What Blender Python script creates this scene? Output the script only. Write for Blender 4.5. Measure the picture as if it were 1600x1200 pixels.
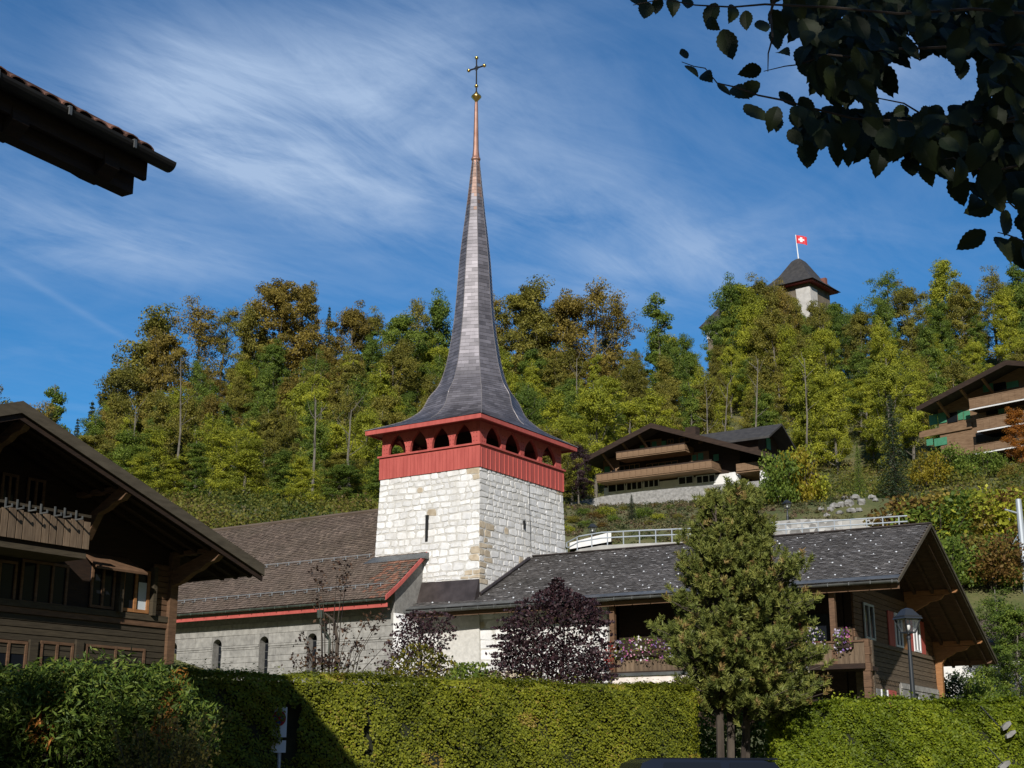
import bpy, math, random
import numpy as np
from mathutils import Vector, Matrix
for o in list(bpy.data.objects): bpy.data.objects.remove(o)
sc = bpy.context.scene
R = math.radians
# ------------------------------------------------------------------ camera
FPX, PITCH, EYE = 2188.0, R(15.26), 1.6
cam_d = bpy.data.cameras.new('camera'); cam_d.sensor_width = 36.0; cam_d.lens = FPX/1600*36
cam_d.clip_start = 0.05; cam_d.clip_end = 6000
cam = bpy.data.objects.new('camera', cam_d); sc.collection.objects.link(cam)
cam.location = (0, 0, EYE); cam.rotation_euler = (math.pi/2+PITCH, 0, 0); sc.camera = cam
# ------------------------------------------------------------------ sun and exposure
SUN_EL, SUN_H = R(30.5), np.array([-0.12, -0.993])           # horizontal direction towards the sun
sun_d = bpy.data.lights.new('sun', 'SUN'); sun_d.energy = 5.0; sun_d.angle = R(0.53); sun_d.color = (1.0, .95, .88)
sun = bpy.data.objects.new('sun', sun_d); sc.collection.objects.link(sun)
sdir = Vector((SUN_H[0]*math.cos(SUN_EL), SUN_H[1]*math.cos(SUN_EL), math.sin(SUN_EL)))
sun.rotation_euler = sdir.to_track_quat('Z', 'Y').to_euler()
sun.location = sdir*50
vs = sc.view_settings; vs.view_transform = 'Standard'; vs.look = 'None'; vs.exposure = 0.0; vs.gamma = 1.0; vs.use_curve_mapping = False
# ------------------------------------------------------------------ projection helpers (photo pixel -> place)
cp, sp = math.cos(PITCH), math.sin(PITCH)
C0 = np.array([0, 0, EYE])
def ray(u, v):
    r = (u-800)/FPX; t = -(v-600)/FPX
    return np.array([r, cp-t*sp, sp+t*cp])
def at(u, v, Y): d = ray(u, v); return C0+d*(Y/d[1])
def topx(P):
    x, y, z = np.array(P)-C0; d = y*cp+z*sp
    return 800+FPX*x/d, 600-FPX*(-y*sp+z*cp)/d
class Frame:
    """upright frame: a runs back-left, b runs back-right, z up"""
    def __init__(s, x, y, yaw):
        t = R(yaw); s.o = np.array([x, y, 0.]); s.A = np.array([-math.sin(t), math.cos(t), 0]); s.B = np.array([math.cos(t), math.sin(t), 0])
    def P(s, a, b, z): return s.o+s.A*a+s.B*b+np.array([0, 0, z])
    def on_b(s, u, v, b):                       # pixel on the plane b -> (a, z)
        d = ray(u, v); q = s.o+s.B*b-C0; t = q.dot(s.B)/d.dot(s.B); p = C0+d*t; return (p-s.o).dot(s.A), p[2]
    def on_a(s, u, v, a):
        d = ray(u, v); q = s.o+s.A*a-C0; t = q.dot(s.A)/d.dot(s.A); p = C0+d*t; return (p-s.o).dot(s.B), p[2]
# ------------------------------------------------------------------ sky with cirrus
w = bpy.data.worlds.new('World'); sc.world = w; w.use_nodes = True
nt = w.node_tree; nt.nodes.clear()
def nd(t, tree=None, **kw):
    n = (tree or nt).nodes.new(t)
    for k, v in kw.items(): setattr(n, k, v)
    return n
def mth(op, a, b=None, c=None, clamp=False, tree=None):
    n = nd('ShaderNodeMath', tree, operation=op, use_clamp=clamp)
    for i, x in enumerate((a, b, c)):
        if x is None: continue
        if isinstance(x, (int, float)): n.inputs[i].default_value = x
        else: (tree or nt).links.new(x, n.inputs[i])
    return n.outputs[0]
sky = nd('ShaderNodeTexSky', sky_type='NISHITA', sun_disc=False)
sky.sun_elevation = SUN_EL; sky.sun_rotation = math.atan2(SUN_H[0], SUN_H[1]); sky.altitude = 1050; sky.air_density = 1.0; sky.dust_density = .25; sky.ozone_density = 3.0
hs = nd('ShaderNodeHueSaturation'); hs.inputs['Saturation'].default_value = 1.18; hs.inputs['Value'].default_value = 1.0
nt.links.new(sky.outputs[0], hs.inputs['Color'])
tint = nd('ShaderNodeMixRGB', blend_type='MULTIPLY'); tint.inputs[0].default_value = 1; tint.inputs[2].default_value = (.44, 1.04, 1.26, 1); nt.links.new(hs.outputs[0], tint.inputs[1])
tc = nd('ShaderNodeTexCoord'); sep = nd('ShaderNodeSeparateXYZ'); nt.links.new(tc.outputs['Generated'], sep.inputs[0])
zz = mth('MAXIMUM', sep.outputs[2], .06)
pxx = mth('DIVIDE', sep.outputs[0], zz); pyy = mth('DIVIDE', sep.outputs[1], zz)
def plane_pt(u, v): d = ray(u, v); return np.array([d[0]/d[2], d[1]/d[2]])
blobs = [((300, 150), (430, 175), (310, 240), .85), ((560, 130), (800, 70), (580, 240), .62), ((720, 285), (1060, 345), (700, 400), .62),
         ((130, 365), (400, 425), (115, 425), .6), ((1080, 415), (1330, 395), (1085, 475), .5), ((380, 260), (640, 350), (360, 320), .5), ((1400, 110), (1600, 150), (1390, 190), .5)]
tot = None
for c, e1, e2, s in blobs:
    c0 = plane_pt(*c); M = np.linalg.inv(np.array([plane_pt(*e1)-c0, plane_pt(*e2)-c0]).T)
    q = []
    for i in range(2):
        k = -(M[i]@c0)
        q.append(mth('ADD', mth('MULTIPLY_ADD', pxx, float(M[i, 0]), float(k)), mth('MULTIPLY', pyy, float(M[i, 1]))))
    r2 = mth('ADD', mth('MULTIPLY', q[0], q[0]), mth('MULTIPLY', q[1], q[1]))
    wgt = mth('MULTIPLY', mth('POWER', 2.718, mth('MULTIPLY', r2, -1.0)), s)
    tot = wgt if tot is None else mth('ADD', tot, wgt)
comb = nd('ShaderNodeCombineXYZ'); nt.links.new(pxx, comb.inputs[0]); nt.links.new(pyy, comb.inputs[1])
def aniso(rot, sx, sy):
    r1 = nd('ShaderNodeMapping'); r1.inputs['Rotation'].default_value = (0, 0, R(rot)); nt.links.new(comb.outputs[0], r1.inputs[0]); r2 = nd('ShaderNodeMapping'); r2.inputs['Scale'].default_value = (sx, sy, 1); nt.links.new(r1.outputs[0], r2.inputs[0]); return r2
mp = aniso(-50, 1.2, 3.6)
n1 = nd('ShaderNodeTexNoise'); n1.inputs['Scale'].default_value = 1.5; n1.inputs['Detail'].default_value = 9; n1.inputs['Roughness'].default_value = .68; n1.inputs['Distortion'].default_value = .9
nt.links.new(mp.outputs[0], n1.inputs[0])
n2 = nd('ShaderNodeTexNoise'); n2.inputs['Scale'].default_value = 2.2; n2.inputs['Detail'].default_value = 6; n2.inputs['Roughness'].default_value = .55; n2.inputs['Distortion'].default_value = .8
nt.links.new(comb.outputs[0], n2.inputs[0])
mp3 = aniso(-64, 2.0, 10.0)
n3 = nd('ShaderNodeTexNoise'); n3.inputs['Scale'].default_value = 1.6; n3.inputs['Detail'].default_value = 8; n3.inputs['Roughness'].default_value = .65; n3.inputs['Distortion'].default_value = 1.4; nt.links.new(mp3.outputs[0], n3.inputs[0])
fil = mth('ADD', mth('ADD', mth('MULTIPLY', n1.outputs[0], .45), mth('MULTIPLY', n2.outputs[0], .43)), mth('MULTIPLY', n3.outputs[0], .12))
dens = mth('ADD', mth('MULTIPLY', mth('ADD', tot, .12), mth('MULTIPLY_ADD', fil, 3.4, -1.02, clamp=True)), mth('MULTIPLY', mth('MULTIPLY_ADD', n2.outputs[0], 1.6, -.75, clamp=True), .18))
# contrail
c0 = plane_pt(95, 468); M = np.linalg.inv(np.array([plane_pt(205, 535)-c0, plane_pt(92, 473)-c0]).T); q = []
for i in range(2): q.append(mth('ADD', mth('MULTIPLY_ADD', pxx, float(M[i, 0]), float(-(M[i]@c0))), mth('MULTIPLY', pyy, float(M[i, 1]))))
ct = mth('MULTIPLY', mth('POWER', 2.718, mth('MULTIPLY', mth('MULTIPLY', q[1], q[1]), -1.0)), mth('POWER', 2.718, mth('MULTIPLY', mth('POWER', mth('MULTIPLY', q[0], q[0]), 2.0), -1.0)))
dens = mth('ADD', dens, mth('MULTIPLY', ct, .13))
dens = mth('MULTIPLY', mth('MULTIPLY', mth('MINIMUM', dens, 1.0), .88), mth('GREATER_THAN', sep.outputs[2], 0.0))
mix = nd('ShaderNodeMixRGB'); mix.inputs[2].default_value = (5.0, 6.6, 9.2, 1); nt.links.new(dens, mix.inputs[0]); nt.links.new(tint.outputs[0], mix.inputs[1])
bg = nd('ShaderNodeBackground'); bg.inputs[1].default_value = 0.085; nt.links.new(mix.outputs[0], bg.inputs[0])
wo = nd('ShaderNodeOutputWorld'); nt.links.new(bg.outputs[0], wo.inputs[0])
sc.cycles.max_bounces = 4; sc.cycles.diffuse_bounces = 2; sc.cycles.transmission_bounces = 2; sc.cycles.transparent_max_bounces = 6
# ------------------------------------------------------------------ mesh helpers
COL = sc.collection
rng = np.random.default_rng(11); random.seed(4)
def link(name, me, parent=None, smooth=False):
    o = bpy.data.objects.new(name, me); COL.objects.link(o)
    if parent is not None:
        o.parent = parent; o.matrix_parent_inverse = Matrix.Translation(-Vector(parent.location))
    return o
def thing(name, label, cat, loc, group=None):
    o = bpy.data.objects.new(name, None); COL.objects.link(o); o.location = [float(x) for x in loc]; o.empty_display_size = .3
    o['label'] = label; o['category'] = cat
    if group: o['group'] = group
    return o
def tag(o, label, cat, group=None):
    o['label'] = label; o['category'] = cat
    if group: o['group'] = group
    return o
class MB:
    def __init__(s): s.v = []; s.f = []
    def add(s, vs, fs):
        n = len(s.v); s.v += [tuple(map(float, p)) for p in vs]; s.f += [tuple(i+n for i in f) for f in fs]; return s
    def hexa(s, p):    # 8 points: bottom 4 ccw, top 4
        return s.add(p, [(3, 2, 1, 0), (4, 5, 6, 7), (0, 1, 5, 4), (1, 2, 6, 5), (2, 3, 7, 6), (3, 0, 4, 7)])
    def box(s, fr, a0, a1, b0, b1, z0, z1):
        return s.hexa([fr.P(a0, b0, z0), fr.P(a0, b1, z0), fr.P(a1, b1, z0), fr.P(a1, b0, z0), fr.P(a0, b0, z1), fr.P(a0, b1, z1), fr.P(a1, b1, z1), fr.P(a1, b0, z1)])
    def prism(s, pts, off):
        n = len(pts); off = np.array(off); p2 = [np.array(p)+off for p in pts]
        return s.add(list(pts)+p2, [tuple(range(n))[::-1], tuple(range(n, 2*n))]+[(i, (i+1) % n, (i+1) % n+n, i+n) for i in range(n)])
    def tube(s, pts, rad, n=6, cap=True):
        pts = [np.array(p, float) for p in pts]; m = len(pts)
        if not hasattr(rad, '__len__'): rad = [rad]*m
        vs = []; fs = []
        for i, p in enumerate(pts):
            d = pts[min(i+1, m-1)]-pts[max(i-1, 0)]; d = d/(np.linalg.norm(d)+1e-9)
            h = np.array([0, 0, 1.]) if abs(d[2]) < .9 else np.array([1., 0, 0])
            x = np.cross(h, d); x /= np.linalg.norm(x); y = np.cross(d, x)
            vs += [p+(x*math.cos(k*2*math.pi/n)+y*math.sin(k*2*math.pi/n))*rad[i] for k in range(n)]
        for i in range(m-1):
            for k in range(n): fs.append((i*n+k, i*n+(k+1) % n, (i+1)*n+(k+1) % n, (i+1)*n+k))
        if cap: fs += [tuple(range(n))[::-1], tuple(range((m-1)*n, m*n))]
        return s.add(vs, fs)
    def beam(s, p, q, wd, ht, up=(0, 0, 1)):   # rectangular bar from p to q
        p = np.array(p, float); q = np.array(q, float); d = q-p; d /= np.linalg.norm(d); up = np.array(up, float)
        x = np.cross(d, up); x /= np.linalg.norm(x); y = np.cross(x, d); x = x*wd/2; y = y*ht/2
        return s.hexa([p-x-y, p+x-y, q+x-y, q-x-y, p-x+y, p+x+y, q+x+y, q-x+y])
    def lathe(s, c, prof, n=12):
        vs = []; fs = []; c = np.array(c, float)
        for r, z in prof: vs += [c+np.array([r*math.cos(k*2*math.pi/n), r*math.sin(k*2*math.pi/n), z]) for k in range(n)]
        m = len(prof)
        for i in range(m-1):
            for k in range(n): fs.append((i*n+k, i*n+(k+1) % n, (i+1)*n+(k+1) % n, (i+1)*n+k))
        fs += [tuple(range(n))[::-1], tuple(range((m-1)*n, m*n))]
        return s.add(vs, fs)
    def mesh(s, name, mat, smooth=False):
        me = bpy.data.meshes.new(name); me.from_pydata(s.v, [], s.f); me.materials.append(mat)
        if smooth: me.polygons.foreach_set('use_smooth', [True]*len(me.polygons))
        me.update(); return me
    def build(s, name, mat, parent=None, smooth=False, stuff=False):
        o = link(name, s.mesh(name, mat, smooth), parent)
        if stuff: o['kind'] = 'stuff'
        return o
def quad_mesh(name, Q, mat, var=None):
    """Q (n,4,3) -> one mesh of n quads with a per-face 'var' value"""
    n = len(Q); me = bpy.data.meshes.new(name)
    me.vertices.add(n*4); me.vertices.foreach_set('co', np.asarray(Q, np.float32).reshape(-1))
    me.loops.add(n*4); me.loops.foreach_set('vertex_index', np.arange(n*4, dtype=np.int32))
    me.polygons.add(n); me.polygons.foreach_set('loop_start', np.arange(n, dtype=np.int32)*4)
    if var is not None:
        at_ = me.attributes.new('var', 'FLOAT', 'FACE'); at_.data.foreach_set('value', np.asarray(var, np.float32))
    me.materials.append(mat); me.update(calc_edges=True); return me
def unit(v): return v/(np.linalg.norm(v, axis=-1, keepdims=True)+1e-9)
def leaves(P, size, rg, up=.35, aspect=.62, nrm=None, nmix=.5):
    """diamond leaves at P (n,3); size half length (scalar or n)"""
    n = len(P); N = rg.normal(size=(n, 3)); N[:, 2] += up
    if nrm is not None: N = N*(1-nmix)+nrm*nmix*1.6
    N = unit(N); U = unit(np.cross(N, rg.normal(size=(n, 3)))); V = np.cross(N, U)
    sz = (np.ones(n)*size*rg.uniform(.65, 1.3, n))[:, None]
    bend = N*sz*.18
    return np.stack([P-U*sz-bend, P+V*sz*aspect, P+U*sz-bend, P-V*sz*aspect], 1)
# ------------------------------------------------------------------ materials
MATS = {}
def newmat(name):
    m = bpy.data.materials.new(name); m.use_nodes = True; t = m.node_tree; b = t.nodes['Principled BSDF']; MATS[name] = m; return m, t, b
def ramp(t, fac, cols, pos=None):
    r = t.nodes.new('ShaderNodeValToRGB'); e = r.color_ramp.elements
    pos = pos or [i/(len(cols)-1) for i in range(len(cols))]
    while len(e) < len(cols): e.new(.5)
    for i, c in enumerate(cols): e[i].position = pos[i]; e[i].color = (*c, 1)
    t.links.new(fac, r.inputs[0]); return r.outputs[0]
def noise(t, scale, stretch=(1, 1, 1), detail=5, rough=.55, rot=0, coord='Object'):
    c = t.nodes.new('ShaderNodeTexCoord'); mpp = t.nodes.new('ShaderNodeMapping'); mpp.inputs['Scale'].default_value = stretch; mpp.inputs['Rotation'].default_value = (0, 0, rot)
    t.links.new(c.outputs[coord], mpp.inputs[0]); n = t.nodes.new('ShaderNodeTexNoise'); n.inputs['Scale'].default_value = scale; n.inputs['Detail'].default_value = detail; n.inputs['Roughness'].default_value = rough
    t.links.new(mpp.outputs[0], n.inputs[0]); return n.outputs[0]
def bump(t, b, h, strength=.3, dist=.02):
    n = t.nodes.new('ShaderNodeBump'); n.inputs['Strength'].default_value = strength; n.inputs['Distance'].default_value = dist; t.links.new(h, n.inputs['Height']); t.links.new(n.outputs[0], b.inputs['Normal'])
def addvar(t, b, col, amt=.35, src='var'):
    """multiply colour by per-face var (or object random)"""
    if src == 'obj':
        i = t.nodes.new('ShaderNodeObjectInfo'); f = i.outputs['Random']
    else:
        i = t.nodes.new('ShaderNodeAttribute'); i.attribute_name = 'var'; f = i.outputs['Fac']
    k = mth('MULTIPLY_ADD', f, amt*2, 1-amt, tree=t)
    mx = t.nodes.new('ShaderNodeMixRGB'); mx.blend_type = 'MULTIPLY'; mx.inputs[0].default_value = 1
    t.links.new(col, mx.inputs[1]); t.links.new(k, mx.inputs[2]); t.links.new(mx.outputs[0], b.inputs['Base Color'])
def surf(name, c1, c2, scale=3, stretch=(1, 1, 1), rough=.8, bmp=.25, bd=.02, metal=0, spec=.4, var=None, rot=0, detail=6, amt=.3, grime=None):
    m, t, b = newmat(name); f = noise(t, scale, stretch, detail, rot=rot); col = ramp(t, f, [c1, c2], [.3, .7])
    if grime:
        g_ = noise(t, grime[0], grime[1], 7, .65); gm = t.nodes.new('ShaderNodeMixRGB'); gm.blend_type = 'MULTIPLY'; gm.inputs[0].default_value = 1; t.links.new(col, gm.inputs[1]); t.links.new(ramp(t, g_, [grime[2], (1, 1, 1)], [.32, .58]), gm.inputs[2]); col = gm.outputs[0]
    if var: addvar(t, b, col, amt, var)
    else: t.links.new(col, b.inputs['Base Color'])
    b.inputs['Roughness'].default_value = rough; b.inputs['Metallic'].default_value = metal; b.inputs['Specular IOR Level'].default_value = spec
    if bmp: bump(t, b, f, bmp, bd)
    return m
def leafmat(name, cols, pos=None, trans=.42, objv=.12, rough=.55, spec=.25):
    m, t, b = newmat(name); a = t.nodes.new('ShaderNodeAttribute'); a.attribute_name = 'var'
    oi = t.nodes.new('ShaderNodeObjectInfo')
    f = mth('ADD', a.outputs['Fac'], mth('MULTIPLY_ADD', oi.outputs['Random'], objv*2, -objv, tree=t), clamp=True, tree=t)
    col = ramp(t, f, cols, pos); t.links.new(col, b.inputs['Base Color']); b.inputs['Roughness'].default_value = rough; b.inputs['Specular IOR Level'].default_value = spec
    tr = t.nodes.new('ShaderNodeBsdfTranslucent'); t.links.new(col, tr.inputs[0]); mx = t.nodes.new('ShaderNodeMixShader'); mx.inputs[0].default_value = trans
    t.links.new(b.outputs[0], mx.inputs[1]); t.links.new(tr.outputs[0], mx.inputs[2]); t.links.new(mx.outputs[0], t.nodes['Material Output'].inputs[0]); return m
def plain(name, c, rough=.6, metal=0, spec=.5):
    m, t, b = newmat(name); b.inputs['Base Color'].default_value = (*c, 1); b.inputs['Roughness'].default_value = rough; b.inputs['Metallic'].default_value = metal; b.inputs['Specular IOR Level'].default_value = spec; return m
m_stone = surf('white_limestone', (.64, .635, .625), (.82, .815, .80), 5, var='obj', bmp=.35, bd=.02, rough=.9, amt=.13, grime=(1.1, (1.3, 1.3, .35), (.87, .85, .81)))
m_tan = surf('tan_sandstone', (.40, .32, .22), (.58, .50, .38), 4, var='obj', bmp=.5, bd=.03, rough=.9, amt=.15)
m_mortar = surf('lime_mortar', (.47, .455, .42), (.62, .60, .555), 6, bmp=.4, rough=.95)
m_greystone = surf('grey_ashlar', (.215, .207, .19), (.36, .348, .318), 4, var='obj', bmp=.5, bd=.02, rough=.92, amt=.1)
m_greymortar = surf('grey_joint', (.17, .163, .15), (.27, .262, .242), 6, bmp=.4, rough=.95)
m_red = surf('red_paint', (.43, .088, .072), (.52, .118, .096), 1.4, (2.5, 2.5, .5), rough=.62, bmp=.08, grime=(2.2, (2, 2, .4), (.84, .80, .80)))
m_reddark = surf('dark_red_paint', (.20, .028, .025), (.28, .045, .035), 3, (1, 1, .3), rough=.65, bmp=.1)  # darker red for soffits, joints, bolts and recessed shutters
m_copper_shingle = surf('patinated_copper_shingle', (.115, .107, .115), (.215, .20, .215), .8, rough=.42, metal=.35, bmp=.12, var='var', amt=.35)
m_newcopper = surf('brown_copper_shingle', (.17, .11, .085), (.26, .17, .135), .8, rough=.42, metal=.4, bmp=.12, var='var', amt=.3)
m_copper = surf('bright_copper', (.34, .18, .13), (.50, .30, .23), 2, rough=.42, metal=.6, bmp=.05)
m_gold = plain('gilding', (.85, .55, .16), .28, 1.0)
m_iron = plain('wrought_iron', (.03, .032, .035), .5, .4)
m_zinc = surf('weathered_zinc', (.10, .105, .105), (.19, .195, .19), 2, rough=.45, metal=.5, bmp=.06)
m_browncopper = surf('brown_sheet_copper', (.055, .045, .042), (.11, .09, .085), 2, rough=.42, metal=.5, bmp=.06)
m_greencopper = surf('green_copper', (.05, .065, .055), (.12, .15, .125), 3, rough=.5, metal=.4, bmp=.06)
m_tile = surf('clay_tile', (.118, .084, .062), (.158, .118, .090), .7, var='var', rough=.9, bmp=.2, amt=.22, grime=(.5, (1, 1, 1), (.78, .80, .74)))
m_redtile = surf('red_clay_tile', (.165, .075, .045), (.235, .115, .072), 1.3, var='var', rough=.9, bmp=.3, amt=.4)
m_slate = surf('grey_shingle', (.128, .118, .111), (.170, .158, .150), .7, var='var', rough=.75, bmp=.2, amt=.13, grime=(.45, (1, 1, 1), (.76, .76, .74)), spec=.35)
m_snowdot = plain('pale_glint_metal', (.58, .60, .62), .4, .2)
m_logdark = surf('dark_weathered_log', (.036, .027, .015), (.070, .054, .032), 2.5, (1, 1, 9), rough=.85, bmp=.5, var='obj', amt=.2)
m_hip = surf('pale_hip_metal', (.20, .18, .175), (.34, .31, .30), 2, rough=.4, metal=.4, bmp=.05)
m_castlewhite = surf('castle_whitewash', (.42, .40, .37), (.58, .56, .52), 1, rough=.9, bmp=.2)
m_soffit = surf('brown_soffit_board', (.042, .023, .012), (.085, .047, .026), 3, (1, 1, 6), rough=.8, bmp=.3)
m_railgrey = plain('dull_rail_grey', (.27, .29, .30), .55, .3)
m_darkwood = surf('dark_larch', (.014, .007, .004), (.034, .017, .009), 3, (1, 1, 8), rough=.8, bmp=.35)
m_logwood = surf('weathered_log', (.075, .055, .036), (.16, .118, .078), 2.5, (1, 1, 9), rough=.85, bmp=.5, var='obj', amt=.2)
m_brownwood = surf('brown_timber', (.085, .046, .024), (.165, .092, .050), 3, (1, 1, 6), rough=.75, bmp=.3)
m_orangewood = surf('orange_timber', (.24, .105, .036), (.36, .17, .065), 3, (1, 1, 6), rough=.6, bmp=.15)
m_boardwood = surf('sun_bleached_board', (.10, .066, .04), (.19, .135, .086), 3, (6, 6, .8), rough=.85, bmp=.4, var='obj', amt=.25)
m_fascia = surf('weathered_fascia', (.055, .044, .028), (.10, .082, .055), 2, (1, 1, 4), rough=.85, bmp=.3)
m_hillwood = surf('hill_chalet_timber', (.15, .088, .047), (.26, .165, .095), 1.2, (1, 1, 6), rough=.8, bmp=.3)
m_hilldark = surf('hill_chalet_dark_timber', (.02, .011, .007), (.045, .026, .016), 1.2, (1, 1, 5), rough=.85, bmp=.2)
m_hillroof = surf('hill_chalet_roof', (.03, .028, .027), (.06, .056, .052), 1.5, rough=.8, bmp=.3)
m_green = surf('green_shutter_paint', (.05, .20, .11), (.075, .27, .155), 3, rough=.6, bmp=.1)
m_white = surf('white_plaster', (.68, .67, .64), (.80, .79, .77), 2, rough=.85, bmp=.1)
m_whitepaint = plain('white_paint', (.78, .79, .80), .45)
m_greypaint = plain('galvanised_grey', (.42, .46, .50), .5, .3)
m_concrete = surf('concrete', (.30, .295, .275), (.46, .45, .42), 1.2, rough=.9, bmp=.3)
m_lampmetal = plain('dark_lamp_metal', (.045, .05, .056), .45, .5)
m_black = plain('black_interior', (.008, .008, .009), .9)
m_curtain = plain('pale_curtain', (.55, .60, .62), .9)
m_bark = surf('grey_bark', (.08, .07, .055), (.20, .18, .145), 4, (1, 1, .4), rough=.95, bmp=.6)
m_darkbark = surf('dark_bark', (.035, .026, .02), (.10, .08, .06), 4, (1, 1, .4), rough=.95, bmp=.6)
m_rock = surf('pale_boulder', (.15, .147, .135), (.33, .32, .30), 2.5, rough=.95, bmp=.7, bd=.08)
def glassmat():
    m, t, b = newmat('window_glass'); b.inputs['Base Color'].default_value = (.010, .012, .016, 1); b.inputs['Roughness'].default_value = .08; b.inputs['Specular IOR Level'].default_value = .22; return m
m_glass = glassmat()
def clearglass():
    m, t, b = newmat('lantern_glass'); b.inputs['Base Color'].default_value = (.25, .27, .28, 1); b.inputs['Roughness'].default_value = .2; b.inputs['Alpha'].default_value = .18; return m
m_lampglass = clearglass()
m_bulb = plain('white_bulb', (.85, .85, .82), .3)
# ------------------------------------------------------------------ the ground: one sheet from behind the camera to the far horizon
PY = [-3000, -900, -420, -140, -50, 0, 24, 45, 66, 76, 90, 100, 101, 103.5, 108, 118, 130, 150, 165, 178, 235, 262, 330, 500, 3000]
PZ = [420, 400, 150, 26, 2, 0, .2, 2.0, 3.6, 8.6, 12.4, 14.6, 16.0, 16.8, 18.9, 22.0, 24.9, 28.8, 31.0, 34.3, 60.5, 67, 62, 40, 60]  # the rise behind the camera is added to hold back sky fill
def sst(e0, e1, x): t = np.clip((x-e0)/(e1-e0), 0, 1); return t*t*(3-2*t)
def H(x, y):
    x = np.asarray(x, float); y = np.asarray(y, float); z = np.interp(y, PY, PZ)
    k = sst(120, 190, y); left = sst(-78, -46, x)
    z = z*(1-k)+(z*(.50+.50*left))*k
    kr = sst(15, 22, x)*(1-sst(98, 103, y))*sst(60, 67, y); z = z*(1-kr)+np.interp(y, [60, 66, 78, 83, 92, 103], [3.2, 3.6, 4.2, 11.6, 14.2, 16.7])*kr
    z = z+np.clip(x-26, 0, 90)*.16*sst(95, 150, y)*(1-sst(280, 420, y))
    z = z+1.5*np.exp(-((x-29.5)/6)**2-((y-118)/5.5)**2)
    z = z+.5*np.sin(x*.21+y*.13)*np.sin(y*.17-x*.05)*sst(75, 120, y)*(1-sst(1000, 1200, y))
    z = z+np.maximum(0, np.abs(x)-150)*.42*(1-sst(120, 330, y))*(1-sst(900, 1600, np.abs(x))*.4)    # unseen valley sides, added to block low sky light
    return z
gx = np.concatenate([np.linspace(-2500, -200, 12), np.linspace(-180, 180, 150), np.linspace(200, 2500, 12)])
gy = np.concatenate([np.linspace(-2500, -60, 8), np.linspace(-40, 60, 30), np.linspace(62, 300, 130), np.linspace(310, 3000, 24)])
X, Yg = np.meshgrid(gx, gy); Z = H(X, Yg); nx, ny = len(gx), len(gy)
me = bpy.data.meshes.new('ground'); idx = np.arange(nx*ny).reshape(ny, nx)
me.from_pydata(np.stack([X, Yg, Z], -1).reshape(-1, 3).tolist(), [], np.stack([idx[:-1, :-1], idx[:-1, 1:], idx[1:, 1:], idx[1:, :-1]], -1).reshape(-1, 4).tolist())
mg, t, b = newmat('meadow_ground'); f = noise(t, .35, detail=8); f2 = noise(t, 6, detail=4)
col = ramp(t, mth('ADD', mth('MULTIPLY', f, .7, tree=t), mth('MULTIPLY', f2, .3, tree=t), tree=t), [(.045, .05, .018), (.075, .088, .022), (.13, .115, .045), (.10, .075, .04)], [.3, .45, .6, .75]); t.links.new(col, b.inputs['Base Color']); b.inputs['Roughness'].default_value = .95; bump(t, b, f2, .8, .15)
me.materials.append(mg); me.polygons.foreach_set('use_smooth', [True]*len(me.polygons)); g = link('ground', me); g['kind'] = 'structure'
# the paved lane the camera stands on, with kerb towards the hedges
mr, t, b = newmat('asphalt'); f = noise(t, 40, detail=6); t.links.new(ramp(t, f, [(.035, .035, .036), (.07, .07, .068)]), b.inputs['Base Color']); b.inputs['Roughness'].default_value = .9; bump(t, b, f, .4, .01)
road = MB(); ys = [-60, -20, 0, 8, 14, 18, 24]; 
road.add([(x, y, float(H(0, y))+.03) for y in ys for x in (-40, 40)], [(2*i, 2*i+1, 2*i+3, 2*i+2) for i in range(len(ys)-1)])
r_ = road.build('road', mr); r_['kind'] = 'structure'
def ground_hit(u, v, y0=70., y1=300.):
    prev = y0
    for Y in np.arange(y0, y1, .5):
        p = at(u, v, Y)
        if p[2] <= float(H(p[0], Y)): return Y
    return y1
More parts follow.
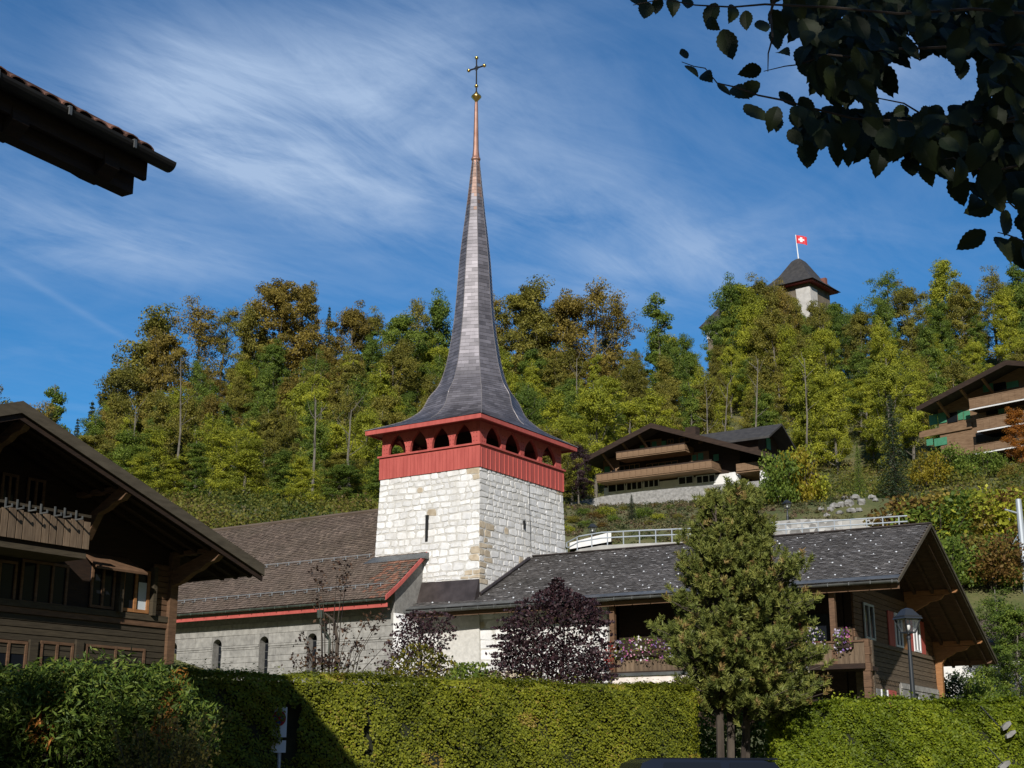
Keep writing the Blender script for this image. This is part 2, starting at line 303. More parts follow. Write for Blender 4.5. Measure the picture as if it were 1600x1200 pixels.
# ------------------------------------------------------------------ church tower
T = Frame(-1.959, 70.0, 57.0)
RB = 1.282; WA0 = 5.952/2; ZS = 15.34
def hA(z): return WA0+.0295*(ZS-z)
def hB(z): return hA(z)*RB
tower = thing('church_tower', 'white stone church tower with red wooden belfry and tall flared copper spire', 'church tower', T.P(0, 0, 3))
mb = MB(); z0 = 2.0
mb.hexa([T.P(s*hA(z0), q*hB(z0), z0) for s, q in ((-1, -1), (-1, 1), (1, 1), (1, -1))]+[T.P(s*hA(ZS), q*hB(ZS), ZS) for s, q in ((-1, -1), (-1, 1), (1, 1), (1, -1))])
mb.build('masonry_core', m_mortar, tower)
stone_meshes = 0
def stone_wall(parent, mapf, rows, width, mats, pick, seed, depth=.02, gap=.012, wrange=(.26, .66), skip=None, name='stone', limit=150, wave=.018):
    """irregular courses of single stones. mapf(s, z, n) -> world point, s in -width..width/2"""
    rg = random.Random(seed); z = rows[0]; cnt = 0; acc = []; mapo = mapf
    def mapf(s_, z_, n_): k_ = min(1, (rows[1]-z_)/.3, (z_-rows[0])/.3); return mapo(s_, z_+wave*max(0, k_)*math.sin(1.9*s_+3.1*z_+seed), n_)
    while z < rows[1]-.06:
        hgt = min(rg.uniform(rows[2], rows[3]), rows[1]-z)
        if rows[1]-z-hgt < .16: hgt = rows[1]-z
        W = width(z+hgt/2); s = -W
        while s < W-.04:
            wd = rg.uniform(*wrange)*(.7+.6*hgt/.45)
            if W-s-wd < .26: wd = W-s
            s1 = min(s+wd, W); g0 = gap*rg.uniform(.7, 1.6); parts = [(z, z+hgt)]
            if hgt > .4 and wd < .5 and rg.random() < .22: m_ = z+hgt*rg.uniform(.4, .6); parts = [(z, m_), (m_, z+hgt)]
            for (za, zb) in parts:
                if skip and skip(s, s1, za, zb): continue
                x0, x1, y0, y1 = s+g0, s1-g0, za+g0, zb-g0
                j = lambda k=.055: rg.uniform(-k*.35, k)
                c = min(.2, (x1-x0)*.34, (y1-y0)*.38); cc = [c*rg.uniform(.25, 1.2) for _ in range(8)]
                if s == -W: x0 -= g0; cc[0] *= .2; cc[7] *= .2
                if s1 == W: x1 += g0; cc[3] *= .2; cc[4] *= .2
                e0 = 0 if s == -W else 1; e1 = 0 if s1 == W else 1
                poly = [(x0+cc[0], y0+j()), (x1-cc[1]*.9, y0+j()), (x1-j()*e1, y0+cc[2]), (x1-j()*e1, y1-cc[3]), (x1-cc[4], y1-j()), (x0+cc[5], y1-j()), (x0+j()*e0, y1-cc[6]), (x0+j()*e0, y0+cc[7])]
                mx, my = (x0+x1)/2, (y0+y1)/2; d = depth*rg.uniform(.6, 1.25); k = .86
                tx, ty = rg.uniform(-.012, .012), rg.uniform(-.012, .012)
                v = [mapf(px_, py_, -.03) for px_, py_ in poly]+[mapf(px_, py_, d*.55) for px_, py_ in poly]+[mapf(mx+(px_-mx)*k, my+(py_-my)*k, d+tx*(px_-mx)/.3+ty*(py_-my)/.3) for px_, py_ in poly]
                fs = [(i, (i+1) % 8, 8+(i+1) % 8, 8+i) for i in range(8)]+[(8+i, 8+(i+1) % 8, 16+(i+1) % 8, 16+i) for i in range(8)]+[tuple(range(16, 24))]
                acc.append(((x1-x0)*(y1-y0), v, fs, pick(mx, my, rg)))
            s = s1
        z += hgt
    acc.sort(key=lambda q: -q[0])
    for q in acc[:limit]: MB().add(q[1], q[2]).build(name, mats[q[3]], parent)
    for k in range(len(mats)):
        rest = MB()
        for q in acc[limit:]:
            if q[3] == k: rest.add(q[1], q[2])
        if rest.v: rest.build('small_stones', mats[k], parent, stuff=True)
    return len(acc)
def pick_f(s, z, rg):
    if s < -hA(z)+1.0 and z < 11.4 and rg.random() < .5: return 1
    if s < -hA(z)+1.2 and z > 14.8 and rg.random() < .8: return 1
    if rg.random() < .02: return 1
    return 0
def pick_r(s, z, rg):
    if s < -hB(z)+.9 and z < 12.6 and rg.random() < .6: return 1
    return 1 if rg.random() < .025 else 0
# front face (towards the lane): s runs along a ; right face: s runs along b
slit = lambda s0, s1, za, zb: False
n1_ = stone_wall(tower, lambda s, z, n: T.P(s, -hB(z)-n, z), (9.75, ZS, .19, .42), hA, [m_stone, m_tan], pick_f, 3, skip=lambda s0, s1, za, zb: s0 < .06 and s1 > -.14 and za < 13.2 and zb > 12.05 and (s1-s0) < .3)
n2_ = stone_wall(tower, lambda s, z, n: T.P(-hA(z)-n, s, z), (9.75, ZS, .19, .40), hB, [m_stone, m_tan], pick_r, 8, wrange=(.28, .72))
mb = MB().box(T, -.10, .04, -hB(12.6)-.075, -hB(12.6)+.05, 11.97, 13.25); mb.build('arrow_slit', m_black, tower)
mb = MB(); b_, z_ = T.on_a(819, 825, -hA(12)); mb.box(T, -hA(12.5)-.075, -hA(12.5)+.05, b_-.05, b_+.05, 12.85, 13.25); mb.build('arrow_slit', m_black, tower)
# lightning rod cable on the right face
mb = MB(); mb.tube([T.P(-hA(15.3)-.07, .45, 15.4), T.P(-hA(12)-.08, .45, 11.9)], .012, 5); mb.build('lightning_cable', m_iron, tower)
# belfry: board band, rail, posts with pointed arches
ha, hb = 6.005/2, 7.698/2; ZR = 16.40; ZE = 17.54
mb = MB()
for s, q in ((-1, 0), (1, 0)): mb.box(T, s*ha-.03, s*ha+.03, -hb-.03, hb+.03, ZS-.03, ZR)
for q in (-1, 1): mb.box(T, -ha+.03, ha-.03, q*hb-.03, q*hb+.03, ZS-.03, ZR)
mb.build('parapet_board', m_red, tower)
bat = MB().box(Frame(0, 0, 57), -.035, .0, -.035, .035, 0, ZR-ZS-.10).mesh('batten', m_red)
bp = np.linspace(-hb+.12, hb-.06, 20)
for i, b_ in enumerate(bp):
    o = link('batten', bat, tower)
    o.location = Vector(T.P(-ha-.029, b_+.03*math.sin(i*2.7), ZS-.02))
seam = MB().box(Frame(0, 0, 57), -.005, .005, -.008, .0, 0, ZR-ZS-.10).mesh('board_joint', m_reddark)
for i in range(27):
    o = link('board_joint', seam, tower); o.location = Vector(T.P(-ha+.2+i*(2*ha-.4)/26, -hb-.029, ZS-.02))
mb = MB()
for s in (-1, 1): mb.box(T, s*(ha+.035)-.075, s*(ha+.035)+.075, -hb-.11, hb+.11, ZR+.002, ZR+.09)
for q in (-1, 1): mb.box(T, -ha+.04, ha-.04, q*(hb+.035)-.075, q*(hb+.035)+.075, ZR+.002, ZR+.09)
mb.build('parapet_rail', m_red, tower)
mb = MB(); mb.box(T, -ha+.2, ha-.2, -hb+.2, hb-.2, ZR-.25, ZR-.1); mb.build('belfry_floor', m_darkwood, tower)
mb = MB(); mb.box(T, -1.25, 1.25, -2.2, 2.2, ZR-.1, ZE+.4); mb.build('dark_core', m_darkwood, tower)  # solid dark box added so the middle openings look black
def arch_half(wd, hgt, n=7):      # from base outward edge up to the point (ogive)
    return [(wd*(1-(i/n)**2.5), hgt*(i/n)**.95) for i in range(n+1)]
def belfry_side(fixed, along, n_open=4):
    hw = along; pitch = 2*hw*.885/n_open; cs = [(-n_open/2+.5+i)*pitch for i in range(n_open)]
    ow = pitch*.40; ah = 1.06; zb = ZR+.09; zt = ZE+.25
    arch = arch_half(ow, ah)
    edges = [-hw+.07]+[None]*0
    for i in range(n_open+1):
        L_ = [(cs[i-1]+x, zb+z) for x, z in arch] if i > 0 else [(-hw+.07, zb), (-hw+.07, zt)]
        if i > 0: L_ = L_+[(cs[i-1], zt)]
        R_ = [(cs[i]-x, zb+z) for x, z in arch]+[(cs[i], zt)] if i < n_open else [(hw-.07, zb), (hw-.07, zt)]
        poly = L_+R_[::-1]
        if fixed[0] == 'b': pts = [T.P(x, fixed[1], z) for x, z in poly]; off = T.B*(.16*(-1 if fixed[1] > 0 else 1))
        else: pts = [T.P(fixed[1], x, z) for x, z in poly]; off = T.A*(.16*(-1 if fixed[1] > 0 else 1))
        post = MB().prism(pts, off).build('arch_post', m_red, tower)
        # bolt heads on the sides that face the lane
        if fixed[1] < 0:
            mm = MB(); cx = (cs[i-1]+cs[i])/2 if 0 < i < n_open else ((-hw+cs[0]-ow)/2+.05 if i == 0 else (hw+cs[-1]+ow)/2-.05)
            for dx in (-.085, .085):
                for k in range(4):
                    c_ = T.P(cx+dx, fixed[1], zb+.14+k*.2) if fixed[0] == 'b' else T.P(fixed[1], cx+dx, zb+.14+k*.2); nrm = -T.B if fixed[0] == 'b' else -T.A
                    mm.tube([c_-nrm*.01, c_+nrm*.018], .022, 6)
            mm.build('bolt', m_reddark, post)
for fx in (('b', -hb+.05), ('b', hb-.05)): belfry_side(fx, ha)
for fx in (('a', -ha+.05), ('a', ha-.05)): belfry_side(fx, hb)
ea, eb = 6.917/2, 8.868/2
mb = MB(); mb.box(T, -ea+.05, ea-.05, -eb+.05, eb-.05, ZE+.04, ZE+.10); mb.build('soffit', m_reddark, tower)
mb = MB()
for s in (-1, 1): mb.box(T, s*ea-.045, s*ea+.045, -eb-.045, eb+.045, ZE-.02, ZE+.19)
for q in (-1, 1): mb.box(T, -ea+.05, ea-.05, q*eb-.045, q*eb+.045, ZE-.02, ZE+.19)
mb.build('fascia', m_red, tower)
# spire
prof = [(17.74, 5.62, 0), (18.07, 4.62, .12), (18.38, 3.78, .28), (18.68, 3.25, .45), (19.09, 2.74, .62), (19.84, 2.33, .8), (20.4, 1.90, .9), (21.0, 1.64, .97), (22.1, 1.37, 1), (24.3, 1.06, 1), (27.7, .80, 1), (30.3, .50, 1), (33.3, .185, 1)]
pz = [p[0] for p in prof]; fz = np.concatenate([np.arange(17.74, 20.6, .13), np.arange(20.6, 33.2, .2), [33.3]])
# smooth spline through the profile (Catmull-Rom on z)
def spl(zq, k):
    ys = [p[k] for p in prof]; i = max(0, min(len(pz)-2, int(np.searchsorted(pz, zq))-1)); x0, x1 = pz[i], pz[i+1]; tt = (zq-x0)/(x1-x0)
    m0 = (ys[i+1]-ys[i-1])/(pz[i+1]-pz[i-1]) if i > 0 else (ys[1]-ys[0])/(pz[1]-pz[0]); m1 = (ys[i+2]-ys[i])/(pz[i+2]-pz[i]) if i < len(pz)-2 else (ys[-1]-ys[-2])/(pz[-1]-pz[-2]); h = x1-x0
    return (2*tt**3-3*tt**2+1)*ys[i]+(tt**3-2*tt**2+tt)*h*m0+(-2*tt**3+3*tt**2)*ys[i+1]+(tt**3-tt**2)*h*m1
base = [(ea+.07, 0), (ea+.07, eb+.07), (0, eb+.07), (-ea-.07, eb+.07), (-ea-.07, 0), (-ea-.07, -eb-.07), (0, -eb-.07), (ea+.07, -eb-.07)]
def ring(z):
    r = spl(z, 1); tt = min(1, max(0, spl(z, 2))); k = r/5.62; out = []
    for i, (a_, b_) in enumerate(base):
        th = i*math.pi/4; oa, ob = r*math.cos(th), r*math.sin(th)
        out.append((a_*k*(1-tt)+oa*tt, b_*k*(1-tt)+ob*tt))
    return out
mb = MB(); rings = [ring(z) for z in fz]; vs_ = [T.P(a_*.985, b_*.985, z) for z, rr in zip(fz, rings) for a_, b_ in rr]
mb.add(vs_, [(i*8+k, i*8+(k+1) % 8, (i+1)*8+(k+1) % 8, (i+1)*8+k) for i in range(len(fz)-1) for k in range(8)]+[tuple(range(8))[::-1]])
spire = mb.build('spire', m_browncopper, tower)
Q = []; var = []; Zq = []; rg = random.Random(5)
for i in range(len(fz)-1):
    for k in range(8):
        p00, p01 = rings[i][k], rings[i][(k+1) % 8]; p10, p11 = rings[i+1][k], rings[i+1][(k+1) % 8]
        P0 = T.P(*p00, fz[i]); P1 = T.P(*p01, fz[i]); P2 = T.P(*p11, fz[i+1]); P3 = T.P(*p10, fz[i+1])
        nrm = unit(np.cross(P1-P0, P3-P0)); nrm = nrm if nrm.dot((P0+P1)/2-T.P(0, 0, fz[i])) > 0 else -nrm
        wdt = np.linalg.norm(P1-P0); m_ = max(1, int(round(wdt/.46))); ph = .5 if i % 2 else 0
        cuts = sorted(set([0.]+[(j+ph)/m_ for j in range(m_+1) if 0.03 < (j+ph)/m_ < .97]+[1.]))
        for c0_, c1_ in zip(cuts[:-1], cuts[1:]):
            d0 = .014+.006*rg.random()
            Q.append([P0+(P1-P0)*c0_+nrm*d0, P0+(P1-P0)*(c1_-.004)+nrm*d0, P3+(P2-P3)*(c1_-.004)+nrm*.003, P3+(P2-P3)*c0_+nrm*.003]); var.append(.5+.5*(rg.random()-.5)*1.7); Zq.append(fz[i])
Q = np.array(Q); var = np.array(var); nw = rng.random(len(Q)) < np.clip((np.array(Zq)-29.8)/2.2, 0, 1)
o = link('shingles', quad_mesh('shingles', Q[~nw], m_copper_shingle, var[~nw]), spire); o['kind'] = 'stuff'
o = link('newer_shingles', quad_mesh('newer_shingles', Q[nw], m_newcopper, var[nw]), spire); o['kind'] = 'stuff'
for k in range(8):
    i0 = 3 if k % 2 == 0 else 0
    mb = MB().tube([T.P(rings[i][k][0]*1.004, rings[i][k][1]*1.004, fz[i]+.01) for i in range(i0, len(fz))], [.020]*(len(fz)-i0), 5)
    mb.build('hip_roll', m_hip, spire)
top = MB().lathe(T.P(0, 0, 0), [(.30, 31.6), (.30, 31.7), (.20, 33.2), (.255, 33.28), (.255, 33.36), (.2, 33.45), (.155, 33.9), (.10, 36.4), (.085, 36.7)], 12)
top.build('copper_needle', m_copper, spire, smooth=False)
fin = MB().lathe(T.P(0, 0, 0), [(.07, 36.65), (.10, 36.8), (.28, 37.0), (.28, 37.06), (.10, 37.25), (.06, 37.35)], 12).build('gilded_knob', m_gold, tower, smooth=True)
cr = MB().tube([T.P(0, 0, 37.3), T.P(0, 0, 39.35)], .045, 6); zc = 38.78; cr.tube([T.P(-.48, 0, zc), T.P(.48, 0, zc)], .045, 6)
for dz in (-.17, .17):
    for da in (-.17, .17): cr.tube([T.P(0, 0, zc+dz), T.P(da, 0, zc)], .02, 5)
cross = cr.build('cross', m_iron, tower)
for c_ in (T.P(0, 0, 39.4), T.P(-.52, 0, zc), T.P(.52, 0, zc), T.P(0, 0, 37.68)):
    MB().lathe(c_, [(.02, -.11), (.085, -.06), (.11, 0), (.085, .06), (.02, .11)], 8).build('gilded_ball', m_gold, cross, smooth=True)
# ------------------------------------------------------------------ nave
nave = thing('church_nave', 'long stone church nave with brown tiled roof and arched windows left of the tower', 'church', T.P(10, -3, 3))
SL = .80; ZRID = 14.62
def nz(b_): return ZRID-SL*abs(b_)              # top surface of the roof
def roof_slab(parent, fr, a0, a1, b0, b1, zf, th, mat, name='roof'):
    mb = MB(); mb.hexa([fr.P(a0, b0, zf(b0)-th), fr.P(a0, b1, zf(b1)-th), fr.P(a1, b1, zf(b1)-th), fr.P(a1, b0, zf(b0)-th), fr.P(a0, b0, zf(b0)), fr.P(a0, b1, zf(b1)), fr.P(a1, b1, zf(b1)), fr.P(a1, b0, zf(b0))])
    return mb.build(name, mat, parent)
BG = -7.0
nroof = roof_slab(nave, T, -.05, 26, BG, -.0, nz, .16, m_darkwood)
nroof2 = roof_slab(nave, T, 3.2, 26, 0.0, 7.0, nz, .16, m_tile, 'rear_roof')
def tile_field(fr, a0, a1, b0, b1, zf, exp, wid, seed, jit=.012, aedge=None):
    """single overlapping tiles on the slope, rows run along a; b0 is the eave side"""
    rg = np.random.default_rng(seed); dz = zf(b1)-zf(b0); L = math.hypot(b1-b0, dz); n = int(L/exp); Q = []
    db, dzz = (b1-b0)/n, dz/n; nb, nz_ = -dz/L*np.sign(b1-b0), abs(b1-b0)/L
    for i in range(n):
        m = int((a1-a0)/wid); aa = a0+(np.arange(m)+(.5 if i % 2 else 0))*wid
        for a_ in aa:
            l0 = .040+rg.uniform(-jit, jit); l1 = .010+rg.uniform(-.003, .003); tw = rg.uniform(-.006, .006); e = rg.uniform(-.012, .012)
            bb0 = b0+db*(i+e); z_0 = zf(b0)+dzz*(i+e); bb1 = b0+db*(i+1.12); z_1 = zf(b0)+dzz*(i+1.12)
            Q.append([fr.P(a_+.006, bb0+nb*(l0+tw), z_0+nz_*(l0+tw)), fr.P(a_+wid-.006, bb0+nb*(l0-tw), z_0+nz_*(l0-tw)), fr.P(a_+wid-.006, bb1+nb*l1, z_1+nz_*l1), fr.P(a_+.006, bb1+nb*l1, z_1+nz_*l1)])
    return np.array(Q)
Q = tile_field(T, -.05, 20, BG, 0, nz, .19, .17, 1)
var = rng.uniform(0, 1, len(Q)); cen = Q.mean(1)
rel = cen-T.o; la = rel@T.A; lb = rel@T.B
newt = (la < 2.6) & (lb < -4.15) & (rng.random(len(Q)) < .5*np.clip(1.1-np.abs(la-(.9+.35*(lb+5.5)))/1.3, 0, 1))
lich = (rng.random(len(Q)) < .06) & (lb > -3.5)
var = np.where(lich, 1.6, var)
o = link('roof_tiles', quad_mesh('roof_tiles', Q[~newt], m_tile, var[~newt]), nroof); o['kind'] = 'stuff'
o = link('newer_roof_tiles', quad_mesh('newer_roof_tiles', Q[newt], m_redtile, rng.uniform(0, 1, newt.sum())), nroof); o['kind'] = 'stuff'
mb = MB(); mb.tube([T.P(3.1, 0, ZRID+.04), T.P(26, 0, ZRID+.04)], .11, 8); mb.build('ridge_capping', m_tile, nroof)
# verge board, eave board and gutter
mb = MB(); bs = np.linspace(-4.0, BG-.08, 9)
fl = lambda b_: nz(b_)+.10*max(0, (-b_-5.6)/1.4)**2
for i in range(8):
    b0_, b1_ = bs[i], bs[i+1]
    mb.hexa([T.P(-.12, b0_, fl(b0_)-.17), T.P(-.12, b1_, fl(b1_)-.17), T.P(-.06, b1_, fl(b1_)-.17), T.P(-.06, b0_, fl(b0_)-.17), T.P(-.12, b0_, fl(b0_)+.05), T.P(-.12, b1_, fl(b1_)+.05), T.P(-.06, b1_, fl(b1_)+.05), T.P(-.06, b0_, fl(b0_)+.05)])
mb.build('verge_board', m_red, nave)
mb = MB().box(T, -.04, 26, BG+.08, BG+.14, nz(BG)-.42, nz(BG)-.24); mb.build('eave_board', m_red, nave)
def gutter(parent, fr, a0, a1, b_, z_, r, mat, step, name='gutter'):
    mb = MB(); n = 8; vs_ = []; fs = []
    for a_ in (a0, a1):
        for rr in (r, r*.86):
            for k in range(n+1): th = math.pi+math.pi*k/n; vs_.append(fr.P(a_, b_+rr*math.cos(th), z_+rr*math.sin(th)))
    m = n+1
    for k in range(n): fs += [(k, k+1, 2*m+k+1, 2*m+k), (m+k+1, m+k, 3*m+k, 3*m+k+1), (k, m+k, m+k+1, k+1), (2*m+k+1, 3*m+k+1, 3*m+k, 2*m+k)]
    fs += [(0, 2*m, 3*m, m), (m-1, 2*m-1, 4*m-1, 3*m-1)]
    g_ = mb.add(vs_, fs).build(name, mat, parent)
    F0 = Frame(0, 0, math.degrees(math.atan2(-fr.A[0], fr.A[1]))); st = MB().box(F0, -.018, .018, -r-.012, r+.10, 0, .018).box(F0, -.018, .018, -r-.014, -r-.002, -.10, 0).mesh('gutter_strap', mat); a_ = a0+.2
    while a_ < a1: o_ = link('gutter_strap', st, g_); o_.location = Vector(fr.P(a_, b_, z_)); a_ += step
    return g_
gutter(nave, T, -.05, 26, BG-.08, nz(BG)-.05, .10, m_greencopper, .8)
# snow rails
def snow_rail(parent, fr, a0, a1, b_, zf, step):
    mb = MB(); z_ = zf(b_)+.16; mb.tube([fr.P(a0, b_, z_), fr.P(a1, b_, z_)], .018, 5); o_ = mb.build('snow_rail', m_railgrey, parent)
    F0 = Frame(0, 0, math.degrees(math.atan2(-fr.A[0], fr.A[1]))); d_ = zf(b_); st = MB().box(F0, -.02, .02, -.015, .015, -.02, z_-d_+.03).box(F0, -.03, .03, -.2, .016, .0, .03).mesh('rail_bracket', m_railgrey); a_ = a0+.15
    while a_ < a1: q_ = link('rail_bracket', st, o_); q_.location = Vector(fr.P(a_, b_, d_)); a_ += step
def slope_b(u, v):                              # where a pixel's ray meets the front roof slope
    lo, hi = -7.0, 0.0
    for _ in range(40):
        m_ = (lo+hi)/2; a_, z_ = T.on_b(u, v, m_)
        if z_ > nz(m_): lo = m_
        else: hi = m_
    return m_
snow_rail(nave, T, .75, 24, slope_b(450, 929), nz, .75)
snow_rail(nave, T, 3.3, 24, slope_b(520, 877), nz, .75)
# flashing against the tower
a0_, z0_ = T.on_b(671, 870, -4.0)
mb = MB(); fb = -hB(11.2)-.06
mb.hexa([T.P(-.24, fb-.42, nz(fb-.42)+.05), T.P(-.24, fb-.02, nz(fb-.42)+.05), T.P(3.45, fb-.02, nz(fb-.42)+.05), T.P(3.45, fb-.42, nz(fb-.42)+.05), T.P(-.24, fb-.05, 11.42), T.P(-.24, fb, 11.42), T.P(3.08, fb, 11.42), T.P(3.08, fb-.05, 11.42)])
mb.build('flashing', m_zinc, nave)
# nave wall with real blocks and arched windows
BW = -6.15; ZW0, ZW1 = 1.5, 9.0
wins = [T.on_b(u, v, BW) for u, v in ((271, 1001), (340, 999), (413, 995), (488, 991))]
wc = [q[0] for q in wins]; wtop = [q[1] for q in wins]; ztop = float(np.mean(wtop)); whw = .30
mb = MB(); ztr = nz(BW)-.16
aa = sorted(wc); edges = [0.12]
# back wall pieces around the openings (column strips), then arch heads
cur = .12
def pier(a0, a1, z0, z1): mb.box(T, a0, a1, BW, BW+.7, z0, z1)
for c_ in aa:
    pier(cur, c_-whw, ZW0, ztr); cur = c_+whw
    pier(c_-whw, c_+whw, ztop+.004, ztr); pier(c_-whw, c_+whw, ZW0, ztop-3.0)
    n = 8
    for k in range(n):                            # spandrels that leave a round head
        t0, t1 = math.pi*k/n, math.pi*(k+1)/n; x0, x1 = c_-whw*math.cos(t0), c_-whw*math.cos(t1); y0, y1 = ztop-whw+whw*math.sin(t0), ztop-whw+whw*math.sin(t1)
        mb.hexa([T.P(x0, BW, y0), T.P(x0, BW+.7, y0), T.P(x1, BW+.7, y1), T.P(x1, BW, y1), T.P(x0, BW, ztop+.004), T.P(x0, BW+.7, ztop+.004), T.P(x1, BW+.7, ztop+.004), T.P(x1, BW, ztop+.004)])
pier(cur, 26, ZW0, ztr)
wall = mb.build('nave_wall', m_greymortar, nave)
for c_ in aa:
    wn = MB().box(T, c_-whw, c_+whw, BW+.42, BW+.46, ztop-3.0, ztop).build('arched_window', m_glass, nave)
    bars = MB()
    for k in range(1, 8): bars.box(T, c_-whw, c_+whw, BW+.40, BW+.418, ztop-3+k*.38, ztop-3+k*.38+.03)
    bars.box(T, c_-.02, c_+.02, BW+.395, BW+.418, ztop-3, ztop); bars.build('glazing_bar', m_zinc, wn)
zl = T.on_b(450, 1006, BW)[1]
def blocks(a0, a1, z0, z1, seed, hr, wr):
    rg = random.Random(seed); z = z0
    while z < z1-.05:
        hgt = min(rg.uniform(*hr), z1-z); a_ = a0-rg.uniform(0, .3)
        while a_ < a1:
            wd = rg.uniform(*wr); s0, s1 = max(a_, a0), min(a_+wd, a1); a_ += wd
            segs = [(s0, s1)]
            for c_ in aa:
                if z+hgt > ztop-3 and z < ztop+.02:
                    ns = []
                    for q0, q1 in segs:
                        if q1 < c_-whw or q0 > c_+whw: ns.append((q0, q1))
                        else:
                            if q0 < c_-whw: ns.append((q0, c_-whw))
                            if q1 > c_+whw: ns.append((c_+whw, q1))
                    segs = ns
            for q0, q1 in segs:
                if q1-q0 < .08: continue
                g_ = .006; d = rg.uniform(.018, .035); i_ = .02
                v = [T.P(q0+g_, BW+.01, z+g_), T.P(q1-g_, BW+.01, z+g_), T.P(q1-g_, BW+.01, z+hgt-g_), T.P(q0+g_, BW+.01, z+hgt-g_)]+[T.P(q0+g_, BW-d*.6, z+g_), T.P(q1-g_, BW-d*.6, z+g_), T.P(q1-g_, BW-d*.6, z+hgt-g_), T.P(q0+g_, BW-d*.6, z+hgt-g_)]+[T.P(q0+i_, BW-d, z+i_), T.P(q1-i_, BW-d, z+i_), T.P(q1-i_, BW-d, z+hgt-i_), T.P(q0+i_, BW-d, z+hgt-i_)]
                MB().add(v, [(0, 1, 5, 4), (1, 2, 6, 5), (2, 3, 7, 6), (3, 0, 4, 7), (4, 5, 9, 8), (5, 6, 10, 9), (6, 7, 11, 10), (7, 4, 8, 11), (8, 9, 10, 11)]).build('stone_block', m_greystone, wall)
        z += hgt
blocks(.14, 14.6, zl-1.9, zl-.05, 2, (.28, .4), (.5, 1.15))
blocks(.14, 14.6, zl+.05, zl+1.15, 5, (.34, .6), (.6, 1.5))
# string course between the windows
for q0, q1 in zip([.12]+[c+whw+.03 for c in aa], [c-whw-.03 for c in aa]+[15]):
    MB().box(T, q0, q1, BW-.055, BW+.0, zl-.045, zl+.045).build('string_course', m_greystone, wall)
# end wall of the nave and the corner pier beside the annex
mb = MB(); mb.prism([T.P(.115, BW+.01, 2), T.P(.115, -3.6, 2), T.P(.115, -3.6, nz(-3.6)-.2), T.P(.115, BW+.01, nz(BW)-.2)], T.A*.5); mb.build('end_wall', m_greymortar, nave)
mb = MB(); mb.hexa([T.P(-.75, BW-.10, 2), T.P(-.75, BW+1.2, 2), T.P(.11, BW+1.2, 2), T.P(.11, BW-.10, 2), T.P(-.35, BW-.08, 7.9), T.P(-.35, BW+1.2, 7.9), T.P(.11, BW+1.2, 8.4), T.P(.11, BW-.08, 8.4)])
mb.build('buttress', m_stone, nave)
# downpipe with hopper
a_, z_ = T.on_b(503, 948, BG+.1)
mb = MB(); mb.lathe(T.P(a_, BG-.02, 0), [(.13, 8.3), (.16, 8.62), (.16, 8.66)], 8); mb.tube([T.P(a_, BG-.02, 8.35), T.P(a_, BG+.1, 8.0), T.P(a_, BW-.12, 7.4), T.P(a_, BW-.12, 3)], .055, 7); mb.build('downpipe', m_greencopper, nave)
# ------------------------------------------------------------------ timber chalet that leans on the tower (right)
K = Frame(17.89, 59.25, 60.0)
chal = thing('timber_chalet', 'brown timber chalet with grey shingle roof and open gable right of the tower', 'chalet', K.P(10, 0, 3.5))
ZK = 11.57; bL, zL = -5.87, 8.58; bR, zR = 11.2, 6.53
def kz(b_): return ZK+(zL-ZK)*(b_/bL) if b_ < 0 else ZK+(zR-ZK)*(b_/bR)
AE = 23.45
kroof = roof_slab(chal, K, 0.06, AE, bL, 0, kz, .13, m_darkwood)
kroof2 = roof_slab(chal, K, 0.06, 19.6, 0.0, bR, kz, .13, m_darkwood, 'rear_roof')
Q = tile_field(K, 0.0, AE, bL-.05, 0, kz, .16, .22, 7, jit=.007); var = rng.uniform(0, 1, len(Q))
var = np.where(rng.random(len(Q)) < .035, rng.uniform(2.0, 3.6, len(Q)), var)      # pale weathered shingles
rel = Q.mean(1)-T.o; ta, tb = rel@T.A, rel@T.B
keep = ~((np.abs(ta) < hA(10.5)-.05) & (np.abs(tb) < hB(10.5)-.05))
o = link('roof_shingles', quad_mesh('roof_shingles', Q[keep], m_slate, var[keep]), kroof); o['kind'] = 'stuff'
Qr = tile_field(K, 0.0, 19.5, bR+.05, 0, kz, .3, .5, 9); o = link('rear_roof_shingles', quad_mesh('rear_roof_shingles', Qr, m_slate, rng.uniform(0, 1, len(Qr))), kroof2); o['kind'] = 'stuff'
# snow guards in rows on the slope; pale colour stands in for glints
sg = MB(); sb = math.atan2(zL-ZK, bL); gn = unit(-K.B*math.sin(sb)+np.array([0, 0, math.cos(sb)])) if False else None
guard = MB().lathe((0, 0, 0), [(.075, 0), (.095, .03), (.08, .07), (.03, .1)], 7).mesh('snow_guard', m_snowdot, True)
rgk = random.Random(3); ng = 0
for i, b_ in enumerate(np.arange(-5.3, -.2, .52)):
    for a_ in np.arange(.6+(i % 2)*.55, 22, 1.12):
        p = K.P(a_+rgk.uniform(-.22, .22), b_+rgk.uniform(-.12, .12), 0); r_ = p-T.o
        if rgk.random() < .3: continue
        if abs(r_@T.A) < hA(10)+.1 and abs(r_@T.B) < hB(10)+.2: continue
        if a_ > 19.5 and b_ > -4.2: continue
        q = (p-K.o)@K.B
        og = link('snow_guard', guard, kroof); og.location = (float(p[0]), float(p[1]), kz(q)+.04); ng += 1
        og.rotation_euler = (R(rgk.uniform(20, 34)), R(rgk.uniform(-8, 8)), R(-30)); sc_ = rgk.uniform(.32, .58); og.scale = (sc_, sc_, sc_)
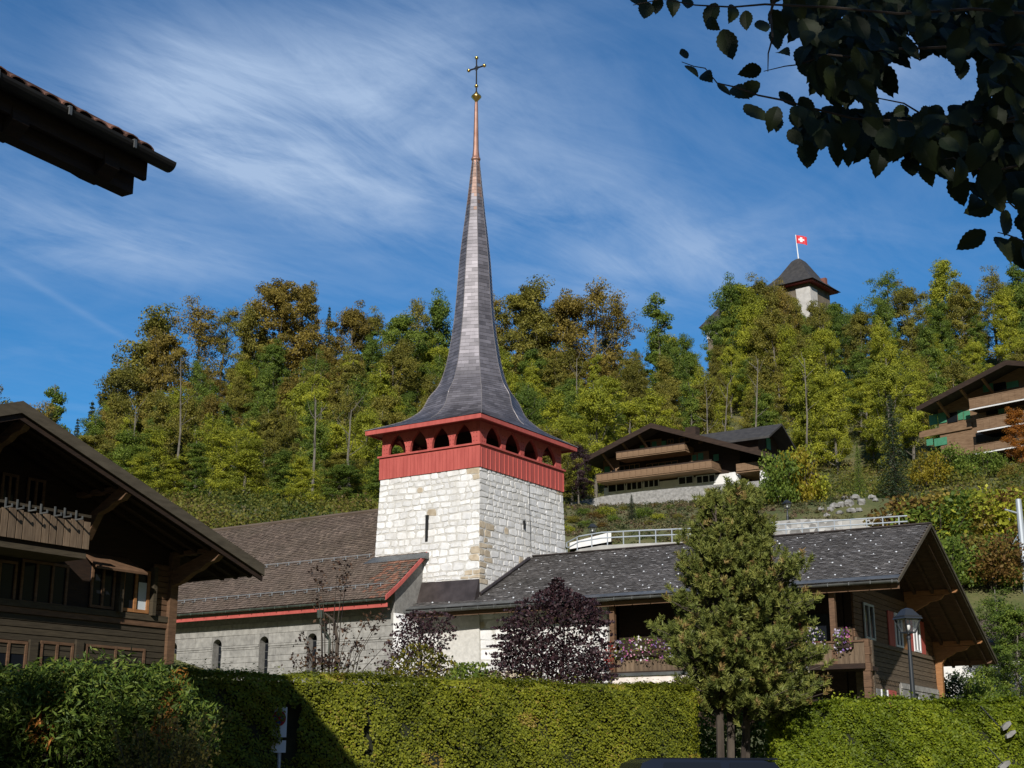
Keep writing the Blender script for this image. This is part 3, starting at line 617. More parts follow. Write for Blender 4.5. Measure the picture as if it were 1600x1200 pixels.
# narrow pale streaks along single shingle edges
dq = []; rgd = np.random.default_rng(6)
for _ in range(520):
    a_, b_ = rgd.uniform(.2, 19), bL+.1+rgd.random()*5.6; l_ = rgd.uniform(.10, .26); h_ = rgd.uniform(.02, .045); dq.append([K.P(a_, b_, kz(b_)+.062), K.P(a_+l_, b_, kz(b_)+.062), K.P(a_+l_, b_+h_, kz(b_+h_)+.062), K.P(a_, b_+h_, kz(b_+h_)+.062)])
dq = np.array(dq); rel = dq.mean(1)-T.o; kp = ~((np.abs(rel@T.A) < hA(10)) & (np.abs(rel@T.B) < hB(10)))
o = link('pale_edges', quad_mesh('pale_edges', dq[kp], surf('pale_edge_streak', (.22, .21, .20), (.36, .35, .34), 5, rough=.8, bmp=0)), kroof); o['kind'] = 'stuff'
mb = MB(); mb.box(K, -.02, 19.5, -.16, .16, ZK+.01, ZK+.06); mb.build('ridge_capping', m_browncopper, kroof)
# verge boards at the gable (two stepped boards) and soffit boards with rafters
for (b0_, b1_) in ((bL-.05, 0.0), (0.0, bR+.05)):
    for k, (off, dz, ht) in enumerate(((-.02, .04, .15), (.05, -.10, .08))):
        mb = MB(); mb.hexa([K.P(off, b0_, kz(b0_)+dz-ht), K.P(off, b1_, kz(b1_)+dz-ht), K.P(off+.06, b1_, kz(b1_)+dz-ht), K.P(off+.06, b0_, kz(b0_)+dz-ht), K.P(off, b0_, kz(b0_)+dz), K.P(off, b1_, kz(b1_)+dz), K.P(off+.06, b1_, kz(b1_)+dz), K.P(off+.06, b0_, kz(b0_)+dz)])
        mb.build('verge_board', m_fascia, chal)
for i in range(15):                                 # soffit planks under the right slope, running along a
    b0_, b1_ = .15+i*.735, .15+i*.735+.72
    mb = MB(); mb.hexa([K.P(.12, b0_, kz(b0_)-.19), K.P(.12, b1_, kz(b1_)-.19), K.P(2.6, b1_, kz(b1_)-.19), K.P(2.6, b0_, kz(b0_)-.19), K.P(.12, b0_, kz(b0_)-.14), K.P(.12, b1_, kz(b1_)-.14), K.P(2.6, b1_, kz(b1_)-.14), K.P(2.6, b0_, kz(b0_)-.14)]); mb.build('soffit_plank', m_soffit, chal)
for a_ in (.45, 1.25, 2.05):
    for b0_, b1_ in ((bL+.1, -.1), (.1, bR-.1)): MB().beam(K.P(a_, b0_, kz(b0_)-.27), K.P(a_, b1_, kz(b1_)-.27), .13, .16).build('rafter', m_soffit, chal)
# purlins with carved bracket ends
def purlin(b_, a0=.22, a1=2.6, zz_=None, carved=True, mat=None, ht=.26):
    z_ = (kz(b_)-.36) if zz_ is None else zz_
    pts = [(a0, z_+ht*.25), (a0-.08, z_+ht*.6), (a0, z_+ht), (a1, z_+ht), (a1, z_-.02), (a0+.5, z_)]
    MB().prism([K.P(a_, b_-.11, zq) for a_, zq in pts], K.B*.22).build('purlin', mat or m_orangewood, chal)
    if carved:
        pts = [(a0+.55, z_-.03), (a0+.7, z_-.2), (a0+.95, z_-.27), (a0+1.2, z_-.3), (a0+1.35, z_-.42), (a0+1.65, z_-.55), (a1, z_-.95), (a1, z_-.02)]
        MB().prism([K.P(a_, b_-.09, zq) for a_, zq in pts], K.B*.18).build('bracket', mat or m_orangewood, chal)
purlin(0, carved=False, mat=m_brownwood); purlin(4.7, mat=m_orangewood); purlin(9.05, mat=m_orangewood); purlin(-3.6, mat=m_brownwood, carved=False); purlin(10.85, carved=False, mat=m_brownwood)
MB().prism([K.P(2.15, 8.92, 4.75), K.P(2.42, 8.92, 4.75), K.P(2.42, 8.92, 6.9), K.P(1.7, 8.92, 6.9), K.P(2.1, 8.92, 6.3)], K.B*.3).build('corner_post', m_orangewood, chal)
# gable wall: stone base, planks, upper wall
AWK = 2.5; bw0, bw1 = -3.82, 9.25
zt = K.on_a(1400, 1060, AWK)[1]; zsill = K.on_a(1420, 1021, AWK)[1]; zmid = K.on_a(1400, 1053, AWK)[1]
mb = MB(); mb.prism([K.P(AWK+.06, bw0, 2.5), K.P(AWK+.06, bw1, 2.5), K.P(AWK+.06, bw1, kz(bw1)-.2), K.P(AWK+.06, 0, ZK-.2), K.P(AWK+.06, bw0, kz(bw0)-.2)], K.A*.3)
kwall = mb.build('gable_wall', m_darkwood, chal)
def planks(parent, z0, z1, n, b0, b1, mat, d=.05, name='wall_plank'):
    for i in range(n):
        za, zb = z0+(z1-z0)*i/n, z0+(z1-z0)*(i+1)/n
        MB().hexa([K.P(AWK-d, b0, za+.012), K.P(AWK+.055, b0, za+.004), K.P(AWK+.055, b1, za+.004), K.P(AWK-d, b1, za+.012), K.P(AWK-d, b0, zb-.012), K.P(AWK+.055, b0, zb-.004), K.P(AWK+.055, b1, zb-.004), K.P(AWK-d, b1, zb-.012)]).build(name, mat, parent)
zst = K.on_a(1400, 1062, AWK)[1]
planks(kwall, zst+.0, zsill-.06, 6, bw0+.02, bw1, m_logwood)
planks(kwall, zsill+.12, zsill+2.3, 9, bw0+.02, bw1, m_brownwood, d=.03)
planks(kwall, 3.2, zst-.02, 7, bw0+.02, 2.3, m_logwood, d=.045)
MB().box(K, AWK-.10, AWK-.0, bw0, bw1, zsill-.05, zsill+.11).build('sill_beam', m_logwood, kwall)
MB().box(K, AWK-.10, AWK-.05, bw0, bw1, zst-.10, zst+.05).build('carved_frieze', m_logwood, kwall)
for i in range(24): MB().prism([K.P(AWK-.085, bw0+.12+i*.26, zst-.11), K.P(AWK-.085, bw0+.32+i*.26, zst-.11), K.P(AWK-.085, bw0+.22+i*.26, zst-.26)], K.A*.04).build('frieze_tooth', m_logwood, kwall)
# stone basement pier with real blocks
sp0, sp1 = 2.32, bw1+.05
MB().box(K, AWK-.12, AWK+.05, sp0, sp1, 2.5, zst-.11).build('basement_wall', m_greymortar, chal)
rgb_ = random.Random(12)
for i, (za, zb) in enumerate(((3.6, 4.3), (4.3, 4.85), (4.85, zst-.12))):
    b_ = sp0
    while b_ < sp1-.1:
        wd = rgb_.uniform(.7, 1.5); b2 = min(sp1, b_+wd)
        MB().hexa([K.P(AWK-.16-rgb_.uniform(0, .03), b_+.02, za+.02), K.P(AWK-.05, b_+.01, za+.01), K.P(AWK-.05, b2-.01, za+.01), K.P(AWK-.16-rgb_.uniform(0, .03), b2-.02, za+.02), K.P(AWK-.16, b_+.02, zb-.02), K.P(AWK-.05, b_+.01, zb-.01), K.P(AWK-.05, b2-.01, zb-.01), K.P(AWK-.16, b2-.02, zb-.02)]).build('stone_block', m_greystone, chal); b_ = b2
def kwin(u0, v0, u1, v1, frame=m_whitepaint, glass=m_glass, a_=None, fw=.07, name='window', bars=True):
    a_ = AWK-.07 if a_ is None else a_
    c = [K.on_a(u, v, a_) for u in (u0, u1) for v in (v0, v1)]; b0, b1 = min((c[0][0]+c[1][0])/2, (c[2][0]+c[3][0])/2), max((c[0][0]+c[1][0])/2, (c[2][0]+c[3][0])/2); z0, z1 = (c[1][1]+c[3][1])/2, (c[0][1]+c[2][1])/2
    w_ = MB().box(K, a_, a_+.03, b0, b1, z0, z1).build(name, glass, chal)
    m_ = MB()
    for q0, q1 in ((b0, b0+fw), (b1-fw, b1)): m_.box(K, a_-.04, a_-.002, q0, q1, z0, z1)
    for q0, q1 in ((z0, z0+fw), (z1-fw, z1)): m_.box(K, a_-.04, a_-.002, b0+fw, b1-fw, q0, q1)
    if bars: m_.box(K, a_-.035, a_-.002, (b0+b1)/2-fw/2, (b0+b1)/2+fw/2, z0+fw, z1-fw)
    m_.build('frame', frame, w_); return b0, b1, z0, z1
for j in range(3):                                   # three upper windows with red shutters
    b0, b1 = (-2.6, -1.1) if j == 0 else ((2.1, 3.3) if j == 1 else (5.2, 6.4)); z0, z1 = zsill+.14, zsill+1.62
    w_ = MB().box(K, AWK-.07, AWK-.04, b0, b1, z0, z1).build('window', m_glass, kwall)
    m_ = MB()
    for q0, q1 in ((b0, b0+.12), (b1-.12, b1), ((b0+b1)/2-.06, (b0+b1)/2+.06)): m_.box(K, AWK-.12, AWK-.072, q0, q1, z0, z1)
    for q0, q1 in ((z0, z0+.09), (z1-.09, z1)): m_.box(K, AWK-.115, AWK-.072, b0+.12, b1-.12, q0, q1)
    m_.build('frame', m_whitepaint if j else m_greypaint, w_)
    if j:
        MB().box(K, AWK-.10, AWK-.052, b0-1.0, b0-.1, z0-.02, z1).build('shutter', m_reddark if False else m_red, kwall)
        MB().box(K, AWK-.10, AWK-.052, b1+.06, b1+.85, z0-.02, z1).build('shutter', m_orangewood if j == 1 else m_red, kwall)
# basement window with shutters
for (b0, b1) in ((3.6, 4.9), (7.0, 7.8)):
    w_ = MB().box(K, AWK-.20, AWK-.165, b0, b1, 3.9, 4.75).build('window', m_glass, chal); m_ = MB()
    for q0, q1 in ((b0, b0+.1), (b1-.1, b1), ((b0+b1)/2-.05, (b0+b1)/2+.05)): m_.box(K, AWK-.225, AWK-.202, q0, q1, 3.9, 4.6)
    m_.box(K, AWK-.224, AWK-.202, b0, b1, 3.86, 3.96)
    m_.build('frame', m_whitepaint, w_)
for b0 in (-3.0, .35): MB().box(K, AWK-.11, AWK-.05, b0, b0+1.2, 4.0, 4.72).build('shutter', m_red, chal)
w_ = MB().box(K, AWK-.08, AWK-.05, -1.7, .25, 4.0, 4.7).build('window', m_glass, chal); m_ = MB()
for q0 in (-1.7, -.78, .13): m_.box(K, AWK-.12, AWK-.082, q0, q0+.12, 4.0, 4.7)
m_.box(K, AWK-.118, AWK-.082, -1.7, .25, 3.95, 4.06)
m_.build('frame', m_whitepaint, w_)
# long side under the eave: recessed dark wall, posts, balcony, flower boxes, awning
BS = -5.35
a13 = K.on_b(958, 1000, BS)[0]; aR = K.on_b(1304, 1000, BS)[0]
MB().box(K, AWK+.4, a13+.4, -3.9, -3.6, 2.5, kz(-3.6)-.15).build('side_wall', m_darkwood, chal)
zb0 = K.on_b(1000, 1049, BS)[1]; zb1 = K.on_b(1000, 1018, BS)[1]; zpt = kz(BS)-.22
eb_ = MB().box(K, .05, AE-.02, bL+.12, bL+.2, kz(bL)-.36, kz(bL)-.15).build('eave_board', m_brownwood, chal)
MB().box(K, 2.0, a13+3.0, BS-.11, BS+.11, zpt-.10, zpt+.06).build('eave_beam', m_brownwood, chal)
gutter(chal, K, .02, AE, bL-.12, kz(bL)-.05, .11, m_zinc, .85)
zn = MB(); zn.hexa([K.P(.02, bL-.06, kz(bL)+.035), K.P(.02, bL+.3, kz(bL+.3)+.045), K.P(AE, bL+.3, kz(bL+.3)+.045), K.P(AE, bL-.06, kz(bL)+.035), K.P(.02, bL-.06, kz(bL)+.045), K.P(.02, bL+.3, kz(bL+.3)+.055), K.P(AE, bL+.3, kz(bL+.3)+.055), K.P(AE, bL-.06, kz(bL)+.045)]); zn.build('eave_sheet', m_zinc, kroof)
pst = MB()
for a_ in (a13, (a13+aR)/2, aR): MB().box(K, a_-.11, a_+.11, BS-.11, BS+.11, zb0-.1, zpt-.1).build('post', m_brownwood, chal)
MB().box(K, aR-1.2, a13+.12, BS-.02, -3.7, zb0-.22, zb0-.05).build('balcony_floor', m_darkwood, chal)
MB().box(K, aR-1.2, a13+.12, BS-.16, BS-.0, zb1-.0, zb1+.07).build('balcony_rail', m_brownwood, chal)
nb = int((a13-aR+1.2)/.21)
brd = MB().box(Frame(0, 0, 60), .006, .2, -.045, -.02, 0, zb1-zb0).mesh('balcony_board', m_boardwood)
for i in range(nb):
    ob = link('balcony_board', brd, chal); ob.location = Vector(K.P(aR-1.2+i*.21, BS-.06, zb0))
    hol = MB()
MB().box(K, aR-1.2, a13+.12, BS-.22, BS-.115, zb0-.20, zb0-.005).build('balcony_edge', m_darkwood, chal)
# awning valance
zv1 = K.on_b(1000, 1056, BS-.3)[1]; zv0 = K.on_b(1000, 1067, BS-.3)[1]
mb = MB(); n = 160; a0, a1 = aR+1.0, a13-.1; vs_ = []
for i in range(n+1):
    a_ = a0+(a1-a0)*i/n; ph = (a_-a0)/.62; sag = .09*abs(math.sin(ph*math.pi)); bo = .03*math.sin(ph*2*math.pi)
    vs_ += [K.P(a_, BS-.3, zv1), K.P(a_, BS-.33+bo, zv0+.05-sag)]
mb.add(vs_, [(2*i, 2*i+1, 2*i+3, 2*i+2) for i in range(n)]); aw = mb.build('awning_valance', surf('cream_canvas', (.62, .54, .48), (.78, .70, .64), 2, rough=.85, bmp=.1), chal, smooth=True)
MB().box(K, a0, a1, BS-.38, BS-.22, zv1+.0, zv1+.13).build('awning_cassette', m_zinc, chal)
# partition of crossed logs at the end of the balcony
for i in range(int((zb1+.42-3.0)/.31)): MB().box(K, aR-1.36-.03*(i % 2), aR-1.08, BS-.06-.02*(i % 2), BS+.2, 3.0+i*.31, 3.0+i*.31+.30).build('log_end', m_brownwood, chal)
MB().box(K, AWK-.02, aR-1.1, bw0-.2, bw0-.02, 2.6, zb0+1.0).build('return_wall', m_logwood, chal)
MB().box(K, aR-.75, aR-.58, BS-.05, BS+.1, zb0, zb1+.5).build('short_post', m_brownwood, chal)
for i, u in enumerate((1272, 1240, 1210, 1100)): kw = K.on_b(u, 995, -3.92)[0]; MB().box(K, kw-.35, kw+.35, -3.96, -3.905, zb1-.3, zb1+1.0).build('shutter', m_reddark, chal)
MB().box(K, aR+.6, aR+1.7, -4.02, -3.93, zb1+.25, zb1+1.3).build('window', m_glass, chal)
# stone annex wall left of the balcony, under the same eave
ann = MB(); BA = -4.75; a14 = a13+.55
ann.box(K, a14, AE-.4, BA, BA+.5, 2.0, kz(BA)-.2); annw = ann.build('annex_wall', m_mortar, chal)
mid = (a14+AE-.4)/2; hwid = (AE-.4-a14)/2
nA = stone_wall(annw, lambda s, z, n: K.P(mid-s, BA-n, z), (5.0, 8.4, .3, .55), lambda z: hwid, [m_stone, m_tan], lambda s, z, rg: 1 if rg.random() < .12 else 0, 21, wrange=(.5, 1.1))
# sheet metal where the roof meets the tower
fb2 = -hB(9.9)-.05
def kroofz(a_, b_): return kz(min(0, (T.P(a_, b_, 0)-K.o)@K.B))
mb = MB(); a1_ = -hA(9.9)-.05; mb.hexa([T.P(.14, fb2-.42, kroofz(.14, fb2-.42)+.0), T.P(.14, fb2, kroofz(.14, fb2-.42)), T.P(a1_, fb2, kroofz(a1_, fb2-.42)), T.P(a1_, fb2-.42, kroofz(a1_, fb2-.42)), T.P(.14, fb2-.03, 10.0), T.P(.14, fb2, 10.0), T.P(a1_, fb2, 9.95), T.P(a1_, fb2-.03, 9.95)]); mb.build('flashing', m_browncopper, chal)
# sloping flashing on the right face
ps = []
for k in np.linspace(0, 1, 12):
    b_ = -hB(9.8)+k*(hB(10)+.25); a_ = -hA(10.5)-.07; p = T.P(a_, b_, 0); q = (p-K.o)@K.B; ps.append(np.array([p[0], p[1], kz(min(q, 0))+.14]))
MB().tube(ps, .085, 6).build('step_flashing', m_browncopper, chal)
# ------------------------------------------------------------------ dark chalet on the left
c_ = at(265, 950, 40); L = Frame(c_[0], c_[1], 56.0)
cl = thing('dark_chalet', 'dark timber chalet with broad overhanging gable and balcony at left edge', 'chalet', L.P(4, -7, 1.5))
bRid, zRid, bE, zE_ = -7.0, 10.14, 1.58, 7.13; OV = 2.0
def lz(b_): return zRid-(zRid-zE_)/(bE-bRid)*abs(b_-bRid)
def lslab(b0, b1, name): 
    mb = MB(); mb.hexa([L.P(-OV, b0, lz(b0)-.16), L.P(-OV, b1, lz(b1)-.16), L.P(14, b1, lz(b1)-.16), L.P(14, b0, lz(b0)-.16), L.P(-OV, b0, lz(b0)), L.P(-OV, b1, lz(b1)), L.P(14, b1, lz(b1)), L.P(14, b0, lz(b0))]); return mb.build(name, m_darkwood, cl)
lr = lslab(bRid, bE, 'roof'); lr2 = lslab(2*bRid-bE, bRid, 'roof')
def ltile(b0, b1, seed):
    Q = []; n = 26; rg = random.Random(seed)
    for i in range(n):
        q0, q1 = b0+(b1-b0)*i/n, b0+(b1-b0)*(i+1.1)/n
        for a_ in np.arange(-OV, 13.6, .4): Q.append([L.P(a_, q0, lz(q0)+.035), L.P(a_+.39, q0, lz(q0)+.035), L.P(a_+.39, q1, lz(q1)+.012), L.P(a_, q1, lz(q1)+.012)])
    return np.array(Q)
for b0, b1, pr in ((bE, bRid, lr), (2*bRid-bE, bRid, lr2)):
    Q = ltile(b0, b1, 1); o = link('roof_shingles', quad_mesh('roof_shingles', Q, m_slate, rng.uniform(0, 1, len(Q))), pr); o['kind'] = 'stuff'
for b0, b1 in ((bRid, bE+.03), (2*bRid-bE-.03, bRid)):
    for off, dz, ht, mt in ((-.07, .05, .30, m_fascia), (-.0, -.26, .14, m_darkwood)):
        mb = MB(); a0 = -OV+off; mb.hexa([L.P(a0, b0, lz(b0)+dz-ht), L.P(a0+.06, b0, lz(b0)+dz-ht), L.P(a0+.06, b1, lz(b1)+dz-ht), L.P(a0, b1, lz(b1)+dz-ht), L.P(a0, b0, lz(b0)+dz), L.P(a0+.06, b0, lz(b0)+dz), L.P(a0+.06, b1, lz(b1)+dz), L.P(a0, b1, lz(b1)+dz)]); mb.build('verge_board', mt, cl)
for a_ in (-1.6, -1.05, -.5): MB().beam(L.P(a_, bRid, lz(bRid)-.24), L.P(a_, bE-.05, lz(bE)-.24), .12, .14).build('rafter', m_darkwood, cl)
MB().box(L, -OV, 14, bE-.02, bE+.05, lz(bE)-.24, lz(bE)+.02).build('eave_board', m_fascia, cl)
# body
mb = MB(); hw_ = -bRid
mb.prism([L.P(0, -14, -.2), L.P(0, 0, -.2), L.P(0, 0, lz(0)-.18), L.P(0, bRid, zRid-.18), L.P(0, -14, lz(-14)-.18)], L.A*13); body = mb.build('wall', m_darkwood, cl)
def lpl(b0, b1, z0, z1, n, mat, d=.05):
    for i in range(n):
        za, zb = z0+(z1-z0)*i/n, z0+(z1-z0)*(i+1)/n
        MB().hexa([L.P(-d, b0, za+.012), L.P(-.0, b0, za+.003), L.P(-.0, b1, za+.003), L.P(-d, b1, za+.012), L.P(-d, b0, zb-.012), L.P(-.0, b0, zb-.003), L.P(-.0, b1, zb-.003), L.P(-d, b1, zb-.012)]).build('wall_plank', mat, body)
zs = L.on_a(150, 958, 0)[1]; zs0 = zs-.22
lpl(-13.8, -.02, zs0-1.02, zs0, 6, m_logdark); lpl(-.7, -.02, zs+.1, zs+1.55, 9, m_brownwood, .04)
MB().box(L, -.12, .0, -13.8, -.01, zs-.06, zs+.10).build('sill_beam', m_logdark, cl)
MB().box(L, -.09, .0, -13.8, -.01, zs0+.0, zs-.07).build('sill_beam', m_brownwood, cl)
MB().box(L, -.16, .12, -.14, .14, -.2, lz(0)-.3).build('corner_post', m_brownwood, cl)
# slanting brackets from wall to verge, in the plane across the wall
def lbr(b_, zl_, zt_):
    pts = [(-.0, zl_), (-.0, zl_+.45), (-1.55, zt_+.02), (-OV+.12, zt_+.02), (-OV+.05, zt_-.12), (-OV+.22, zt_-.26), (-1.5, zt_-.3), (-1.25, zt_-.45), (-.9, zt_-.55), (-.5, zl_+.12)]
    MB().prism([L.P(a_, b_-.10, z_) for a_, z_ in pts], L.B*.2).build('bracket', m_brownwood, cl)
bB, zB = L.on_a(314, 850, -1.9); lbr(0.0, L.on_a(262, 918, 0)[1], lz(0)-.30)
bb2, _ = L.on_a(200, 768, -1.9); lbr(bb2, L.on_a(140, 850, 0)[1]-.1, lz(bb2)-.30)
lbr(bRid+.3, zRid-1.6, zRid-.35)
for b_ in (0.0, bb2, bRid): MB().box(L, -OV+.15, 0, b_-.12, b_+.12, lz(b_)-.32, lz(b_)-.19).build('purlin', m_brownwood, cl)
# upper balcony
AB = -1.25
bb = [L.on_a(u, v, AB) for u, v in ((0, 786), (138, 806), (0, 838), (137, 857))]; bbR = (bb[1][0]+bb[3][0])/2; zbt = (bb[0][1]+bb[1][1])/2-.02; zbb = (bb[2][1]+bb[3][1])/2
MB().box(L, AB+.03, 0, -9.6, bbR-.02, zbb-.12, zbb+.04).build('balcony_floor', m_darkwood, cl)
MB().box(L, AB+.0, 0, -9.6, bbR-.0, zbb-.26, zbb-.125).build('balcony_soffit', m_logdark, cl)
MB().box(L, AB-.05, AB+.10, -9.6, bbR+.03, zbt+.0, zbt+.07).build('balcony_rail', m_logdark, cl)
MB().box(L, AB-.03, AB+.03, -9.6, bbR+.02, zbt-.24, zbt-.18).build('balcony_rail', m_logdark, cl)
rg = random.Random(6); b_ = bbR; k = 0
while b_ > -9.4:
    wd = rg.uniform(.155, .2); gp = rg.uniform(.004, .02) if rg.random() < .65 else .035
    MB().box(L, AB-.075+rg.uniform(-.008, .008), AB-.04, b_-wd, b_, zbb-.02, zbt-.12+.03*math.sin(k*1.3)).build('balcony_board', m_boardwood, cl); b_ -= wd+gp; k += 1
for u, v in ((9, 786), (27, 789), (46, 792), (64, 796), (86, 800), (101, 802), (119, 806)):    # pale hooks for flower boxes
    b_, z_ = L.on_a(u, v, AB-.08); h = MB(); h.box(L, AB-.09, AB-.06, b_-.02, b_+.02, z_-.12, z_+.14); h.box(L, AB-.32, AB-.091, b_-.02, b_+.02, z_-.12, z_-.085); h.box(L, AB-.34, AB-.321, b_-.02, b_+.02, z_-.12, z_-.03); h.build('planter_hook', m_zinc, cl)
# windows
def lwin(u0, v0, u1, v1, frame, glass=m_glass, name='window', fw=.07, mull=1, curt=False):
    p = [L.on_a(u, v, -.02) for u, v in ((u0, v0), (u1, v0), (u0, v1), (u1, v1))]; b0, b1 = (p[0][0]+p[2][0])/2, (p[1][0]+p[3][0])/2; z1, z0 = (p[0][1]+p[1][1])/2, (p[2][1]+p[3][1])/2
    w_ = MB().box(L, -.035, -.005, b0, b1, z0, z1).build(name, glass, cl); m_ = MB()
    for q in [b0]+[b0+(b1-b0)*(i+1)/(mull+1)-fw/2 for i in range(mull)]+[b1-fw]: m_.box(L, -.085, -.04, q, q+fw, z0, z1)
    for q in (z0, z1-fw): m_.box(L, -.08, -.04, b0+fw, b1-fw, q, q+fw)
    m_.build('frame', frame, w_)
    if curt: MB().box(L, -.039, -.036, b0+(b1-b0)*.62, b1-fw, z0+.05, z0+(z1-z0)*.72).build('curtain', m_curtain, w_)
    return b0, b1, z0, z1
lwin(0, 740, 26, 790, m_brownwood); lwin(40, 748, 68, 800, m_brownwood)
lwin(-60, 872, 24, 938, m_brownwood, mull=2); lwin(30, 878, 104, 946, m_brownwood, mull=2)
lwin(140, 885, 178, 951, m_brownwood); r_ = lwin(188, 890, 232, 957, m_orangewood, fw=.09, curt=True)
MB().box(L, -.22, 0, r_[1]+.02, r_[1]+.14, r_[2]-.05, r_[3]+.12).build('window_reveal', m_greypaint if False else m_logdark, cl)
MB().box(L, -.22, 0, r_[0]-.18, r_[0]-.04, r_[2]-.05, r_[3]+.12).build('window_reveal', m_logdark, cl)
lwin(-20, 1000, 40, 1050, m_brownwood, mull=1); lwin(60, 1003, 112, 1050, m_brownwood, mull=1); lwin(130, 1010, 224, 1055, m_brownwood, mull=1)
for u in (50, 122): p = L.on_a(u, 1015, -.06); MB().box(L, -.14, 0, p[0]-.12, p[0]+.12, 1.2, p[1]+.25).build('window_reveal', m_logdark, cl)
# shingled hood over the right windows
p0, p1 = L.on_a(150, 885, -.5)[0], L.on_a(229, 896, -.5)[0]; zh = L.on_a(200, 893, -.5)[1]
mb = MB(); mb.hexa([L.P(-.55, p0, zh-.03), L.P(0, p0, zh+.36), L.P(0, p1-.25, zh+.36), L.P(-.55, p1, zh-.03), L.P(-.55, p0, zh+.03), L.P(0, p0, zh+.44), L.P(0, p1-.25, zh+.44), L.P(-.55, p1, zh+.03)]); mb.build('window_hood', m_brownwood, cl)
# ------------------------------------------------------------------ near roof corner at upper left
c_ = at(243, 254, 12.3); E0 = Frame(c_[0], c_[1], 60.0); ZG = c_[2]
nh = thing('near_house', 'near house whose red tiled eave and dark gutter jut in at upper left', 'house', E0.P(6, -6, 0))
PI_ = math.tan(R(31)); a_s = 0.0
def ez(a_): return ZG+.10+a_*PI_                     # roof top height, rises with a
mb = MB(); mb.hexa([E0.P(0, -14, ez(0)-.14), E0.P(0, -.12, ez(0)-.14), E0.P(6, -.12, ez(6)-.14), E0.P(6, -14, ez(6)-.14), E0.P(0, -14, ez(0)-.05), E0.P(0, -.12, ez(0)-.05), E0.P(6, -.12, ez(6)-.05), E0.P(6, -14, ez(6)-.05)]); er = mb.build('roof', m_darkwood, nh)
mb = MB(); mb.hexa([E0.P(6, -14, ez(6)-.14), E0.P(6, -.12, ez(6)-.14), E0.P(12, -.12, ez(0)-.14), E0.P(12, -14, ez(0)-.14), E0.P(6, -14, ez(6)-.05), E0.P(6, -.12, ez(6)-.05), E0.P(12, -.12, ez(0)-.05), E0.P(12, -14, ez(0)-.05)]); mb.build('rear_roof', m_darkwood, nh)
# curved clay tiles: each eave tile is a part, the field above is one sheet of tiles
tv = []; tf = []
for j, s in enumerate((0, 1)):
    for k in range(7): th = math.pi*k/6; tv.append((s, math.cos(th), math.sin(th)))
def tile_mesh(w_=.2, l_=.4):
    pts = []
    for s in (0, 1):
        for rr in (1, .8):
            for k in range(7): th = math.pi*k/6; a_ = -.06+s*l_; pts.append(E0.A*a_+E0.B*(w_*.5*rr*math.cos(th))+np.array([0, 0, a_*PI_+.055*rr*math.sin(th)+(.02 if s == 0 else 0)]))
    fs = []
    for k in range(6): fs += [(k, k+1, 14+k+1, 14+k), (7+k+1, 7+k, 21+k, 21+k+1), (k, 7+k, 7+k+1, k+1)]
    return MB().add(pts, fs).mesh('roof_tile', m_redtile2, False)
m_redtile2 = surf('eave_clay_tile', (.07, .034, .023), (.14, .065, .042), 3, var='obj', rough=.9, bmp=.3, amt=.4)
tm = tile_mesh(); rg = random.Random(9)
for i in range(46):
    o = link('roof_tile', tm, er); o.location = Vector(E0.P(0+rg.uniform(-.012, .012), -.18-i*.19, ez(0)-.02+rg.uniform(-.008, .008)))
mb = MB()
for r_i in range(1, 20):
    a_ = r_i*.33; mb.hexa([E0.P(a_-.05, -14, ez(a_)-.0), E0.P(a_-.05, -.1, ez(a_)-.0), E0.P(a_+.33, -.1, ez(a_+.33)-.03), E0.P(a_+.33, -14, ez(a_+.33)-.03), E0.P(a_-.05, -14, ez(a_)+.03), E0.P(a_-.05, -.1, ez(a_)+.03), E0.P(a_+.33, -.1, ez(a_+.33)), E0.P(a_+.33, -14, ez(a_+.33))])
o = mb.build('roof_tile_courses', m_redtile2, er, stuff=True)
gutter(nh, E0, 0, .001, 0, 0, .0001, m_iron, 9) if False else None
# gutter runs along b
mb = MB(); n = 10; vs_ = []; fs = []; rg_ = .085
for b_ in (-14, .10):
    for rr in (rg_, rg_*.86):
        for k in range(n+1): th = math.pi+math.pi*k/n; vs_.append(E0.P(-.09+rr*math.cos(th), b_, ZG-.0+rr*math.sin(th)))
m = n+1
for k in range(n): fs += [(k, k+1, 2*m+k+1, 2*m+k), (m+k+1, m+k, 3*m+k, 3*m+k+1), (2*m+k+1, 3*m+k+1, 3*m+k, 2*m+k)]
fs += [(0, 2*m, 3*m, m), (m-1, 2*m-1, 4*m-1, 3*m-1), tuple(range(2*m, 3*m))]
m_gutdark = surf('brown_painted_gutter', (.018, .016, .015), (.035, .032, .03), 3, rough=.5, metal=.3, bmp=.05)
gt = mb.add(vs_, fs).build('gutter', m_gutdark, nh, smooth=False)
for i in range(12):
    b_ = -.45-i*.78; h = MB(); h.box(E0, -.19, .12, b_-.015, b_+.015, ZG+.002, ZG+.014); h.box(E0, -.192, -.178, b_-.015, b_+.015, ZG-.07, ZG+.0); h.beam(E0.P(-.02, b_, ZG+.012), E0.P(.14, b_+.0, ZG+.13), .025, .01); h.build('gutter_strap', m_zinc, gt)
MB().box(E0, .0, .045, -14, -.10, ZG-.22, ZG+.04).build('eave_board', m_darkwood, nh)
MB().box(E0, .10, .24, -14, -.16, ZG-.36, ZG-.16).build('eave_purlin', m_brownwood if False else m_darkwood, nh)
for i in range(4):                                   # purlin heads and rafters seen from below
    b_ = -.55-i*1.05; pts = [(.0, ZG-.12), (-.02, ZG-.26), (.10, ZG-.36), (.3, ZG-.34), (3.6, ZG+1.85), (3.6, ZG+2.1)]
    MB().prism([E0.P(a_, b_-.09, z_) for a_, z_ in pts], E0.B*.18).build('rafter', m_darkwood, nh)
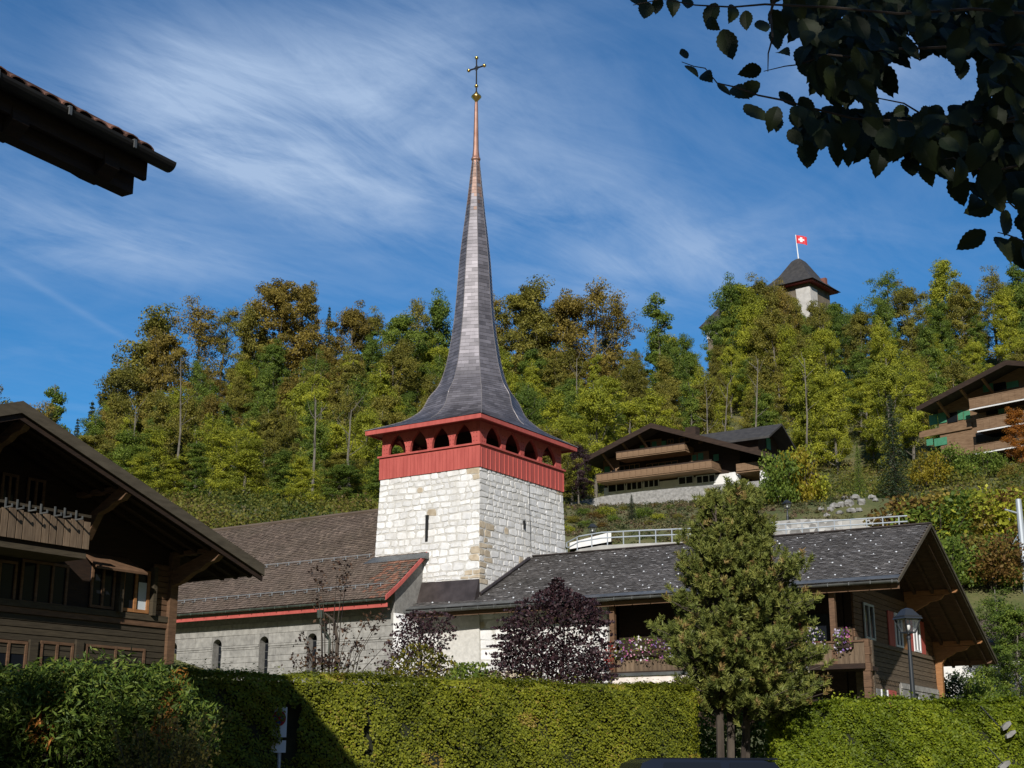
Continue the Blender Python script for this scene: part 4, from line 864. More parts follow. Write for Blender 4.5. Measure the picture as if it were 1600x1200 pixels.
MB().prism([E0.P(.9, -14, ZG-.6), E0.P(1.15, -14, ZG-.6), E0.P(1.15, -14, ZG+.5), E0.P(.9, -14, ZG+.4)], E0.B*12.2).build('wall_plate', m_darkwood, nh)
MB().prism([E0.P(1.2, -13.4, -.1), E0.P(11, -13.4, -.1), E0.P(11, -13.4, ez(1)-.1), E0.P(6, -13.4, ez(6)-.2), E0.P(1.2, -13.4, ez(1.2)-.2)], E0.B*10.8).build('wall', m_white, nh)
# ------------------------------------------------------------------ chalet on the slope above the roof
p_ = at(1030, 740, 165); M = Frame(p_[0], p_[1], 57.0); ZM0 = 31.2
mc = thing('hill_chalet', 'wide brown hillside chalet with stacked balconies and green shutters above the road', 'chalet', M.P(-2, 5, ZM0))
ra, rz, la_, lz_, rra, rrz = -.61, 41.0, 9.06, 37.7, -15.48, 35.57
def mz(a_): return rz-(rz-lz_)/(la_-ra)*(a_-ra) if a_ > ra else rz-(rz-rrz)/(ra-rra)*(ra-a_)
def gable_roof(parent, fr, a0, ridge, a1, zf, b0, b1, th, mat, vb=m_hilldark):
    for q0, q1 in ((a0, ridge), (ridge, a1)):
        mb = MB(); mb.hexa([fr.P(q0, b0, zf(q0)-th), fr.P(q0, b1, zf(q0)-th), fr.P(q1, b1, zf(q1)-th), fr.P(q1, b0, zf(q1)-th), fr.P(q0, b0, zf(q0)), fr.P(q0, b1, zf(q0)), fr.P(q1, b1, zf(q1)), fr.P(q1, b0, zf(q1))]); rf = mb.build('roof', mat, parent)
        mb = MB(); mb.hexa([fr.P(q0, b0-.08, zf(q0)-th-.3), fr.P(q0, b0-.01, zf(q0)-th-.3), fr.P(q1, b0-.01, zf(q1)-th-.3), fr.P(q1, b0-.08, zf(q1)-th-.3), fr.P(q0, b0-.08, zf(q0)+.03), fr.P(q0, b0-.01, zf(q0)+.03), fr.P(q1, b0-.01, zf(q1)+.03), fr.P(q1, b0-.08, zf(q1)+.03)]); mb.build('verge_board', vb, rf)
gable_roof(mc, M, la_, ra, rra, mz, -3, 14, .3, m_hillroof)
wl, wr = 7.5, -10.5
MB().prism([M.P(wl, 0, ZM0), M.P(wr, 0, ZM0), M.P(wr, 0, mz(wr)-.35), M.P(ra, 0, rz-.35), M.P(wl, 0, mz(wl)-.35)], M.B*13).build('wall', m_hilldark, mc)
zg = M.on_b(1030, 755, -.1)[1]
MB().box(M, wr-.05, wl+.05, -.12, 0, ZM0, zg+.2).build('ground_floor', m_white, mc)
def mbal(u0, u1, vt, vb, umid, depth, name='balcony'):
    a0 = M.on_b(u0, vt, -depth)[0]; a1 = M.on_b(u1, vt, -depth)[0]; zt_ = M.on_b(umid, vt, -depth)[1]; zb_ = M.on_b(umid, vb, -depth)[1]
    bal = MB().box(M, a1, a0, -depth, 0, zb_-.12, zb_+.1).build('balcony', m_hillwood, mc)
    MB().box(M, a1-.05, a0+.05, -depth-.1, -depth+.02, zt_-.1, zt_+.06).build('rail', m_hilldark, bal)
    n = int(abs(a1-a0)/.75)
    pm = MB().box(Frame(0, 0, 57), -.365, .365, -.09, -.03, 0, zt_-zb_-.12).mesh('balcony_panel', m_hillwood)
    for i in range(n):
        o = link('balcony_panel', pm, bal); o.location = Vector(M.P(a1+(i+.5)*(a0-a1)/n, -depth, zb_+.02))
    for q in (a1, a0): MB().box(M, q-.04, q+.04, -depth, -.05, zb_+.1, zt_-.1).build('side_panel', m_hillwood, bal)
    return a0, a1, zb_, zt_
mbal(963, 1070, 700, 710, 1015, 2.4); mbal(932, 1112, 730, 742, 1020, 2.6)
# right terrace balcony wrapping the corner, on posts
zt_, zb_ = M.on_b(1150, 722, -2.6)[1], M.on_b(1150, 735, -2.6)[1]
MB().box(M, -14.2, -10.6, -1.5, 9, zb_-.1, zb_+.1).build('terrace', m_hillwood, mc)
for i in range(5): MB().box(M, -10.7-i*.72, -10.7-i*.72-.7, -1.62, -1.52, zb_+.1, zt_).build('balcony_panel', m_hillwood, mc)
for i in range(12): MB().box(M, -14.3, -14.2, -1.5+i*.85, -1.5+i*.85+.83, zb_+.1, zt_).build('balcony_panel', m_hillwood, mc)
for a_, b_ in ((-13.9, -1.2), (-13.9, 4)): MB().box(M, a_-.35, a_+.35, b_-.35, b_+.35, ZM0, zb_-.12).build('terrace_post', m_white, mc)
# slanted white pier
a_, z_ = M.on_b(1130, 750, -1.5); MB().prism([M.P(-8.6, -1.4, ZM0), M.P(-11.6, -1.4, ZM0), M.P(-10.4, -1.4, zb_+.1), M.P(-9.7, -1.4, zb_+.1)], M.B*.5).build('white_pier', m_white, mc)
def mwin(u0, v0, u1, v1, mat=m_glass, frame=None, name='window', off=.04, fw=.1, mull=1):
    p = [M.on_b(u, v, -off) for u, v in ((u0, v0), (u1, v0), (u0, v1), (u1, v1))]; a1, a0 = (p[0][0]+p[2][0])/2, (p[1][0]+p[3][0])/2; z1, z0 = (p[0][1]+p[1][1])/2, (p[2][1]+p[3][1])/2
    w_ = MB().box(M, a0, a1, -off-.05, -off, z0, z1).build(name, mat, mc)
    if frame:
        m_ = MB()
        for q in [a0]+[a0+(a1-a0)*(i+1)/(mull+1)-fw/2 for i in range(mull)]+[a1-fw]: m_.box(M, q, q+fw, -off-.1, -off-.052, z0, z1)
        for q in (z0, z1-fw): m_.box(M, a0+fw, a1-fw, -off-.095, -off-.052, q, q+fw)
        m_.build('frame', frame, w_)
    return w_
for u0, u1, v0, v1, ml in ((950, 977, 752, 769, 1), (979, 1004, 749, 766, 2), (1006, 1030, 747, 762, 2)): mwin(u0, v0, u1, v1, frame=m_whitepaint, off=.14, mull=ml)
for u0, u1, v0, v1, ml in ((1060, 1084, 744, 757, 1), (1088, 1118, 742, 755, 2)): mwin(u0, v0, u1, v1, frame=m_whitepaint, off=.14, mull=ml)
for u0, v0, u1, v1 in ((1000, 696, 1007, 702), (1019, 690, 1026, 699), (1034, 689, 1041, 696), (945, 729, 953, 741), (1082, 711, 1088, 720), (1091, 708, 1099, 719), (1115, 710, 1123, 720)): mwin(u0, v0, u1, v1, m_green, name='shutter')
mwin(1009, 689, 1018, 701, m_glass, m_hillwood, mull=0); mwin(1043, 686, 1053, 694, m_glass, m_hillwood); mwin(1061, 683, 1078, 692, m_glass, m_hillwood); mwin(955, 731, 963, 741, m_glass, m_hillwood, mull=0); mwin(968, 726, 1000, 738, m_glass, m_hillwood, mull=3); mwin(1010, 722, 1060, 732, m_glass, m_hillwood, mull=4); mwin(1092, 685, 1098, 693, m_glass, m_hillwood)
mwin(1006, 687, 1034, 703, m_hillwood, name='painted_sunlight_panel', off=.01); mwin(943, 716, 968, 742, m_hillwood, name='painted_sunlight_panel', off=.01); mwin(1080, 706, 1108, 722, m_hillwood, name='painted_sunlight_panel', off=.01)  # lighter timber on the dark wall paints its sunlit areas
for a_ in (6.2, 3.4, 1.2): z_ = mz(a_)-.5; MB().beam(M.P(a_, -2.8, z_), M.P(a_, 0, z_-1.5), .22, .26).build('bracket', m_hillwood, mc)
# cross gable at the right rear, and chimney
G2 = Frame(*M.P(-9.2, 8, 0)[:2], 57.0); gz = 41.6
def g2z(b_): return gz-.55*abs(b_)
for q0, q1 in ((-4.2, 0.0), (0.0, 4.2)):
    mb = MB(); mb.hexa([G2.P(-3.5, q0, g2z(q0)-.25), G2.P(-3.5, q1, g2z(q1)-.25), G2.P(9, q1, g2z(q1)-.25), G2.P(9, q0, g2z(q0)-.25), G2.P(-3.5, q0, g2z(q0)), G2.P(-3.5, q1, g2z(q1)), G2.P(9, q1, g2z(q1)), G2.P(9, q0, g2z(q0))]); mb.build('dormer_roof', m_hillroof, mc)
MB().prism([G2.P(-1.6, -3.2, 36), G2.P(-1.6, 3.2, 36), G2.P(-1.6, 3.2, g2z(3.2)-.25), G2.P(-1.6, 0, gz-.25), G2.P(-1.6, -3.2, g2z(3.2)-.25)], G2.A*9).build('dormer_wall', m_hilldark, mc)
MB().box(G2, -1.7, -1.62, -.7, .5, 38.6, 40.0).build('shutter', m_green, mc)
MB().box(M, -2.6, -1.2, 5, 6.2, 39, 42).build('chimney', m_hilldark, mc)
# ------------------------------------------------------------------ retaining walls on the slope
def poly_wall(name, label, pix, thick, mat, stones=None, capmat=None, base_drop=None, cat='wall'):
    """pix: list of (u, vtop, vbottom, Y)"""
    P = [(at(u, vt, Y), at(u, vb, Y)[2]) for u, vt, vb, Y in pix]
    root = thing(name, label, cat, (P[0][0][0], P[0][0][1], P[0][1]))
    mb = MB(); off = np.array([.1, thick, 0])
    for (t0, z0), (t1, z1) in zip(P[:-1], P[1:]):
        mb.hexa([(t0[0], t0[1], z0), (t1[0], t1[1], z1), (t1[0], t1[1]+thick, z1), (t0[0], t0[1]+thick, z0), t0, t1, t1+np.array([0, thick, 0]), t0+np.array([0, thick, 0])])
    mb.build('wall_body', mat, root); return root, P
m_slopewall = surf('rubble_wall', (.17, .165, .155), (.34, .33, .31), 3.5, rough=.95, bmp=.8, bd=.1)
mvw, tvw, bvw = newmat('dry_stone'); vo = tvw.nodes.new('ShaderNodeTexVoronoi'); vo.inputs['Scale'].default_value = 2.2; tcv = tvw.nodes.new('ShaderNodeTexCoord'); tvw.links.new(tcv.outputs['Object'], vo.inputs[0]); tvw.links.new(ramp(tvw, vo.outputs['Color'], [(.16, .155, .15), (.5, .49, .46)]), bvw.inputs['Base Color']); bvw.inputs['Roughness'].default_value = .95; bump(tvw, bvw, vo.outputs['Distance'], 1, .15)
poly_wall('terrace_wall', 'pale concrete retaining wall under the hillside chalet', [(872, 790, 840, 156), (910, 782, 835, 155), (945, 775, 830, 154), (1000, 768, 825, 153), (1060, 762, 820, 152), (1120, 757, 820, 151), (1200, 750, 815, 150), (1215, 748, 815, 152)], .6, m_slopewall)
rw, P = poly_wall('road_wall', 'pale concrete wall edging the curving hill road behind the grey roof', [(886, 868, 900, 101), (905, 858, 895, 100), (940, 852, 890, 99.5), (1000, 849, 890, 99), (1080, 846, 890, 98.5), (1160, 843, 885, 98), (1250, 838, 880, 98), (1300, 834, 880, 98), (1420, 826, 870, 98)], .5, m_concrete)
# rail along the road: each post a part
rail = thing('road_railing', 'light grey metal railing along the curving hill road', 'railing', P[0][0])
tops = [p[0]+np.array([0, .2, 0]) for p in P]
def along(pts, d):
    out = []; acc = 0; nxt = 0
    for p, q in zip(pts[:-1], pts[1:]):
        l = np.linalg.norm(q-p)
        while nxt <= acc+l: out.append(p+(q-p)*(nxt-acc)/l); nxt += d
        acc += l
    return out
for p in along(tops, 1.15): MB().tube([p, p+np.array([0, 0, .98])], .045, 6).build('railing_post', m_greypaint, rail)
for h_ in (.95, .55): MB().tube([p+np.array([0, 0, h_]) for p in tops], .05, 6).build('rail_bar', m_greypaint, rail)
poly_wall('upper_road_wall', 'grey dry stone wall above the road railing right of the pine', [(1195, 816, 838, 106), (1250, 811, 836, 106), (1310, 811, 834, 106), (1316, 812, 834, 106)], .6, mvw)
poly_wall('ramp_wall', 'smooth grey concrete ramp wall rising to the right', [(1316, 814, 836, 106), (1370, 808, 826, 106), (1432, 795, 812, 107)], .5, m_concrete)
poly_wall('far_garden_wall', 'low grey wall below the reddish hedge bank at right', [(1455, 822, 832, 100), (1530, 815, 826, 100), (1600, 806, 818, 100), (1640, 803, 815, 100)], .5, m_slopewall)
hc = at(925, 848, 103); ramp_ = MB(); ramp_.hexa([at(890, 858, 103), at(955, 846, 103), at(955, 846, 107), at(890, 858, 107), at(890, 848, 103), at(955, 831, 103), at(955, 831, 107), at(890, 848, 107)]); tag(ramp_.build('white_parapet', m_white), 'bright white curved parapet at the bend of the hill road', 'parapet')
# boulders of the rockery
rgq = np.random.default_rng(5)
def boulder(u, v, Y, s, label, group='boulders of the rockery', flat=.75):
    Y = ground_hit(u, v+3, 104., 170.); s = s*Y/118; c = at(u, v, Y); c[2] = float(H(c[0], Y))+s*.18; n = 10; vs_ = []; fs = []
    ph = rgq.uniform(0, 6, 3)
    for i in range(6):
        th = math.pi*(i+.0)/5
        for k in range(n):
            f_ = 2*math.pi*k/n; d = np.array([math.sin(th)*math.cos(f_), math.sin(th)*math.sin(f_), math.cos(th)*flat]); r_ = s*(1+.22*math.sin(3*d[0]*2+ph[0])*math.sin(2.5*d[1]*2+ph[1])+.12*math.sin(5*d[2]+ph[2])+rgq.uniform(-.07, .07))
            vs_.append(c+d*r_)
    for i in range(5):
        for k in range(n): fs.append((i*n+k, i*n+(k+1) % n, (i+1)*n+(k+1) % n, (i+1)*n+k))
    o = MB().add(vs_, fs).build('boulder', m_rock); tag(o, label, 'boulder', group)
bl = [(1283, 797, .55), (1297, 795, .6), (1292, 805, .5), (1304, 791, .8), (1314, 790, .7), (1312, 801, .6), (1330, 798, .75), (1342, 797, .6), (1326, 786, .8), (1336, 778, .7), (1350, 772, .8), (1362, 776, .6), (1358, 768, .5), (1368, 782, .5), (1346, 786, .7), (1320, 778, .5), (1363, 752, .6), (1373, 747, .5)]
for i, (u, v, s) in enumerate(bl): boulder(u, v, 118, s*.56, 'pale grey boulder in the rockery above the ramp wall')
# ------------------------------------------------------------------ chalet at the right edge
p_ = at(1520, 650, 165); U = Frame(p_[0], p_[1], 43.0); ZU0 = 38.0
uc = thing('upper_chalet', 'brown chalet with green shutters and cream trimmed balconies at right edge of the slope', 'chalet', U.P(-5, 5, ZU0))
def uz(a_): return 47.66-(47.66-44.26)/(12.19)*abs(a_+6.45)
gable_roof(uc, U, 5.74, -6.45, -18.6, uz, -3, 13, .28, m_hillroof)
MB().prism([U.P(4.6, 0, ZU0), U.P(-17.4, 0, ZU0), U.P(-17.4, 0, uz(-17.4)-.35), U.P(-6.45, 0, 47.3), U.P(4.6, 0, uz(4.6)-.35)], U.B*12).build('wall', m_hillwood, uc)
def ubox(u0, v0, u1, v1, mat, name, off=.04, th=.06, parent=None):
    p = [U.on_b(u, v, -off) for u, v in ((u0, v0), (u1, v0), (u0, v1), (u1, v1))]; a1, a0 = (p[0][0]+p[2][0])/2, (p[1][0]+p[3][0])/2; z1, z0 = (p[0][1]+p[1][1])/2, (p[2][1]+p[3][1])/2
    return MB().box(U, a0, a1, -off-th, -off, z0, z1).build(name, mat, parent or uc), (a0, a1, z0, z1)
for u0, v0, u1, v1 in ((1452, 648, 1465, 664), (1466, 645, 1479, 661), (1497, 641, 1505, 656), (1506, 642, 1516, 655), (1536, 600, 1552, 612), (1573, 596, 1592, 606), (1448, 686, 1458, 696), (1460, 684, 1480, 696), (1560, 635, 1580, 645)): ubox(u0, v0, u1, v1, m_green, 'shutter')
for u0, v0, u1, v1 in ((1480, 645, 1496, 660), (1541, 637, 1559, 648), (1525, 672, 1580, 688), (1553, 598, 1572, 610)): ubox(u0, v0, u1, v1, m_glass, 'window')
def ubal(u0, u1, vt, vb):
    um = (u0+u1)/2; a0 = U.on_b(u0, vt, -2)[0]; a1 = U.on_b(u1, vt, -2)[0]; zt_, zb_ = U.on_b(um, vt, -2)[1], U.on_b(um, vb, -2)[1]
    bal = MB().box(U, a1, a0, -2, -.01, zb_-.2, zb_).build('balcony', m_hilldark, uc)
    MB().box(U, a1, a0, -2.12, -2.01, zb_-.22, zb_-.06).build('cream_trim', m_white, bal); n = int(abs(a0-a1)/.8)
    for i in range(n): MB().box(U, a1+(a0-a1)*i/n+.01, a1+(a0-a1)*(i+1)/n-.01, -2.07, -2.0, zb_, zt_).build('balcony_panel', m_hillwood, bal)
    MB().box(U, a1, a0, -2.1, -1.98, zt_+.002, zt_+.1).build('rail', m_hillwood, bal)
ubal(1513, 1640, 612, 627); ubal(1525, 1640, 646, 663); ubal(1522, 1640, 687, 698)
ubox(1437, 667, 1520, 677, m_hillwood, 'storey_band', .02, .18)
for u in (1465, 1503, 1538): a_, z_ = U.on_b(u, 620, -2.5); MB().beam(U.P(a_, -2.7, uz(a_)-.45), U.P(a_, 0, uz(a_)-2.0), .25, .3).build('bracket', m_hillwood, uc)
# ------------------------------------------------------------------ castle on the summit
Yc = 252.0; p_ = at(1252, 480, Yc); Ct = Frame(p_[0], p_[1], 50.0); zap = at(1245, 405, Yc)[2]; zev = at(1290, 455, Yc)[2]
cas = thing('castle', 'castle with steep dark roofed tower standing on the wooded summit', 'castle', Ct.P(0, 0, zev-24))
hw_c = 4.0
MB().box(Ct, -hw_c, hw_c, -hw_c, hw_c, zev-26, zev+.4).build('tower_wall', surf('castle_plaster', (.11, .088, .06), (.20, .165, .12), .5, rough=.9, bmp=.2), cas)
MB().prism([Ct.P(-hw_c-.03, -hw_c-.03, zev-8), Ct.P(-hw_c-.03, -1.6, zev-8), Ct.P(-hw_c-.03, -1.2, zev-1), Ct.P(-hw_c-.03, -hw_c-.03, zev-1)], -Ct.A*.12).build('white_quoin', m_castlewhite, cas)
MB().prism([Ct.P(-hw_c-.03, -hw_c-.03, zev-10), Ct.P(-1.8, -hw_c-.03, zev-9), Ct.P(-1.2, -hw_c-.03, zev-1), Ct.P(-hw_c-.03, -hw_c-.03, zev-1)], -Ct.B*.12).build('white_quoin', m_castlewhite, cas)
prf = [(5.6, zev), (4.3, zev+1.1), (2.9, zev+2.7), (1.0, zap-.55), (.35, zap)]
mb = MB(); vs_ = [Ct.P(s*r_, q*r_, z_) for r_, z_ in prf for s, q in ((-1, -1), (-1, 1), (1, 1), (1, -1))]
mb.add(vs_, [(i*4+k, i*4+(k+1) % 4, (i+1)*4+(k+1) % 4, (i+1)*4+k) for i in range(len(prf)-1) for k in range(4)]+[(0, 3, 2, 1), (16, 17, 18, 19)]); croof = mb.build('tower_roof', m_hillroof, cas)
MB().box(Ct, -4.6, -3.6, 1.4, 2.2, zev+.3, zev+2.1).build('chimney', surf('brick_red', (.15, .06, .045), (.22, .09, .065), 3), croof)
MB().box(Ct, -5.2, 5.2, -5.2, 5.2, zev-.25, zev-.01).build('soffit', m_reddark, croof)
fp = Ct.P(0, 0, zap-.3); ft = at(1241.5, 367, Yc)
MB().tube([fp, (fp[0]-.3, fp[1], ft[2])], [.13, .09], 6).build('flagpole', m_whitepaint, cas)
# flag (Swiss cross), waving
n = 10; m_flag = plain('flag_red', (.62, .03, .04), .7); fx, fy, fz_ = fp[0]-.22, fp[1], ft[2]-.1
def fpt(s, t_): return (fx+s*2.0, fy+.22*math.sin(s*6)-.12, fz_-t_*1.65-.35*s+.12*math.sin(s*5))
for nm, ss, ts, off, mt in (('flag', (0, 1), (0, 1), 0, m_flag), ('flag_cross', (.22, .72), (.40, .60), -.03, m_whitepaint), ('flag_cross', (.37, .57), (.2, .8), -.034, m_whitepaint)):
    mb = MB(); vs_ = [];
    for i in range(n+1):
        s = ss[0]+(ss[1]-ss[0])*i/n
        for t_ in ts: q = fpt(s, t_); vs_.append((q[0], q[1]+off, q[2]))
    mb.add(vs_, [(2*i, 2*i+1, 2*i+3, 2*i+2) for i in range(n)])
    if nm == 'flag': flag = mb.build('flag', mt); tag(flag, 'red flag with white cross flying above the castle tower', 'flag')
    else: mb.build(nm, mt, flag)
# lower castle wing on the left with its eave showing
p_ = at(1128, 540, Yc); C2 = Frame(p_[0], p_[1], 50.0); ze2 = at(1110, 512, Yc)[2]
MB().box(C2, -7, 2.2, -1.4, 9, ze2-20, ze2+.2).build('wing_wall', MATS['castle_plaster'], cas)
MB().box(C2, -7.1, 2.3, -1.5, 9.1, ze2-2.2, ze2-.6).build('wing_band', m_castlewhite, cas)
mb = MB(); mb.add([C2.P(3.4, -2.6, ze2), C2.P(3.4, 10, ze2), C2.P(-8, 10, ze2), C2.P(-8, -2.6, ze2), C2.P(-1, 2.0, ze2+6.5), C2.P(-4, 5, ze2+6.5)], [(0, 3, 2, 1), (0, 1, 4), (1, 2, 5, 4), (2, 3, 5), (3, 0, 4, 5)]); mb.build('wing_roof', m_hillroof, cas)
# ------------------------------------------------------------------ pole with steps and guy wire at right edge
pb = at(1606, 935, 83.5); pt = at(1591, 780, 83.5)
pole = thing('utility_pole', 'grey metal utility pole with side arms at right edge of the meadow', 'utility pole', pb)
MB().tube([pb-np.array([0, 0, .5]), pt], [.24, .17], 10).build('shaft', m_greypaint, pole)
for v, u2, v2 in ((803, 1570, 796), (848, 1588, 843)): q = at(1594+(v-803)*.09, v, 83.5); MB().tube([q, at(u2, v2, 83.5)], .05, 5).build('arm', m_greypaint, pole)
MB().tube([at(1594, 830, 83.5), at(1551, 903, 85)], .03, 5).build('guy_wire', m_greypaint, pole)
# brown roof and white wall of the house behind the trees at lower right
p_ = at(1590, 975, 77); W = Frame(p_[0], p_[1], 60)
hs_ = thing('lower_house', 'small white walled house with brown roof half hidden by trees at lower right', 'house', W.P(0, 0, 4))
zw = at(1585, 950, 77)[2]; ze3 = at(1585, 1000, 75)[2]
MB().hexa([W.P(-6, -1.5, ze3-.2), W.P(-6, 3, zw-.2), W.P(6.5, 3, zw-.2), W.P(6.5, -1.5, ze3-.2), W.P(-6, -1.5, ze3), W.P(-6, 3, zw), W.P(6.5, 3, zw), W.P(6.5, -1.5, ze3)]).build('roof', m_tile, hs_)
MB().box(W, -5.5, 9.5, -.3, 3, 3, ze3-.05).build('wall', m_white, hs_)
for a_ in (-3, 1.5): 
    w_ = MB().box(W, a_, a_+.9, -.34, -.31, 5.4, 6.6).build('window', m_glass, hs_); MB().box(W, a_+.41, a_+.49, -.37, -.345, 5.4, 6.6).build('frame', m_whitepaint, w_)
# garden lamps on the slope
def lamp(u, v0, v1, Y, name, label, scale=1.0, parts=True):
    b0 = at(u, v1, Y); tp = at(u, v0, Y); h_ = tp[2]-b0[2]; s = scale
    lp = thing(name, label, 'street lamp', b0); x, y, z = b0[0], b0[1], tp[2]
    MB().lathe((x, y, 0), [(.09*s, b0[2]), (.085*s, b0[2]+h_*.25), (.065*s, b0[2]+h_*.3), (.042*s, z-.72*s), (.055*s, z-.70*s), (.055*s, z-.64*s), (.03*s, z-.63*s), (.03*s, z-.56*s)], 12).build('post', m_lampmetal, lp, smooth=False)
    F_ = Frame(x, y, 20); k0, k1, zb_, zt_ = .115*s, .215*s, z-.56*s, z-.2*s
    cg = [F_.P(a_*k0, b_*k0, zb_) for a_, b_ in ((-1, -1), (-1, 1), (1, 1), (1, -1))]; cu = [F_.P(a_*k1, b_*k1, zt_) for a_, b_ in ((-1, -1), (-1, 1), (1, 1), (1, -1))]
    cage = MB()
    for p, q in zip(cg, cu): cage.beam(p, q, .025*s, .025*s, up=(1, .3, 0))
    for ring_ in (cg, cu):
        for i in range(4): cage.beam(ring_[i], ring_[(i+1) % 4], .03*s, .03*s)
    cage.build('lantern_cage', m_lampmetal, lp)
    for i in range(4): MB().add([cg[i], cg[(i+1) % 4], cu[(i+1) % 4], cu[i]], [(0, 1, 2, 3)]).build('lantern_pane', m_lampglass, lp)
    kr = [(.245, -.195), (.235, -.17), (.11, .0), (.09, .03), (.05, .045), (.02, .06)]
    mb = MB(); vs_ = [F_.P(a_*r_*s, b_*r_*s, z+dz*s-.06*s) for r_, dz in kr for a_, b_ in ((-1, -1), (-1, 1), (1, 1), (1, -1))]
    mb.add(vs_, [(i*4+k, i*4+(k+1) % 4, (i+1)*4+(k+1) % 4, (i+1)*4+k) for i in range(len(kr)-1) for k in range(4)]+[(3, 2, 1, 0), (20, 21, 22, 23)]); mb.build('lantern_roof', m_lampmetal, lp)
    MB().lathe((x, y, z-.42*s), [(.02*s, -.1*s), (.045*s, -.06*s), (.055*s, 0), (.03*s, .06*s)], 10).build('bulb', m_bulb, lp, smooth=True)
lamp(1435, 950, 1200, 28, 'street_lamp', 'dark four sided lantern on a slim post behind the right hedge', .86)
lamp(1231, 781, 815, 112, 'street_lamp', 'small distant street lamp beside the green shrub on the slope', 1.25)
lamp(926, 818, 850, 108, 'street_lamp', 'small distant street lamp by the white parapet of the hill road', 1.25)
# ------------------------------------------------------------------ foliage colours
lf = {}
lf['green'] = leafmat('leaf_green', [(0.054, 0.096, 0.018), (0.144, 0.209, 0.031), (0.281, 0.339, 0.052)])
lf['yellowgreen'] = leafmat('leaf_yellow_green', [(0.137, 0.165, 0.020), (0.316, 0.339, 0.033), (0.550, 0.540, 0.052)])
lf['olive'] = leafmat('leaf_olive', [(0.100, 0.100, 0.021), (0.223, 0.209, 0.035), (0.388, 0.332, 0.058)])
lf['rust'] = leafmat('leaf_rust', [(.13, .105, .022), (.27, .205, .04), (.40, .30, .06)])
lf['dark'] = leafmat('leaf_dark_needle', [(.010, .020, .009), (.024, .042, .016), (.045, .066, .024)], trans=.1)
lf['yellow'] = leafmat('leaf_yellow', [(.16, .13, .012), (.30, .24, .02), (.42, .34, .04)])
lf['orange'] = leafmat('leaf_orange', [(.22, .075, .012), (.38, .14, .02), (.50, .24, .03)])
lf['purple'] = leafmat('leaf_purple', [(.014, .007, .009), (.040, .018, .022), (.085, .046, .048)], trans=.15, spec=.3, rough=.5)
lf['redbrown'] = leafmat('leaf_red_brown', [(.08, .05, .016), (.20, .11, .03), (.24, .21, .04)])
def limb_pts(p0, d, L, n, rg, curl=.25, up=.1):
    pts = [np.array(p0, float)]; d = unit(np.array(d, float))
    for i in range(n): d = unit(d+rg.normal(size=3)*curl*.4+np.array([0, 0, up])); pts.append(pts[-1]+d*L/n)
    return pts
def make_broad(seed, h=16., w=7.5, c0=.12, clumps=75, per=85, s=.15, rcl=1.0, shape='round', trunk_r=.2, limbs=16):
    rg = np.random.default_rng(seed); tb = MB(); lean = rg.normal(size=2)*.5
    tp = [np.array([lean[0]*t_**2+.12*math.sin(t_*7+seed), lean[1]*t_**2+.12*math.cos(t_*6+seed), h*.93*t_]) for t_ in np.linspace(0, 1, 9)]
    tb.tube(tp, [trunk_r*(1.15-t_)+.015 for t_ in np.linspace(0, 1, 9)], 6)
    C = []
    for i in range(limbs):
        t_ = c0+(.92-c0)*(i+rg.random()*.8)/limbs; k = int(t_*8); p = tp[k]+(tp[min(k+1, 8)]-tp[k])*(t_*8-k)
        rel = (t_-c0)/(1-c0); rad = w*.5*((1-abs(rel*2-.75)**1.8*.75) if shape == 'round' else (1-.72*rel) if shape == 'cone' else .62*(1-.35*rel))
        az_ = i*2.4+rg.random(); d = (math.cos(az_), math.sin(az_), .35+.5*rg.random()); L = max(.9, rad*rg.uniform(.75, 1.2))
        pts = limb_pts(p, d, L, 4, rg); tb.tube(pts, [trunk_r*.42*(1-t_*.6)*(1-.2*j) for j in range(5)], 4)
        for q in pts[2:]: C.append(q)
        for j in range(2):
            pp = limb_pts(pts[2+j], rg.normal(size=3)+np.array([0, 0, .5]), L*.5, 3, rg); tb.tube(pp, [trunk_r*.14, trunk_r*.1, trunk_r*.07, trunk_r*.04], 3); C += pp[1:]
    for q in tp[-3:]: C.append(q)
    C = np.array(C)[rg.permutation(len(C))]; C = C[np.arange(clumps) % len(C)]+rg.normal(size=(clumps, 3))*.35
    rc = rg.uniform(.45, 1.35, clumps)*rcl; kk = rg.integers(0, clumps, clumps*per)
    dd = unit(rg.normal(size=(clumps*per, 3)))*(rg.random((clumps*per, 1))**.45); dd[:, 2] *= .62
    P = C[kk]+dd*rc[kk][:, None]; cv = rg.normal(size=clumps)*.16
    var = np.clip(.5+cv[kk]+rg.normal(size=len(P))*.17, 0, 1)
    ok = P[:, 2] > .4
    return tb, leaves(P[ok], s, rg, up=.3, nrm=unit(dd*np.array([1, 1, 1.6])+unit(P-np.array([0, 0, h*.45]))*.6)[ok], nmix=.5), var[ok]
